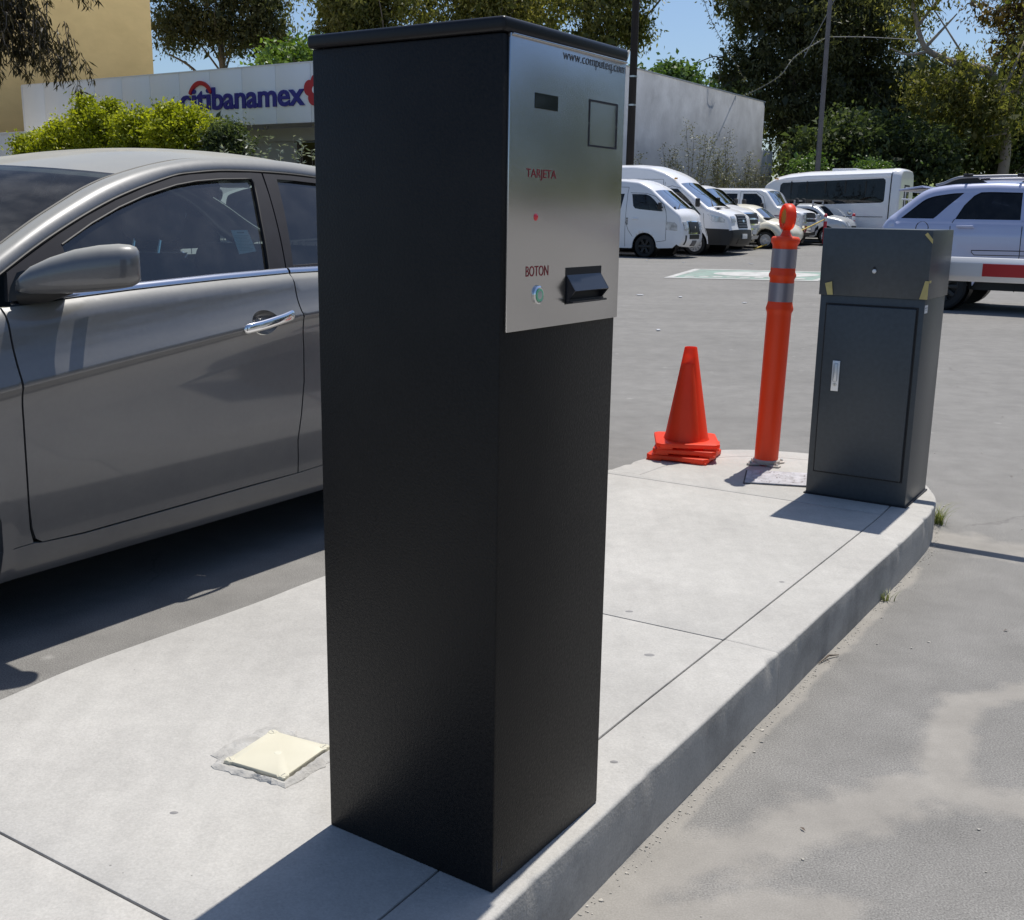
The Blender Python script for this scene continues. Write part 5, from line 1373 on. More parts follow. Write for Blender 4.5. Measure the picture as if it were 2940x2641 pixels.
def build_vans():
    # --- nearest van: high roof, flat nose.  origin under its front wheel
    x0 = -14.77; o = lambda L: [(a - x0, z) for a, z in L]
    sil = [(1.10, 0.36, 'body'), (1.21, 0.50, 'body'), (1.20, 0.86, 'body'), (1.12, 1.08, 'body'), (1.08, 1.28, 'body'), (0.90, 1.42, 'ws'), (0.20, 1.96, 'body'), (0.08, 2.06, 'body'), (-0.30, 2.225, 'body'), (-0.80, 2.275, 'body'), (-2.9, 2.285, 'body'), (-3.25, 2.20, 'body'), (-3.36, 1.2, 'body'), (-3.36, 0.34, 'body')]
    lower = [(-3.2, 0.30), (-2.95, 0.28)] + arch_pts(-2.555, 0.34, 0.40) + [(-2.1, 0.27), (-0.42, 0.27)] + arch_pts(0, 0.34, 0.40) + [(0.45, 0.29), (0.9, 0.31)]
    lean = [(0.2, -0.02), (0.5, 0.0), (1.1, 0.0), (1.45, -0.02), (2.0, -0.10), (2.3, -0.16)]
    wn1 = [(-0.50, 1.865), (-0.03, 1.855), (0.10, 1.81), (0.24, 1.71), (0.42, 1.54), (0.57, 1.375), (0.50, 1.365), (-0.17, 1.415), (-0.36, 1.445), (-0.43, 1.52)]
    wn2 = [(-0.745, 1.87), (-1.9, 1.87), (-1.9, 1.43), (-0.83, 1.43)]
    wn3 = [(-2.0, 1.87), (-3.05, 1.87), (-3.05, 1.43), (-2.0, 1.43)]
    gaps = [[(-0.62, 2.05), (-0.64, 1.9), (-0.66, 0.83), (-0.65, 0.31)], [(-0.62, 2.06), (-1.0, 2.07)], [(0.58, 1.56), (0.66, 1.37), (0.69, 1.19), (0.69, 0.52), (0.40, 0.475)], [(-0.55, 1.90), (-0.03, 1.885), (0.28, 1.80), (0.58, 1.56)], [(-.65, 1.05), (-.55, .8), (-.40, .62)]]
    lights = [("headlight", [(0.68, 1.075), (0.95, 1.05), (1.02, 0.98), (1.03, 0.81), (0.70, 0.835)], M_LAMP)]
    fr = [("grille_surround", 0.72, 1.085, -0.66, 0.66, M_CHROME, 0.012), ("grille", 0.76, 1.05, -0.52, 0.52, M_PLAST, 0.028), ("intake", 0.58, 0.70, -0.52, 0.52, M_PLAST, 0.014),
          ("number_plate", 0.40, 0.55, -0.22, 0.22, mat("plate_dark", (0.10, 0.10, 0.11), 0.5), 0.02), ("headlight", 0.83, 1.06, 0.72, 0.99, M_LAMP, 0.02), ("headlight", 0.83, 1.06, -0.99, -0.72, M_LAMP, 0.02), ("fog_lamp_slot", 0.42, 0.68, 0.80, 0.90, M_PLAST, 0.014)]
    k, S = vehicle("van", "nearest white van with a flat nose and high roof, side windows set low", lot(-14.77, 30.1, gz(30.1)), 1.70, sil, lean, lower, [(wn1, M_VGLASS), (wn2, M_VDARK), (wn3, M_VDARK)], [(0, 0.34, 0.385), (-2.555, 0.34, 0.385)], M_VWHITE, r=0.10, crown=0.05, gaps=gaps, lights=lights, front=fr, group="white vans in the parking row", taper=[(0.6, 0.0), (0.95, 0.05), (1.2, 0.14)], seats=(-0.35, -1.3, -2.2), wheel_style=(6, True, None))
    MB().lathe([(0.028, .0), (.028, 0.012), (.022, .014)], (1.255, 0.85, 0.91), 24, (1, 0, 0)).build("badge_ring", M_CHROME, k)
    mirror_arm(k, 0.52, 1.52, .85); mirror_arm(k, 0.86, 1.46, .4, y=.25)
    MB().box((-0.33, -0.012, 1.14), (.19, .03, .05), .012).build("door_handle", M_VWHITE, k)
    for i in range(4): MB().box((-0.60, -0.006, 1.15 - i * .055), (.05, .012, .03)).build("vent_slot", M_SEAL, k)
    wp = MB(); wp.tube([(0.93, .35, 1.46), (0.76, .8, 1.60)], .012, 6); wp.build("wiper", M_SEAL, k)
    # --- second van: taller, black bumper.
    sil = [(1.10, 0.32, 'black'), (1.21, 0.50, 'black'), (1.18, 0.80, 'body'), (1.13, 0.90, 'body'), (1.06, 1.22, 'body'), (0.80, 1.36, 'body'), (0.36, 1.47, 'ws'), (-0.66, 2.20, 'body'), (-0.86, 2.38, 'body'), (-1.2, 2.55, 'body'), (-1.7, 2.70, 'body'), (-2.3, 2.755, 'body'), (-3.9, 2.76, 'body'), (-4.25, 2.65, 'body'), (-4.35, 1.2, 'body'), (-4.35, 0.4, 'body')]
    lower = [(-4.2, 0.36), (-3.9, 0.34)] + arch_pts(-3.3, 0.36, 0.42) + [(-2.8, 0.33), (-0.45, 0.33)] + arch_pts(0, 0.36, 0.43) + [(0.46, 0.36), (0.9, 0.34)]
    lean = [(0.2, -0.02), (0.6, 0.0), (1.2, 0.0), (1.5, -0.03), (2.2, -0.12), (2.75, -0.18)]
    w1 = [(-1.02, 2.05), (-0.70, 2.04), (-0.30, 1.72), (0.17, 1.25), (-0.05, 1.27), (-0.95, 1.40), (-1.10, 1.55)]
    w2 = [(-1.3, 2.05), (-2.5, 2.05), (-2.5, 1.4), (-1.3, 1.4)]
    k, S = vehicle("van", "tallest white van, with a black front bumper and slatted black grille", lot(-14.17, 32.45, gz(32.45)), 2.0, sil, lean, lower, [(w1, M_VGLASS), (w2, M_VDARK)], [(0, 0.36, 0.40), (-3.3, 0.36, 0.40)], M_VWHITE, r=0.12, crown=0.06,
                   gaps=[[(-1.15, 2.25), (-1.2, 1.2), (-1.18, 0.4)], [(-3.3, 2.35), (-1.22, 2.33), (-1.2, 2.1)], [(-1.2, 2.06), (-0.9, 2.13), (-0.6, 2.06)], [(0.25, 1.3), (0.30, 0.9), (0.42, 0.6)]],
                   lights=[("headlight", [(0.38, 1.27), (0.86, 1.18), (0.95, 1.10), (0.94, 1.02), (0.55, 1.05)], M_LAMP), ("bumper_side", [(0.34, 0.84), (1.10, 0.82), (1.11, 0.335), (0.47, 0.335), (0.44, 0.60), (0.39, 0.74)], M_PLAST)],
                   front=[("grille", 0.84, 1.24, -0.50, 0.50, M_PLAST, 0.012)] + [("grille_bar", z, z + .022, -0.47, 0.47, mat("grille_grey", (0.12, 0.12, 0.125), 0.35) if i == 0 else bpy.data.materials["grille_grey"], 0.03) for i, z in enumerate((0.88, 0.96, 1.04, 1.12, 1.19))] + [("badge", 1.02, 1.09, -0.09, 0.09, M_CHROME, 0.045), ("number_plate", 0.55, 0.67, -0.24, 0.24, M_BLUE, 0.03), ("headlight", 1.03, 1.20, 0.68, 0.96, M_LAMP, 0.02), ("lower_intake", 0.40, 0.53, -0.6, 0.6, M_SEAL, 0.01)],
                   group="white vans in the parking row", taper=[(0.5, 0.0), (0.9, 0.06), (1.2, 0.17)], seats=(-0.8, -1.9), wheel_style=(12, False, None))
    mirror_arm(k, 0.10, 1.62, 1.1)
    for y in (.35, 1.0): MB().box((.60, y, 1.475), (.14, .34, .02), .008).build("bonnet_vent", M_SEAL, k)
    MB().box((-0.80, .15, 2.36), (.10, .05, .05), .01).build("marker_lamp", mat("amber_lamp", (.6, .3, .05), .3), k)
    wp = MB(); wp.tube([(0.40, .4, 1.51), (0.1, .9, 1.72)], .013, 6); wp.build("wiper", M_SEAL, k)
    # --- third: bonneted van, chrome bumper, mostly hidden by the second
    sil = [(0.85, 0.40, 'body'), (0.92, 0.52, 'body'), (0.91, 0.90, 'body'), (0.88, 1.16, 'body'), (0.80, 1.28, 'body'), (0.45, 1.38, 'body'), (0.10, 1.47, 'ws'), (-0.50, 2.02, 'body'), (-0.75, 2.10, 'body'), (-3.4, 2.12, 'body'), (-3.6, 2.0, 'body'), (-3.68, 1.2, 'body'), (-3.68, 0.45, 'body')]
    lower = [(-3.5, 0.42)] + arch_pts(-3.0, 0.36, 0.41) + [(-2.5, 0.36), (-0.45, 0.36)] + arch_pts(0.05, 0.36, 0.41) + [(0.6, 0.40)]
    lean = [(0.2, -0.02), (0.6, 0.0), (1.2, 0.0), (1.5, -0.03), (2.1, -0.15)]
    v2w = [[(-1.05, 1.96), (-0.82, 1.96), (-0.40, 1.48), (-1.05, 1.46)], [(-1.15, 2.0), (-2.0, 2.0), (-2.0, 1.5), (-1.15, 1.5)]]
    k, S = vehicle("van", "white bonneted van with a chrome grille, mostly hidden behind the tallest van", lot(-14.50, 34.75, gz(34.75)), 1.98, sil, lean, lower, [(w, M_VDARK) for w in v2w], [(0.05, 0.36, 0.39), (-3.0, 0.36, 0.39)], M_VWHITE, r=0.10, crown=0.05,
                   front=[("grille_surround", 0.86, 1.24, -0.78, 0.78, M_CHROME, 0.012), ("grille", 0.90, 1.20, -0.62, 0.62, M_PLAST, 0.028), ("grille_bar", 1.03, 1.08, -0.62, 0.62, M_CHROME, 0.04), ("headlight", 0.92, 1.18, 0.66, 0.92, M_LAMP, 0.03), ("bumper_bar", 0.55, 0.76, -1.0, 1.0, M_CHROME, 0.08), ("number_plate", 0.58, 0.70, -.2, .2, M_BLUE, .10)],
                   group="white vans in the parking row", taper=[(0.4, 0.0), (0.92, 0.08)], seats=(-0.75, -1.7))
    mirror_arm(k, 0.15, 1.62, 1.0)
    # --- fourth: long bonneted van with a dark waist line
    x0 = -13.98
    sil = [(0.76, 0.40, 'body'), (0.82, 0.55, 'body'), (0.81, 0.80, 'body'), (0.78, 1.16, 'body'), (0.70, 1.22, 'body'), (0.25, 1.33, 'body'), (-0.16, 1.40, 'ws'), (-0.62, 1.95, 'body'), (-0.85, 2.02, 'body'), (-3.9, 2.04, 'body'), (-4.1, 1.9, 'body'), (-4.18, 1.1, 'body'), (-4.18, 0.45, 'body')]
    lower = [(-4.0, 0.42)] + arch_pts(-3.5, 0.36, 0.41) + [(-3.0, 0.36), (-0.45, 0.36)] + arch_pts(0.0, 0.36, 0.41) + [(0.5, 0.40)]
    lean = [(0.2, -0.02), (0.6, 0.0), (1.1, 0.0), (1.3, -0.03), (2.0, -0.15)]
    ws_ = [[(-1.50, 1.86), (-0.98, 1.86), (-0.78, 1.70), (-0.63, 1.33), (-0.66, 1.31), (-1.50, 1.325)], [(-1.72, 1.86), (-2.40, 1.86), (-2.40, 1.36), (-1.74, 1.36)], [(-2.6, 1.86), (-3.6, 1.86), (-3.6, 1.36), (-2.6, 1.36)]]
    k, S = vehicle("van", "white passenger van with square dark windows and a dark stripe, behind the cream car", lot(x0, 39.6, gz(39.6)), 1.98, sil, lean, lower, [(w, M_VDARK) for w in ws_], [(0.0, 0.36, 0.39), (-3.5, 0.36, 0.39)], M_VWHITE, r=0.10, crown=0.05,
                   gaps=[[(-1.60, 1.93), (-1.62, 1.3), (-1.62, 0.45)], [(-1.62, 1.93), (-1.0, 1.93), (-0.7, 1.75), (-.55, 1.3)]],
                   lights=[("stripe", [(-0.75, 1.13), (0.35, 1.06), (0.35, 1.03), (-0.75, 1.07)], mat("stripe_dark", (0.10, 0.03, 0.10), 0.4)), ("headlight", [(0.50, 1.08), (0.72, 1.06), (0.72, 0.86), (0.53, 0.88)], M_LAMP)],
                   front=[("grille_surround", 0.82, 1.17, -0.80, 0.80, M_CHROME, 0.012), ("grille", 0.86, 1.13, -0.62, 0.62, M_PLAST, 0.028), ("grille_bar", 0.96, 1.00, -0.62, 0.62, M_CHROME, 0.04), ("headlight", 0.86, 1.12, 0.66, 0.95, M_LAMP, 0.03), ("headlight", 0.86, 1.12, -0.95, -0.66, M_LAMP, 0.03), ("bumper_bar", 0.52, 0.73, -1.0, 1.0, M_CHROME, 0.08), ("number_plate", 0.55, 0.68, -.2, .2, M_BLUE, .10), ("lower_valance", .40, .5, -.95, .95, M_PLAST, .02)],
                   group="white vans in the parking row", taper=[(0.3, 0.0), (0.82, 0.08)], seats=(-1.25, -2.2))
    mirror_arm(k, -0.66, 1.40, 1.0)
build_vans()

def build_cars():
    # --- cream rounded car
    xc = -13.55
    sil = [(0.78, 0.28, 'body'), (0.90, 0.40, 'body'), (0.88, 0.58, 'body'), (0.74, 0.74, 'body'), (0.42, 0.88, 'body'), (0.14, 0.94, 'body'), (-0.02, 0.965, 'ws'), (-0.52, 1.33, 'body'), (-0.80, 1.42, 'body'), (-1.25, 1.455, 'body'), (-1.8, 1.40, 'rear'), (-2.4, 1.10, 'body'), (-2.85, 0.85, 'body'), (-3.05, 0.55, 'body'), (-3.0, 0.32, 'body')]
    lower = [(-2.9, 0.28)] + arch_pts(-2.5, 0.32, 0.36) + [(-2.1, 0.22), (-0.40, 0.22)] + arch_pts(0, 0.32, 0.37) + [(0.42, 0.26)]
    lean = [(0.1, -0.06), (0.30, 0.0), (0.55, 0.02), (0.80, -0.02), (0.95, -0.06), (1.2, -0.17), (1.45, -0.33)]
    w1 = [(-1.45, 1.33), (-0.95, 1.31), (-0.66, 1.20), (-0.32, 0.985), (-1.45, 0.96)]
    w2 = [(-1.55, 1.33), (-1.85, 1.27), (-2.2, 1.05), (-2.2, 0.98), (-1.55, 0.96)]
    k, S = vehicle("rounded_car", "small cream car with round wings and thin-spoked wheels between the white vans", lot(xc, 37.05, gz(37.05)), 1.72, sil, lean, lower, [(w1, M_VDARK), (w2, M_VDARK)], [(0, 0.32, 0.335), (-2.5, 0.32, 0.335)], M_VCREAM, r=0.17, crown=0.07, cat="car", gaps=[[(-0.40, 0.95), (-0.42, 0.6), (-0.40, 0.3)], [(-1.5, .95), (-1.55, .5), (-1.4, .26)]], taper=[(0.2, 0.0), (0.6, 0.10), (0.9, 0.30)], floor_z=0.32, seats=(-1.0,), wheel_style=(18, False, None), h=.07)
    # swelling front wing over the wheel
    m = MB(); rows = []
    for i in range(19):
        t = rad(172 - i * 160 / 18); r_ = []
        for j, (dr, dy) in enumerate(((0.0, -.02), (0.03, -.055), (0.09, -.06), (0.17, -.03), (0.24, .05), (0.27, .18), (.24, .34))):
            rr = 0.372 + dr; f = max(0.15, math.sin(max(0.02, math.pi * (i + 1.5) / 21))) ; r_.append(Vector((rr * math.cos(t) * 1.02, dy * (0.45 + .55 * f) if dy < 0 else dy, 0.32 + rr * math.sin(t) * .98)))
        rows.append(r_)
    m.grid(rows); m.build("front_wing", M_VCREAM, k, ang=70)
    for y in (0.20, 1.52): MB().lathe([(0, .05), (.07, .042), (.10, .02), (.115, 0)], (.70 if y < 1 else .70, y, .68), 20, Vector((.8, 0, .35))).build("headlight", M_LAMP, k)
    MB().box((-0.42, -0.03, 1.0), (.14, .14, .10), .04).build("door_mirror", M_VCREAM, k)
    wp = MB(); wp.tube([(-0.02, .3, 1.0), (-.12, .9, 1.09)], .01, 6); wp.build("wiper", M_SEAL, k)
    # --- silver car with a roof rack
    sil = [(0.72, 0.30, 'body'), (0.82, 0.45, 'body'), (0.80, 0.66, 'body'), (0.68, 0.86, 'body'), (0.40, 0.96, 'body'), (0.05, 1.01, 'ws'), (-0.42, 1.37, 'body'), (-0.75, 1.45, 'body'), (-1.7, 1.44, 'body'), (-2.2, 1.30, 'rear'), (-2.8, 0.98, 'body'), (-3.3, 0.92, 'body'), (-3.4, 0.6, 'body'), (-3.35, 0.35, 'body')]
    lower = [(-3.2, 0.30)] + arch_pts(-2.6, 0.32, 0.36) + [(-2.15, 0.24), (-0.42, 0.24)] + arch_pts(0.05, 0.32, 0.36) + [(0.48, 0.27)]
    lean = [(0.1, -0.05), (0.3, 0.0), (0.7, 0.02), (0.95, -0.04), (1.3, -0.20), (1.45, -0.28)]
    k, S = vehicle("hatchback_car", "silver saloon with crossbars on its roof, in front of the white bus", lot(-13.08, 42.2, gz(42.2)), 1.75, sil, lean, lower, [([(-1.35, 1.34), (-0.75, 1.34), (-0.18, 1.02), (-1.35, 0.99)], M_VDARK), ([(-1.45, 1.34), (-1.9, 1.30), (-2.35, 1.02), (-1.45, 0.99)], M_VDARK)], [(0.05, 0.32, 0.335), (-2.6, 0.32, 0.335)], M_VSILV, r=0.14, crown=0.06, cat="car", taper=[(0.2, 0.0), (0.55, 0.08), (.82, 0.26)], floor_z=0.33, seats=(-1.0,),
                   front=[("headlight", 0.66, 0.82, 0.62, 0.98, M_LAMP, 0.015), ("headlight", 0.66, 0.82, -.98, -.62, M_LAMP, 0.015), ("grille", 0.46, 0.66, -0.5, 0.5, M_PLAST, 0.012), ("grille_bar", .54, .57, -.5, .5, M_CHROME, .025)], h=.09)
    for x in (-0.62, -1.35):
        r_ = MB(); r_.tube([(x, .22, 1.60), (x, 1.53, 1.60)], .026, 8); r_.box((x, .26, 1.50), (.07, .05, .18), .01); r_.box((x, 1.49, 1.50), (.07, .05, .18), .01); r_.build("roof_bar", M_ALU, k, fix=True)
    MB().box((-0.30, -0.05, 1.05), (.16, .14, .11), .04).build("door_mirror", M_VSILV, k)
    # --- pale lilac SUV close to the barrier; origin below its rear wheel, nose to the right
    xo = -3.35; f = lambda L: [(a - xo, z) for a, z in L]
    sil = [(3.72, 0.36, 'body'), (3.84, 0.55, 'body'), (3.80, 0.85, 'body'), (3.62, 1.02, 'body'), (2.95, 1.12, 'body'), (2.50, 1.18, 'ws'), (1.78, 1.62, 'body'), (1.55, 1.70, 'body'), (0.95, 1.755, 'body'), (0.50, 1.765, 'body'), (0.0, 1.745, 'body'), (-0.28, 1.70, 'body'), (-0.42, 1.645, 'rear'), (-0.86, 1.25, 'body'), (-0.93, 1.15, 'body'), (-0.97, 0.85, 'body'), (-0.96, 0.50, 'body'), (-0.90, 0.38, 'body')]
    lower = [(-0.8, 0.33), (-0.5, 0.32)] + arch_pts(0.0, 0.36, 0.41) + [(0.46, 0.45), (2.25, 0.45)] + arch_pts(2.72, 0.36, 0.41) + [(3.2, 0.30)]
    lean = [(0.1, -0.06), (0.26, 0.0), (0.5, 0.03), (0.80, 0.045), (0.9, 0.05), (1.05, 0.045), (1.15, 0.025), (1.2, 0.03), (1.235, -0.005), (1.27, -0.02), (1.5, -0.10), (1.7, -0.20), (1.76, -0.24)]
    q1 = [(-0.68, 1.265), (-0.58, 1.37), (-0.42, 1.505), (-0.25, 1.60), (-0.07, 1.635), (0.13, 1.645), (0.165, 1.635), (0.08, 1.545), (-0.03, 1.44), (-0.16, 1.30), (-0.20, 1.265)]
    q2 = [(0.09, 1.262), (0.18, 1.45), (0.29, 1.585), (0.38, 1.635), (0.52, 1.668), (0.90, 1.678), (0.93, 1.262)]
    q3 = [(1.0, 1.262), (1.0, 1.675), (1.35, 1.655), (1.62, 1.56), (2.05, 1.28), (2.05, 1.262)]
    k, S = vehicle("suv", "pale lilac SUV with dark windows and roof rails, passing behind the boom arm", lot(xo, 16.35, 0), 1.93, sil, lean, lower, [(q1, M_VDARK), (q2, M_VDARK), (q3, M_VDARK)], [(0, 0.36, 0.385), (2.72, 0.36, 0.385)], M_VLILAC, r=0.13, crown=0.05, cat="car",
                   gaps=[[(0.085, 1.262), (0.045, 1.16), (0.06, 0.8), (0.35, 0.36)], [(0.965, 1.25), (0.975, 0.8), (0.95, 0.30)], [(0.36, .845), (1.04, .853), (1.04, .79), (0.40, .783), (0.36, .82), (0.36, .845)], [(-0.33 + .085 * math.cos(t), 1.135 + .085 * math.sin(t)) for t in [i * math.pi / 8 for i in range(17)]]],
                   taper=[(-1.0, 0.10), (-0.75, 0.03), (-0.4, 0.0), (3.0, 0.0), (3.9, 0.25)], floor_z=0.42, seats=(1.2, 0.4), h=0.06, hy=0.04, wheel_style=(10, True, M_PLAST))
    for y in (0.32, 1.61):
        r_ = MB(); r_.tube(catmull([(-0.27, y, 1.725), (-0.16, y, 1.755), (-0.02, y, 1.815), (0.16, y, 1.84), (0.9, y, 1.852), (1.5, y, 1.835), (1.7, y, 1.79)], 5), .022, 8); r_.build("roof_rail", M_ALU, k)
        r_ = MB()
        r_.grid([[(x, y, z0), (x, y, z1)] for x, z0, z1 in ((-0.27, 1.70, 1.725), (-0.1, 1.715, 1.785), (0.06, 1.73, 1.83), (0.22, 1.745, 1.845), (0.33, 1.75, 1.80), (0.42, 1.755, 1.76))]); r_.build("rail_foot", M_PLAST, k)
    for x in (0.15, 0.85):
        r_ = MB(); r_.tube([(x, .26, 1.868), (x, 1.68, 1.868)], .018, 8); r_.box((x, .33, 1.862), (.13, .07, .045), .012); r_.box((x, 1.60, 1.862), (.13, .07, .045), .012); r_.build("roof_bar", M_PLAST, k, fix=True)
    h_ = MB(); h_.box((0.245, -0.075, 1.165), (.23, .03, .034), .013); h_.box((0.17, -0.055, 1.165), (.03, .04, .03)); h_.box((0.33, -0.055, 1.165), (.03, .04, .03)); h_.build("door_handle", M_VLILAC, k, fix=True)
    MB().box((-0.62, 0.965, 1.685), (.34, 1.25, .03), .012, rot=Matrix.Rotation(rad(-9), 3, 'Y')).build("rear_spoiler", M_VLILAC, k)
    MB().box((2.15, -.08, 1.22), (.14, .18, .15), .05).build("door_mirror", M_VLILAC, k)
    for y in (.18, 1.75): MB().box((-0.93, y, 0.98), (.10, .2, .26), .04).build("tail_light", M_TAIL, k)
    # --- a white car further off; only its roof end shows behind the SUV
    sil = [(3.5, 0.36, 'body'), (3.6, 0.6, 'body'), (3.45, 0.98, 'body'), (2.6, 1.10, 'ws'), (1.8, 1.62, 'body'), (1.3, 1.72, 'body'), (0.0, 1.74, 'body'), (-0.45, 1.68, 'rear'), (-0.75, 1.15, 'body'), (-0.85, 0.7, 'body'), (-0.8, 0.36, 'body')]
    lower = [(-0.7, 0.33)] + arch_pts(0.0, 0.36, 0.41) + [(0.46, 0.28), (2.25, 0.28)] + arch_pts(2.72, 0.36, 0.41) + [(3.2, 0.31)]
    k, S = vehicle("white_car", "white car parked beyond the SUV, only its roof spoiler showing above the lilac roof", lot(-6.35, 29.0, gz(29)), 1.85, sil, [(0.1, -0.05), (0.3, 0.0), (1.0, 0.02), (1.2, -0.03), (1.75, -0.2)], lower, [([(-0.55, 1.2), (-0.3, 1.58), (0.9, 1.62), (0.9, 1.18)], M_VDARK), ([(1.0, 1.18), (1.0, 1.62), (1.5, 1.58), (2.1, 1.18)], M_VDARK)], [(0, 0.36, 0.385), (2.72, 0.36, 0.385)], M_VWHITE, r=0.12, crown=0.05, cat="car", floor_z=0.42, seats=(1.2,), h=.12)
    MB().box((-0.62, 0.92, 1.735), (.42, 1.3, .04), .014, rot=Matrix.Rotation(rad(4), 3, 'Y')).build("rear_spoiler", M_VWHITE, k)
    # --- shuttle bus: boxy body seen from the side and the tail
    zb = gz(44.5)
    sil = [(-1.0 - 5.6, 0.55, 'body')]
    # local origin at its rear corner (right end), body runs to the left
    B = empty("bus", lot(-11.36, 44.5, zb), LOTA, "white shuttle bus with one long dark side window, its tail towards the right", "bus")
    Lb, Wb, Hb = 5.15, 2.3, 2.80
    def Sb(x, z): return lerp_pts([(0.2, -0.02), (0.6, 0.0), (1.6, 0.0), (2.5, -0.06), (2.8, -0.10)], z)
    global SIDE_C
    SIDE_C = -Wb / 2
    top = [(0.0, 2.66), (-3.4, 2.56), (-4.2, 2.48), (-4.75, 2.35), (-5.05, 2.15), (-5.12, 1.9)]
    side = [(0.0, 0.45), (0.0, 2.66)] + top[1:] + [(-5.15, 0.9), (-5.0, 0.5), (-2.9, 0.42)] + arch_pts(-1.6, 0.46, 0.46)[::1] + [(-1.0, .42)]
    win = [(-0.30, 2.455), (-0.22, 2.40), (-0.20, 2.3), (-0.20, 1.62), (-0.24, 1.55), (-0.32, 1.525), (-2.8, 1.44), (-4.33, 1.40), (-4.42, 1.46), (-4.44, 1.6), (-4.42, 2.2), (-4.33, 2.29)]
    for sgn in (1, -1):
        panel("side_panel", side, Sb, M_VWHITE, B, holes=[win], h=0.16, side=sgn, rim=0.03)
        panel("side_window", win, Sb, M_VDARK, B, h=.4, side=sgn, rim=0, off=-.012)
        if sgn > 0:
            for x in (-0.95, -1.75, -2.55, -3.3, -3.95): m = MB(); m.box((x, 0.04, 1.92), (.05, .02, .85)); m.build("window_bar", M_SEAL, B)
    rr = MB(); prof = [(-0.0, 2.66)] + top[1:]
    rows = []
    tp = dens([(x, z) for x, z in top], .25, closed=False)
    for i, (x, z) in enumerate(tp):
        s0 = Sb(x, z); r_ = []
        for j in range(17):
            w = 1 - 2 * j / 16; v = -Wb / 2 + (s0 + Wb / 2) * math.copysign(abs(w) ** .55 if False else abs(w), w)
            r_.append(Vector((x, -v, z + .20 * (1 - abs(w) ** 3.2))))
        rows.append(r_)
    rr.grid(rows); rr.build("roof", M_VWHITE, B, ang=60)
    # tail cap: rounded box end
    tc = MB(); rows = []
    for i in range(8):
        t = i / 7; x = 0.012 + .34 * math.sin(t * math.pi / 2); ins = .12 * (1 - math.cos(t * math.pi / 2)) 
        pr = []
        for (v, z) in ((0.0, .45), (0.0, 1.6), (-.06, 2.5), (-.13, 2.70), (-.35, 2.83), (-.8, 2.86), (-Wb + .8, 2.86), (-Wb + .35, 2.83), (-Wb + .13, 2.70), (-Wb + .06, 2.5), (-Wb, 1.6), (-Wb, .45)):
            cv = -Wb / 2; sc = 1 - ins / (Wb / 2); pr.append(Vector((x, -(cv + (v - cv) * sc), z - (ins * .9 if z > 2.4 else 0))))
        rows.append(pr)
    tc.grid(rows); tc.bm.faces.new([tc.bm.verts.new(p) for p in rows[-1]]); tc.build("tail_cap", M_VWHITE, B, fix=True, ang=40)
    tl = MB(); tl.tube([Vector((0.004, -(Sb(0, z) + .004), z)) for z in (.5, 1.0, 1.6, 2.2, 2.6)], .022, 6); tl.build("body_joint", M_SEAL, B)
    dr = MB(); dr.box((0.355, 1.15, 1.45), (.03, .78, 1.55), .02); d_ = dr.build("rear_door", M_SEAL, B)
    MB().box((0.375, 1.15, 1.45), (.02, .64, 1.40), .02).build("door_skin", M_VWHITE, d_); MB().box((0.388, 1.15, 1.72), (.01, .40, .75), .01).build("door_glass", M_GLASSD, d_)
    MB().box((-2.0, 1.0, 2.80), (1.0, .9, .12), .04).build("roof_hatch", M_VWHITE, B)
    MB().box((-2.6, 1.15, .55), (4.6, 2.0, .3)).build("underbody", M_SEAL, B)
    m = MB(); m.tube([(-1.75, -.006, .98), (-.2, -.006, .985)], .012, 5); m.build("skirt_line", M_SEAL, B)
    MB().lathe([(0, .02), (.05, .018), (.09, 0)], (-1.5, -.004, 1.14), 18, (0, -1, 0)).build("fuel_cap", M_DULL, B)
    add_wheel(B, (-1.6, .16, .40), .40, .24, 1, 8); add_wheel(B, (-1.6, Wb - .16, .40), .40, .24, -1, 8)
    MB().box((-4.6, .06, 2.45), (.14, .1, .05), .01).build("marker_lamp", bpy.data.materials["amber_lamp"], B)
    gt = MB(); gt.tube([(-4.6, -.02, 2.37), (0, -.02, 2.52)], .014, 5); gt.build("rain_gutter", M_VWHITE, B)
    cb = MB(); cb.box((-5.9, 1.15, 1.05), (1.7, 1.9, 1.1), .15, seg=3); cb.build("cab", M_VWHITE, B)
    add_wheel(B, (-5.9, .22, .40), .40, .24, 1, 8); add_wheel(B, (-5.9, Wb - .22, .40), .40, .24, -1, 8)
build_cars()

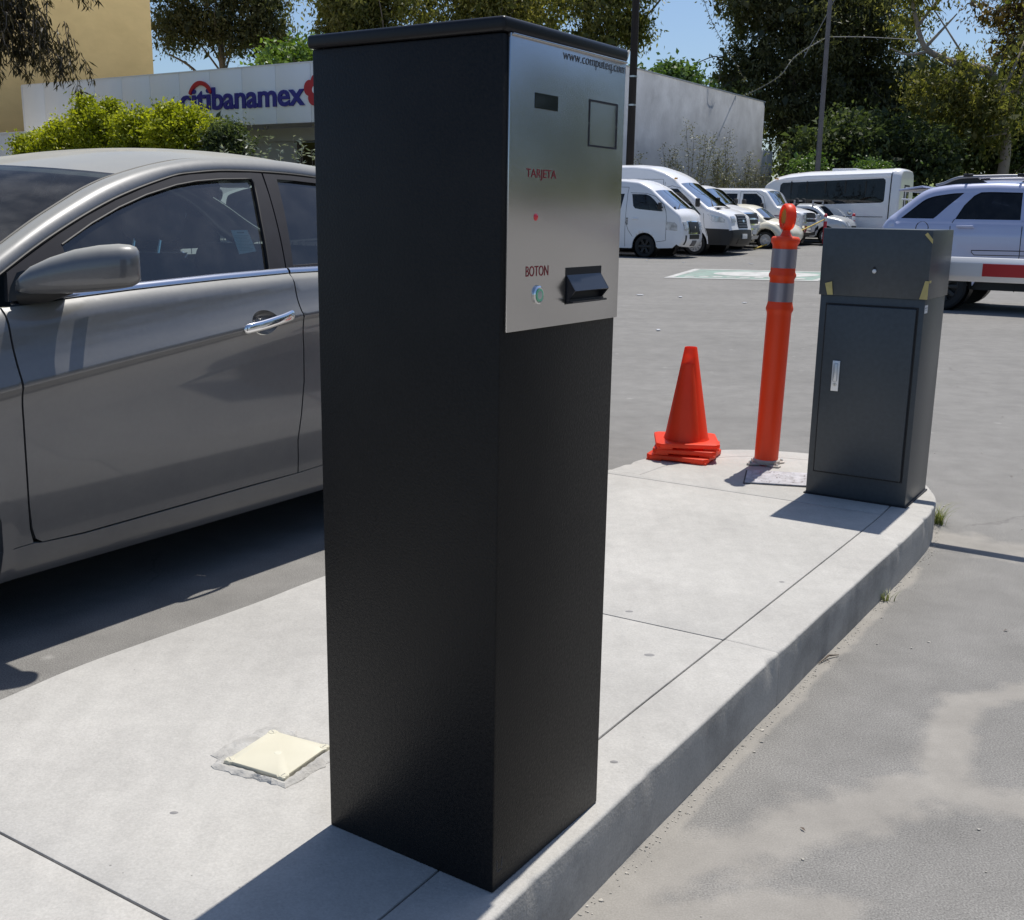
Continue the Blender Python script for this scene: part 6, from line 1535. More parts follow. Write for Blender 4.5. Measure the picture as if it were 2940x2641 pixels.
# ------------------------------------------------------------------ small things on the lot
def build_lot_things():
    M_RW = mat("red_plastic", (0.50, 0.02, 0.035), 0.45); M_WB = mat("white_band", (0.75, 0.75, 0.75), 0.4)
    def bollard(p, h, lab, base=True):
        k = empty("bollard", p, LOTA, lab, "bollard", "red and white bollards by the vans")
        MB().lathe([(.065, .05), (.062, h - .06), (.05, h - .02), (.02, h), (0, h)], (0, 0, 0), 16).build("tube", M_RW, k)
        MB().lathe([(.066, h * .76), (.065, h * .90)], (0, 0, 0), 16, cap=False).build("white_band", M_WB, k)
        MB().box((0.0, 0, .03), (1.7 if base else .5, .5, .06), .015).build("rubber_foot", M_SEAL, k)
    # positions found from their feet in the lot
    bollard(lot(-12.62, 40.7, gz(40.7)), 1.15, "red bollard with a white band on a long black foot, before a chrome bumper")
    bollard(lot(-12.45, 43.7, gz(43.7)), 1.12, "red bollard with a white band standing in front of the bus", False)
    y = MB(); y.tube(catmull([lot(-13.6, 36.2, gz(36.2) + .03), lot(-13.4, 37.6, .42), lot(-13.0, 39.2, .80), lot(-12.62, 40.7, 1.22)], 6), .022, 6)
    tag(y.build("yellow_rope", mat("rope_yellow", (0.55, 0.38, 0.05), 0.7)), "yellow rope running from the ground past the cream car up to a red bollard", "rope")
    # worn painted panel on the tarmac
    A = [Vector((3.05, 22.6, 0)), Vector((4.35, 26.7, 0)), Vector((7.9, 26.1, 0)), Vector((6.1, 22.2, 0))]
    k = MB(); M_PG = mat("worn_green_paint", (0.21, 0.30, 0.255), 0.8, vary=0.25, vscale=4, tint=(0.21, 0.2, 0.19), tscale=2.5, tamt=1.0)
    M_PW = mat("worn_white_paint", (0.48, 0.48, 0.46), 0.8, vary=0.1, vscale=4, tint=(0.21, 0.2, 0.19), tscale=3, tamt=0.85)
    def uv(u, v): return (A[0] * (1 - u) + A[3] * u) * (1 - v) + (A[1] * (1 - u) + A[2] * u) * v
    k.grid([[uv(u, v) + Vector((0, 0, .004)) for u in (0, .25, .5, .75, 1)] for v in (0, .33, .66, 1)])
    o = k.build("painted_marking", M_PG); tag(o, "worn green and white bay marking painted on the open tarmac", "road marking")
    w = MB()
    def strip(u0, v0, u1, v1):
        w.quad(*[uv(a, b) + Vector((0, 0, .008)) for a, b in ((u0, v0), (u1, v0), (u1, v1), (u0, v1))])
    for u0, v0, u1, v1 in ((0, 0, 1, .06), (0, .94, 1, 1), (0, .07, .05, .93), (.95, .07, 1, .93)): strip(u0, v0, u1, v1)
    c = [uv(.55 + .34 * math.cos(t), .56 + .27 * math.sin(t)) + Vector((0, 0, .008)) for t in [2 * math.pi * i / 40 for i in range(40)]]
    w.bm.faces.new([w.bm.verts.new(p) for p in c])
    for i in range(9): strip(.10 + i * .09, .14 + (i % 2) * .02, .16 + i * .09, .21 + (i % 3) * .012)
    w.build("white_markings", M_PW, o)
    # flecks of litter
    rng = random.Random(21)
    for x, yv in ((2.0, 17.5), (2.6, 17.2), (1.95, 29.5), (4.6, 30.2), (3.7, 31.0), (3.4, 16.2), (6.4, 30.0), (1.6, 12.1)):
        m = MB(); a = rng.uniform(0, 3); m.box((0, 0, .01), (rng.uniform(.05, .14), rng.uniform(.03, .06), .012), .004, a)
        tag(m.build("litter", M_WB, None, (x, yv, 0.002)), "small white scrap of litter lying on the grey tarmac", "litter", "litter on the tarmac")
build_lot_things()
# ------------------------------------------------------------------ foliage
def leaf_cloud(name, C, D, L, Wd, tone, m, parent=None, loc=None, seed=0, fold=0.25):
    """C (n,3) leaf roots, D (n,3) leaf axes: one folded diamond per leaf, in one mesh"""
    rng = np.random.RandomState(seed); n = len(C)
    D = D / np.maximum(1e-6, np.linalg.norm(D, axis=1, keepdims=True))
    R = rng.normal(size=(n, 3)); S = np.cross(D, R); S /= np.maximum(1e-6, np.linalg.norm(S, axis=1, keepdims=True))
    N = np.cross(D, S)
    L = np.asarray(L).reshape(-1, 1) * np.ones((n, 1)); Wd = np.asarray(Wd).reshape(-1, 1) * np.ones((n, 1))
    v0 = C; v1 = C + D * L * .45 + S * Wd * .5 + N * Wd * fold; v2 = C + D * L; v3 = C + D * L * .45 - S * Wd * .5 + N * Wd * fold
    V = np.stack([v0, v1, v2, v3], 1).reshape(-1, 3)
    me = bpy.data.meshes.new(name)
    me.vertices.add(4 * n); me.vertices.foreach_set("co", V.ravel())
    me.loops.add(4 * n); me.loops.foreach_set("vertex_index", np.arange(4 * n, dtype=np.int32))
    me.polygons.add(n); me.polygons.foreach_set("loop_start", np.arange(0, 4 * n, 4, dtype=np.int32))
    try: me.polygons.foreach_set("loop_total", np.full(n, 4, dtype=np.int32))
    except Exception: pass
    me.update(calc_edges=True)
    at = me.attributes.new("tone", 'FLOAT', 'POINT'); at.data.foreach_set("value", np.repeat(np.clip(tone, 0, 1), 4).astype(np.float32))
    return link_mesh(name, me, m, parent, loc)

def crown(rng, ells, ncl, per, spread, shell=2.2, squash=0.7):
    """clustered leaf roots inside ellipsoids [(cx,cy,cz,rx,ry,rz,weight)]"""
    w = np.array([e[6] for e in ells], float); w /= w.sum()
    idx = rng.choice(len(ells), ncl, p=w); cen = np.zeros((ncl, 3))
    for i, k in enumerate(idx):
        e = ells[k]; d = rng.normal(size=3); d /= np.linalg.norm(d); cen[i] = np.array(e[:3]) + d * np.array(e[3:6]) * rng.rand() ** (1 / shell)
    pts = np.repeat(cen, per, 0) + rng.normal(size=(ncl * per, 3)) * np.array([spread, spread, spread * squash]) * np.repeat(rng.uniform(.6, 1.3, (ncl, 1)), per, 0)
    return cen, pts

M_BARK = mat("grey_bark", (0.16, 0.135, 0.11), 0.95, vary=0.3, vscale=6, bump=0.6, bscale=12, bdist=0.02, stretch=(1, 1, .2))
M_PALEB = mat("pale_bark", (0.30, 0.255, 0.21), 0.85, vary=0.22, vscale=2.5, stretch=(1, 1, .3))
M_EUC = leaf_mat("eucalyptus_dark", (0.050, 0.060, 0.027), (0.20, 0.20, 0.095), 0.5, 0.05)
M_EUCO = leaf_mat("eucalyptus_ochre", (0.085, 0.10, 0.028), (0.36, 0.325, 0.10), 0.5, 0.05)
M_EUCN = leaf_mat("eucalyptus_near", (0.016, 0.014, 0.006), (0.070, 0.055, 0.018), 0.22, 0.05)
M_LIME = leaf_mat("lime_leaves", (0.07, 0.13, 0.015), (0.20, 0.30, 0.035), 0.35)
M_GREEN2 = leaf_mat("fresh_leaves", (0.05, 0.10, 0.02), (0.13, 0.21, 0.05), 0.35)
M_HEDGE = leaf_mat("hedge_leaves", (0.15, 0.19, 0.010), (0.50, 0.52, 0.030), 0.45, 0.06)
M_DKSHR = leaf_mat("dark_shrub_leaves", (0.040, 0.060, 0.025), (0.14, 0.175, 0.075), 0.42, 0.04)
M_SILV = leaf_mat("silvery_leaves", (0.14, 0.17, 0.11), (0.34, 0.37, 0.30), 0.25)
M_DRY = leaf_mat("dry_leaves", (0.08, 0.085, 0.05), (0.20, 0.20, 0.10), 0.25)

def tree(name, loc, label, ells, ncl, per, spread, leaf, m, trunk=((0, 0, 0), (0, 0, 6)), tr=0.3, bark=None, limbs=10, seed=1, droop=0.7, group=None, extra_limbs=(), cat="tree", tone_bias=0.0, squash=0.8):
    rng = np.random.RandomState(seed)
    k = empty(name, loc, 0, label, cat, group)
    cen, pts = crown(rng, ells, ncl, per, spread, squash=squash)
    n = len(pts); D = rng.normal(size=(n, 3)) * np.array([1, 1, .8]); D[:, 2] -= droop * 1.6
    tone = np.clip(np.repeat(rng.rand(ncl) ** 1.3, per) * .75 + rng.rand(n) * .25 - .02 + tone_bias, 0, 1)
    Lx, Wx = leaf[0] * rng.uniform(.6, 1.3, n), leaf[1] * rng.uniform(.7, 1.3, n)
    # broad inner leaves that close the heart of each clump
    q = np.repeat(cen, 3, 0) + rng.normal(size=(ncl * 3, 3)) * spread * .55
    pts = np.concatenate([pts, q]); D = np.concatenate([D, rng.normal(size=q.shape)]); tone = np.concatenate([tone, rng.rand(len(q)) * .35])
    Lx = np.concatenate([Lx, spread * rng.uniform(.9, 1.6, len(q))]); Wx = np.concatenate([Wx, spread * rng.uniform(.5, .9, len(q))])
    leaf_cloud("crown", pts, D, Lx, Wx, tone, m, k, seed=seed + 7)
    t = MB(); path = catmull([Vector(p) for p in trunk], 6); r_ = [tr * (1 - .55 * i / (len(path) - 1)) for i in range(len(path))]
    r_[0] *= 1.35
    t.tube(path, r_, 10)
    top = path[-1]; pr = random.Random(seed)
    for i in range(limbs):
        c = Vector(cen[pr.randrange(ncl)]); s = path[pr.randrange(len(path) // 2, len(path))]
        mid = s.lerp(c, .5) + Vector((pr.uniform(-.5, .5), pr.uniform(-.5, .5), pr.uniform(-.1, .7)))
        l = catmull([s, mid, c], 5); a = tr * pr.uniform(.16, .34)
        t.tube(l, [a * (1 - .8 * q / (len(l) - 1)) for q in range(len(l))], 6)
    for pts_, ra, rb in extra_limbs:
        l = catmull([Vector(p) for p in pts_], 6); t.tube(l, [ra + (rb - ra) * q / (len(l) - 1) for q in range(len(l))], 8)
    t.build("trunk", bark or M_BARK, k, ang=60)
    return k

def build_trees():
    E = lambda *a: a
    G = "trees behind the bank and the lot"
    # left, behind the bank
    tree("eucalyptus_tree", (-21.6, 84, 2.6), "broad dark eucalyptus behind the bank's fascia, beside the tan block", [E(0.2, 0, 14.6, 4.2, 3.5, 4.2, 1.0), E(-3.2, 0, 15.5, 3.0, 3, 3.8, .6), E(1.9, 0, 16.8, 3.4, 3, 3.6, .7), E(-3.6, 0, 11.4, 1.7, 2, 1.7, .2), E(1.6, 0, 11.2, 3.0, 2, 1.8, .4), E(3.2, 0, 13.4, 1.9, 1.5, 2.8, .4), E(3.6, 0, 11.2, 1.6, 1.5, 1.6, .2), E(-1.4, 0, 11.4, 2.6, 2, 1.7, .35)], 520, 60, .55, (.32, .11), M_EUC, ((0, 0, 0), (.2, 0, 6), (-.1, 0, 10), (.3, 0, 14)), .35, limbs=16, seed=11, group=G, extra_limbs=[([(0, 0, 6.2), (-2.2, 0, 8.6), (-3.9, 0, 9.6)], .14, .05), ([(0, 0, 6), (1.9, 0, 8.0), (3.0, 0, 9.3)], .14, .05)], tone_bias=.08)
    tree("tipu_tree", (-12.2, 62, 1.2), "small fresh green tree peeping over the bank's roof left of the kiosk", [E(0, 0, 7.6, 1.9, 2, 1.3, 1.0), E(1.2, 0, 8.4, 1.1, 1.2, .9, .4)], 60, 40, .42, (.30, .17), M_LIME, ((0, 0, 0), (0, 0, 6)), .2, limbs=6, seed=3, droop=.2, group=G)
    tree("eucalyptus_tree", (-9.3, 75, 1.8), "olive eucalyptus over the kiosk's left shoulder", [E(0, 0, 13.3, 4.2, 3.5, 4.4, 1.0), E(-1.6, 0, 11.0, 2.4, 2.5, 2.2, .4)], 330, 58, .50, (.36, .13), M_EUCO, ((0, 0, 0), (.2, 0, 6), (.1, 0, 11)), .34, limbs=12, seed=21, group=G, tone_bias=-.05)
    tree("eucalyptus_tree", (-1.2, 78, 1.9), "ochre eucalyptus directly behind the kiosk's cap", [E(0, 0, 13.6, 5.2, 4, 4.2, 1.0)], 330, 56, .55, (.36, .13), M_EUCO, ((0, 0, 0), (-.3, 0, 7), (.2, 0, 12)), .36, limbs=12, seed=22, group=G, tone_bias=.10)
    tree("eucalyptus_tree", (6.6, 75, 1.8), "ochre eucalyptus with drooping twigs, crossed by the black pole", [E(-1.0, 0, 14.2, 3.2, 3.5, 3.8, 1.0), E(1.2, 0, 14.6, 2.4, 2.2, 2.2, .35), E(.9, 0, 11.3, 1.3, 1.4, 1.5, .25), E(-1.6, 0, 10.2, 1.8, 2, 1.5, .3)], 300, 50, .48, (.32, .11), M_EUCO, ((0, 0, 0), (-.4, 0, 6), (-.6, 0, 12)), .32, limbs=14, seed=23, group=G, extra_limbs=[([(-.5, 0, 10), (2.0, 0, 12.4), (3.8, 0, 14.8)], .10, .03)], tone_bias=0)
    tree("tipu_tree", (8.7, 62, 1.2), "fresh green round-headed tree showing over the grey side wall", [E(-.9, 0, 6.7, 1.5, 1.7, 1.5, .9), E(.9, 0, 6.3, 1.4, 1.5, 1.3, .8), E(-.2, 0, 7.4, 1.0, 1.0, .8, .4)], 110, 34, .34, (.30, .18), M_GREEN2, ((0, 0, 0), (0, 0, 5.5)), .2, limbs=10, seed=5, droop=.15, group=G, tone_bias=.1)
    tree("round_bush_tree", (11.9, 66, 1.2), "low dark treetop at the far end of the grey side wall", [E(0, 0, 6.2, 1.7, 1.6, 1.0, 1.0)], 40, 34, .4, (.3, .15), M_DKSHR, ((0, 0, 0), (0, 0, 5)), .18, limbs=4, seed=6, droop=.2, group=G)
    # right: a dense dark stand
    tree("eucalyptus_tree", (16.3, 69, 1.6), "great dark eucalyptus at the end of the grey wall, leaning over the lot", [E(0, 0, 10.8, 3.6, 3.6, 4.6, 1.0), E(-2.6, 0, 13.0, 2.4, 2.5, 2.6, .5), E(-2.4, 0, 8.2, 1.8, 2.2, 1.9, .35), E(2.2, 0, 12.5, 3, 3, 3.4, .7), E(.6, 0, 6.4, 3, 2.4, 2.2, .5), E(1.4, 0, 4.4, 2.6, 1.8, 2.0, .4)], 680, 64, .50, (.29, .095), M_EUC, ((0, 0, 0), (.4, 0, 5), (.1, 0, 9), (.5, 0, 13)), .42, limbs=18, seed=31, group=G, extra_limbs=[([(-1.5, 0, 8.1), (-3.0, 0, 7.9), (-4.0, 0, 7.2), (-4.9, 0, 7.0)], .09, .05), ([(-4.2, 0, 7.1), (-4.15, 0, 8.2), (-4.4, 0, 9.0), (-5.6, 0, 8.6)], .06, .025)], tone_bias=-.02)
    tree("eucalyptus_tree", (21.0, 72, 1.8), "tall dark eucalyptus behind the slim concrete pole", [E(0, 0, 11.2, 3.8, 3.4, 4.8, 1.0), E(.5, 0, 6.0, 3.4, 3, 3.2, .8)], 470, 64, .52, (.34, .11), M_EUC, ((0, 0, 0), (-.3, 0, 6), (.2, 0, 12)), .4, limbs=14, seed=32, group=G, tone_bias=.02)
    tree("leaning_eucalyptus", (26.6, 62, 1.6), "eucalyptus with a long pale leaning limb and airy twigs on the right", [E(-3.2, 0, 6.6, 2.6, 2.5, 1.7, .8), E(-5.2, 0, 11.4, 1.8, 2.2, 2.0, .22), E(-1.6, 0, 12.2, 2.6, 2.4, 1.6, .14), E(1.6, 0, 8.2, 2.0, 2.4, 2.2, .3), E(-1.2, 0, 5.0, 2.4, 2.2, 1.8, .6)], 250, 46, .50, (.28, .085), M_EUCO, ((0, 0, 0), (.2, 0, 3.6), (-.4, 0, 6.2)), .36, M_PALEB, limbs=8, seed=33, group=G, tone_bias=-.12,
         extra_limbs=[([(-.2, 0, 5.6), (-1.1, 0, 7.4), (-2.6, 0, 7.75), (-3.7, 0, 8.1), (-4.8, 0, 8.75), (-5.4, 0, 10.2), (-6.1, 0, 12.2)], .30, .08), ([(-4.7, 0, 8.7), (-3.9, 0, 9.6), (-3.2, 0, 10.4)], .10, .03), ([(-5.2, 0, 9.8), (-4.2, 0, 11.2), (-3.0, 0, 12.8)], .09, .03), ([(-4.4, 0, 8.5), (-5.6, 0, 8.3), (-6.6, 0, 8.6)], .09, .03), ([(.2, 0, 5.5), (1.0, 0, 8.8), (.4, 0, 12.4)], .16, .05), ([(.7, 0, 8.2), (2.2, 0, 10.4), (2.6, 0, 13)], .11, .04)])
    tree("eucalyptus_tree", (30.5, 70, 1.9), "rust-tinged eucalyptus at the right edge of the picture", [E(.6, 0, 10.4, 2.2, 2.8, 4.0, .8), E(-2.2, 0, 12.6, 2.0, 2, 1.6, .15), E(0, 0, 6.0, 2.6, 2.4, 2.2, .6)], 210, 46, .55, (.32, .11), leaf_mat("eucalyptus_rust", (0.07, 0.055, 0.018), (0.24, 0.15, 0.05), .3), ((0, 0, 0), (.3, 0, 6), (-.2, 0, 12)), .34, M_PALEB, limbs=12, seed=34, group=G)
    tree("casuarina_tree", (24.0, 72, 1.9), "grey green feathery tree low in the dark stand on the right", [E(0, 0, 5.2, 3.0, 2.6, 3.6, 1.0), E(1.6, 0, 7.4, 2.0, 2.0, 2.2, .4), E(-2.4, 0, 3.6, 2.2, 2, 2.4, .5)], 330, 56, .45, (.40, .07), leaf_mat("casuarina_needles", (0.035, 0.055, 0.03), (0.12, 0.16, 0.10), .25), ((0, 0, 0), (0, 0, 7)), .25, limbs=12, seed=35, group=G, droop=-.5)
    tree("ficus_tree", (28.2, 66, 1.6), "dense dark round tree low on the right, above the SUV", [E(0, 0, 4.6, 3.0, 2.6, 2.6, 1.0), E(2.6, 0, 4.2, 2.2, 2, 2.2, .6), E(-2.6, 0, 4.4, 2.4, 2, 2.2, .6)], 380, 60, .42, (.28, .15), M_DKSHR, ((0, 0, 0), (0, 0, 3)), .28, limbs=8, seed=36, group=G, droop=.2, tone_bias=.12)
    tree("ficus_tree", (34.0, 68, 1.7), "dark spreading tree cut by the right edge, above the SUV's roof rails", [E(0, 0, 4.6, 3.2, 2.6, 2.8, 1.0), E(-2.8, 0, 6.4, 2.2, 2, 2.2, .5)], 300, 56, .45, (.28, .15), M_DKSHR, ((0, 0, 0), (0, 0, 3)), .28, limbs=8, seed=37, group=G, droop=.2)
    tree("ficus_tree", (18.4, 60, 1.0), "dark leafy tree standing right behind the bus roof", [E(0, 0, 3.6, 3.2, 2.2, 2.2, 1.0), E(-2.6, 0, 3.2, 1.9, 2, 1.8, .4), E(3.0, 0, 3.4, 2.2, 2, 2.0, .5)], 340, 56, .45, (.28, .14), M_DKSHR, ((0, 0, 0), (0, 0, 2.6)), .25, limbs=8, seed=38, group=G, droop=.2, tone_bias=-.05)
    # bright shrubs at the foot of the stand
    GS = "bright shrubs below the dark trees"
    tree("shrub", (13.75, 53, .8), "light green shrub beside the end of the grey wall, over the bus's front", [E(0, 0, 2.0, 1.0, 1.0, 1.2, 1.0), E(.3, 0, 2.9, .6, .7, .6, .3)], 60, 40, .26, (.17, .08), M_GREEN2, ((0, 0, 0), (0, 0, 1.8)), .07, limbs=10, seed=41, droop=.1, group=GS, cat="shrub", tone_bias=.25)
    tree("shrub", (17.3, 54, .9), "light green shrub showing over the middle of the bus roof", [E(0, 0, 1.9, 1.3, 1.1, 1.1, 1.0), E(-.4, 0, 2.6, .6, .6, .5, .3)], 60, 40, .25, (.17, .09), M_GREEN2, ((0, 0, 0), (0, 0, 1.6)), .07, limbs=8, seed=42, droop=.1, group=GS, cat="shrub", tone_bias=.2)
    # far wood that closes the view, plus an added belt for reflections
    rng = np.random.RandomState(77); C = []; 
    for i in range(900):
        x = rng.uniform(-90, 110); y = rng.uniform(100, 125) + abs(x) * .08; h = 2.5 + 6.5 * rng.rand() ** 1.2
        C.append((x, y, h + 1.5))
    for i in range(1100):  # unseen belt off to the right, added so the steel panel reflects something dark
        C.append((44 + 14 * rng.rand(), rng.uniform(-30, 66), .6 + 17 * rng.rand() ** 1.1))
    C = np.array(C); P = np.repeat(C, 26, 0) + rng.normal(size=(len(C) * 26, 3)) * np.array([1.3, 1.3, 1.1])
    o = leaf_cloud("far_wood", P, rng.normal(size=P.shape), rng.uniform(.5, 1.1, len(P)), rng.uniform(.3, .6, len(P)), rng.rand(len(P)), M_EUC)
    tag(o, "distant dark wood behind the lot, with an unseen belt added at right for reflections", "wood", kind="stuff")
build_trees()

def build_overhang():
    rng = np.random.RandomState(5); pr = random.Random(5)
    k = empty("overhanging_eucalyptus", (-12.6, 21.0, 0), 0, "eucalyptus whose dark drooping twigs hang into the top left corner", "tree")
    t = MB(); t.tube(catmull([Vector(p) for p in ((0, 0, 0), (.2, 0, 2.5), (.1, -.1, 4.5), (.6, -.3, 6.4))], 5), [.34, .3, .27, .26, .25, .25, .24, .23, .22, .22, .21, .2, .2, .19, .18, .16], 10)
    C = []; D = []; T = []
    def strand(p, drop, lean):
        pts = [Vector(p)]; 
        for q in range(1, 9): pts.append(Vector(p) + Vector((lean[0] * q / 8, lean[1] * q / 8, -drop * (q / 8) ** 1.15 + .05 * math.sin(q * 1.7))))
        t.tube(pts, [.010 * (1 - .8 * q / 8) for q in range(9)], 4)
        tn = pr.random()
        for q in range(int(18 + drop * 28)):
            f = pr.random() ** .8; i = min(7, int(f * 8)); c = pts[i].lerp(pts[i + 1], f * 8 - i)
            C.append((c.x + pr.gauss(0, .035), c.y + pr.gauss(0, .035), c.z)); D.append((pr.gauss(0, .45), pr.gauss(0, .45), -1.0 + abs(pr.gauss(0, .3)))); T.append(tn * .6 + pr.random() * .4)
    # boughs
    for tgt, n, dmin, dmax, sp in (((3.7, -.8, 4.60), 60, .45, 1.15, .40), ((4.35, -.9, 3.98), 60, .45, 0.95, .34), ((4.9, -.7, 5.0), 44, .25, .65, .42), ((5.55, -1.0, 4.96), 26, .2, .55, .30), ((6.0, -1.0, 5.02), 16, .15, .45, .16), ((3.45, -.9, 3.85), 36, .3, .85, .30), ((3.2, -.6, 5.0), 46, .4, 1.0, .4), ((4.55, -.9, 3.55), 18, .3, .6, .2), ((4.1, -.8, 3.75), 30, .4, .8, .3)):
        tv = Vector(tgt); s = Vector((.5, -.2, 5.8)); mid = s.lerp(tv, .55) + Vector((0, 0, .55))
        l = catmull([s, mid, tv + Vector((0, 0, .25))], 6); t.tube(l, [.05 * (1 - .75 * q / (len(l) - 1)) for q in range(len(l))], 6)
        for i in range(n):
            p = l[pr.randrange(max(0, len(l) - 7), len(l))] + Vector((pr.gauss(0, sp), pr.gauss(0, sp), pr.uniform(-.1, .3)))
            strand(p, pr.uniform(dmin, dmax), (pr.gauss(0, .14), pr.gauss(0, .14)))
    # rest of the canopy, above and outside the frame
    for i in range(90):
        a = pr.uniform(0, 6.28); r = pr.uniform(.3, 3.0); strand((r * math.cos(a) - .6, r * math.sin(a), pr.uniform(5.6, 8.2)), pr.uniform(.5, 1.4), (pr.gauss(0, .2), pr.gauss(0, .2)))
    t.build("trunk", M_BARK, k, ang=60)
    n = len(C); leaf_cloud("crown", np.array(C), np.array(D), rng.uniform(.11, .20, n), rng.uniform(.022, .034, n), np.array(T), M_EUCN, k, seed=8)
build_overhang()

def build_shrubs():
    E = lambda *a: a
    # clipped-out row of yellow-green shrubs in front of the bank: five bushes
    G = "yellow-green shrubs in front of the bank"
    specs = [(-44.6, 30.6, [E(0, 0, 3.45, 1.2, 1.2, 1.05, 1), E(.3, 0, 2.0, 1.2, 1.2, 1.6, .8)], "leftmost yellow-green bush, next to the pale boundary wall"),
             (-42.7, 30.8, [E(0, 0, 3.85, 1.3, 1.2, 1.15, 1), E(0, 0, 2.2, 1.5, 1.2, 1.7, .8)], "second yellow-green bush from the left, lower than its right neighbour"),
             (-40.5, 30.7, [E(0, 0, 4.25, 1.5, 1.2, 1.15, 1), E(-.75, 0, 5.45, .36, .4, .55, .10), E(.25, 0, 5.35, .36, .4, .35, .07), E(0, 0, 2.2, 1.5, 1.2, 1.8, .8)], "tallest yellow-green bush, two shoots rising above its top"),
             (-37.9, 30.8, [E(0, 0, 4.1, 1.5, 1.2, 1.1, 1), E(0, 0, 2.2, 1.5, 1.2, 1.8, .8)], "fourth yellow-green bush, below the blank middle of the fascia"),
             (-35.4, 30.6, [E(0, 0, 4.15, 1.5, 1.2, 1.0, 1), E(-.5, 0, 5.1, .4, .4, .22, .04), E(.1, 0, 2.3, 1.5, 1.2, 1.8, .8)], "yellow-green bush hiding the foot of the blue lettering")]
    for i, (a, b, el, lab) in enumerate(specs):
        p = lot(a, b, 0); el2 = el
        k = tree("hedge_bush", p, lab, el2, 300, 64, .20, (.16, .085), M_HEDGE, ((0, 0, 0), (.1, 0, 1.6), (0, 0, 3.2)), .09, limbs=14, seed=60 + i, droop=.25, group=G, cat="bush", tone_bias=.08)
    tree("dark_bush", lot(-33.4, 30.9, 0), "dark green bush at the right end of the yellow-green row", [E(0, 0, 3.5, .95, 1, 1.2, 1), E(.2, 0, 2.0, 1.1, 1, 1.6, .9)], 200, 50, .22, (.17, .07), M_DKSHR, ((0, 0, 0), (0, 0, 2.6)), .08, limbs=10, seed=70, droop=.3, cat="bush")
    # silvery plants behind the sedan's roof
    GP = "silvery leaved stems behind the sedan"
    rng = np.random.RandomState(9)
    for i, (px, h) in enumerate(((612, 2.0), (650, 2.15), (690, 2.0), (735, 2.45), (765, 2.25), (800, 2.0), (842, 2.2), (880, 2.35), (905, 2.1))):
        Yd = 19.5 + 1.2 * rng.rand(); X = (px - 1470) / 3122.8 * Yd; h = h + .18
        k = empty("silvery_plant", (X, Yd, 0), 0, "upright silvery leaved stem standing between the sedan's roof and the bank", "plant", GP)
        t = MB(); C = []; D = []
        for s in range(4):
            x, y = rng.normal(0, .10, 2); hh = h * rng.uniform(.8, 1.0) if s else h; bx, by = rng.normal(0, .12, 2)
            pts = [Vector((x + bx * (q / 5) ** 2, y + by * (q / 5) ** 2, hh * q / 5)) for q in range(6)]; t.tube(pts, [.010 * (1 - .7 * q / 5) for q in range(6)], 5)
            for q in range(34):
                f = .45 + .55 * rng.rand(); i_ = min(4, int(f * 5)); c = pts[i_].lerp(pts[i_ + 1], f * 5 - i_); a = rng.uniform(0, 6.28)
                C.append(tuple(c)); D.append((math.cos(a), math.sin(a), rng.uniform(-.1, .9)))
        t.build("stem", M_BARK, k); n = len(C); leaf_cloud("foliage", np.array(C), np.array(D), rng.uniform(.07, .14, n), rng.uniform(.02, .04, n), rng.rand(n), M_SILV, k, seed=i)
    # thin scrub along the grey wall
    GW = "thin scrub along the grey side wall"
    for i, (b, h, w) in enumerate(((43.3, 3.6, .6), (45.6, 4.1, .7), (48.8, 5.2, .9), (50.6, 4.4, 1.0), (52.6, 5.0, .9), (54.4, 4.0, .9), (56.2, 3.4, .8))):
        p = lot(-21.5 + .3 * (i % 2), b, gz(b) - .1)
        k = empty("wall_scrub", p, 0, ("thin scrubby bush with sparse grey green leaves against the grey wall"), "scrub", GW)
        r = np.random.RandomState(100 + i); t = MB(); C = []; D = []
        for s in range(9):
            a = r.uniform(0, 6.28); sp = w * r.rand(); hh = h * r.uniform(.55, 1.0) if s else h
            pts = [Vector((sp * math.cos(a) * (q / 6) ** .8 + r.normal(0, .05), sp * math.sin(a) * (q / 6) ** .8 * .6 + r.normal(0, .05), hh * q / 6)) for q in range(7)]
            t.tube(pts, [.022 * (1 - .75 * q / 6) for q in range(7)], 5)
            for q in range(170):
                f = .3 + .7 * r.rand(); i_ = min(5, int(f * 6)); c = pts[i_].lerp(pts[i_ + 1], f * 6 - i_)
                C.append((c.x + r.normal(0, .16), c.y + r.normal(0, .16), c.z + r.normal(0, .12))); D.append(tuple(r.normal(size=3) * np.array([1, 1, .7]) - np.array([0, 0, .3])))
        t.build("stem", M_BARK, k); n = len(C); leaf_cloud("foliage", np.array(C), np.array(D), r.uniform(.07, .15, n), r.uniform(.03, .055, n), r.rand(n) * (1 if i != 1 else .5) + (.2 if i == 2 else 0), M_DRY, k, seed=i)
build_shrubs()

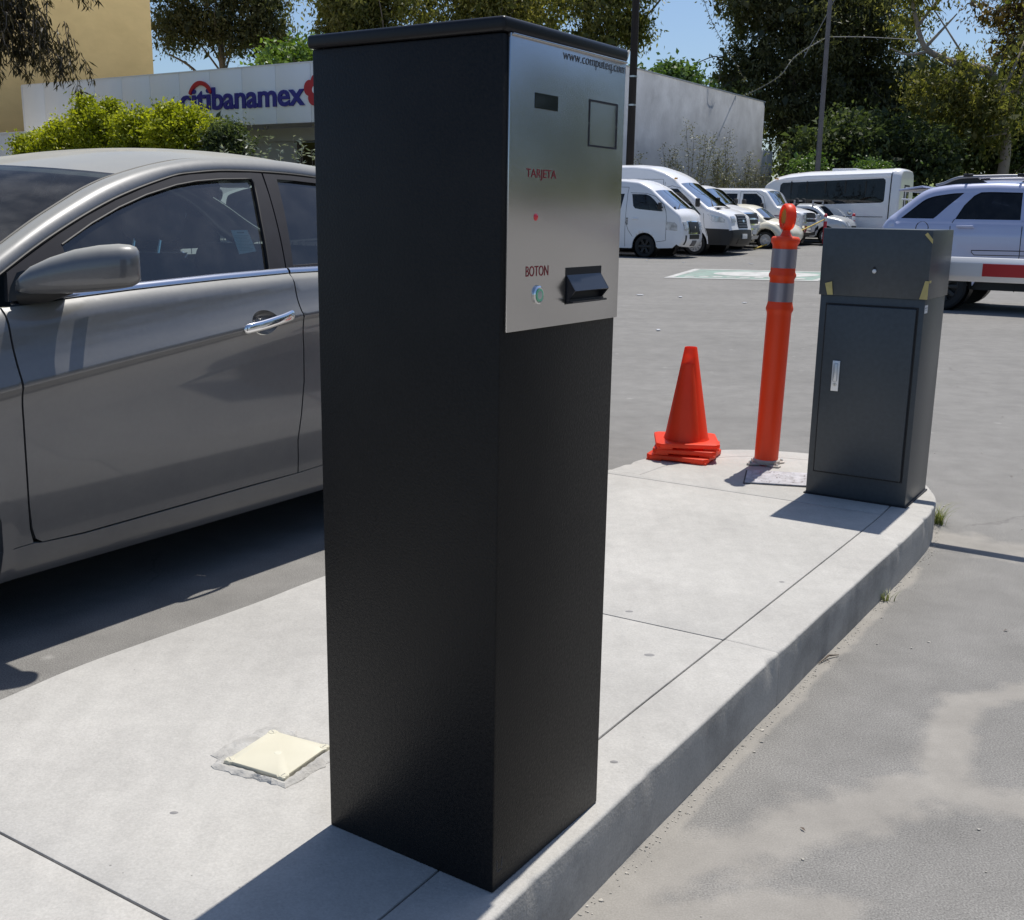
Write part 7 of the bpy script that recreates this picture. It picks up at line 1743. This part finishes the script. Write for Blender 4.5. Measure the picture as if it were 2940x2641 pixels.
# ------------------------------------------------------------------ poles and wires
def build_poles():
    k = empty("timber_pole", (4.22, 42.0, 0.1), 0, "tall black timber pole rising just right of the kiosk's cap", "pole")
    MB().tube([(0, 0, 0), (0.0, 0, 6), (0.0, 0, 13)], [.155, .14, .12], 14).build("shaft", mat("creosoted_timber", (0.022, 0.017, 0.014), 0.9, vary=0.4, vscale=8, stretch=(1, 1, .08), bump=0.6, bscale=30, bdist=0.01), k)
    for z in (6.1, 5.1): MB().lathe([(.158, z - .03), (.158, z + .03)], (0, 0, 0), 14, cap=False).build("steel_band", M_DULL, k)
    k = empty("concrete_pole", (13.9, 52.0, 0.6), 0, "slim pale concrete pole standing behind the bus", "pole")
    MB().tube([(0, 0, 0), (0, 0, 7), (0, 0, 14)], [.13, .105, .085], 12).build("shaft", mat("pole_concrete", (0.15, 0.14, 0.14), 0.85, vary=0.15, vscale=5), k)
    M_W = mat("cable_black", (0.03, 0.03, 0.03), 0.6); M_GL = mat("cable_grey", (0.22, 0.22, 0.22), 0.6)
    def cable(pts, r, m, lab, leafy=0, sd=1):
        l = catmull([Vector(p) for p in pts], 10); t = MB(); t.tube(l, r, 5); o = t.build("cable", m); tag(o, lab, "cable")
        if leafy:
            rg = np.random.RandomState(sd); n = leafy; i = rg.randint(0, len(l) - 1, n); C = np.array([tuple(l[a].lerp(l[a + 1], f)) for a, f in zip(i, rg.rand(n))])
            leaf_cloud("dry_tendrils", C, rg.normal(size=(n, 3)), rg.uniform(.07, .2, n), rg.uniform(.03, .07, n), rg.rand(n), M_DRY, o, seed=sd)
        return o
    e = lot(-22.5, 57.0, 7.45)
    cable([e, (11.9, 52.5, 7.5), (12.6, 52.2, 8.4), (13.9, 52.0, 9.2)], .022, M_GL, "pale cable wrapped in dry tendrils sagging from the grey wall to the concrete pole", 120, 3)
    cable([(13.9, 52.0, 9.2), (16.0, 53.5, 9.45), (19.2, 56.0, 9.75)], .018, M_GL, "pale cable running right from the concrete pole into the leaning eucalyptus", 30, 4)
    cable([(8.3, 55, 12.3), (9.2, 55, 10.2), (10.6, 55.2, 8.2), (11.1, 56, 7.75)], .014, M_W, "thin cable with dead tendrils dropping through the open sky to the wall top", 90, 5)
    cable([(14.9, 52, 12.9), (14.2, 52, 11.0), (12.9, 52, 8.3)], .016, M_GL, "straight stay wire slanting across the dark trees left of the concrete pole")
    s = MB(); s.lathe([(0, .03), (.25, .0), (.36, -.10), (.37, -.12), (.24, -.03), (0, .0)], (0, 0, 0), 22, Vector((-.9, .2, .35)))
    s.tube([(0, 0, -.35), (0, 0, 0)], .02, 6)
    o = s.build("satellite_dish", mat("dish_grey", (0.60, 0.60, 0.58), 0.5), None, lot(-22.6, 43.4, 7.75)); tag(o, "small pale satellite dish on the wall top beside the black pole", "dish")
build_poles()
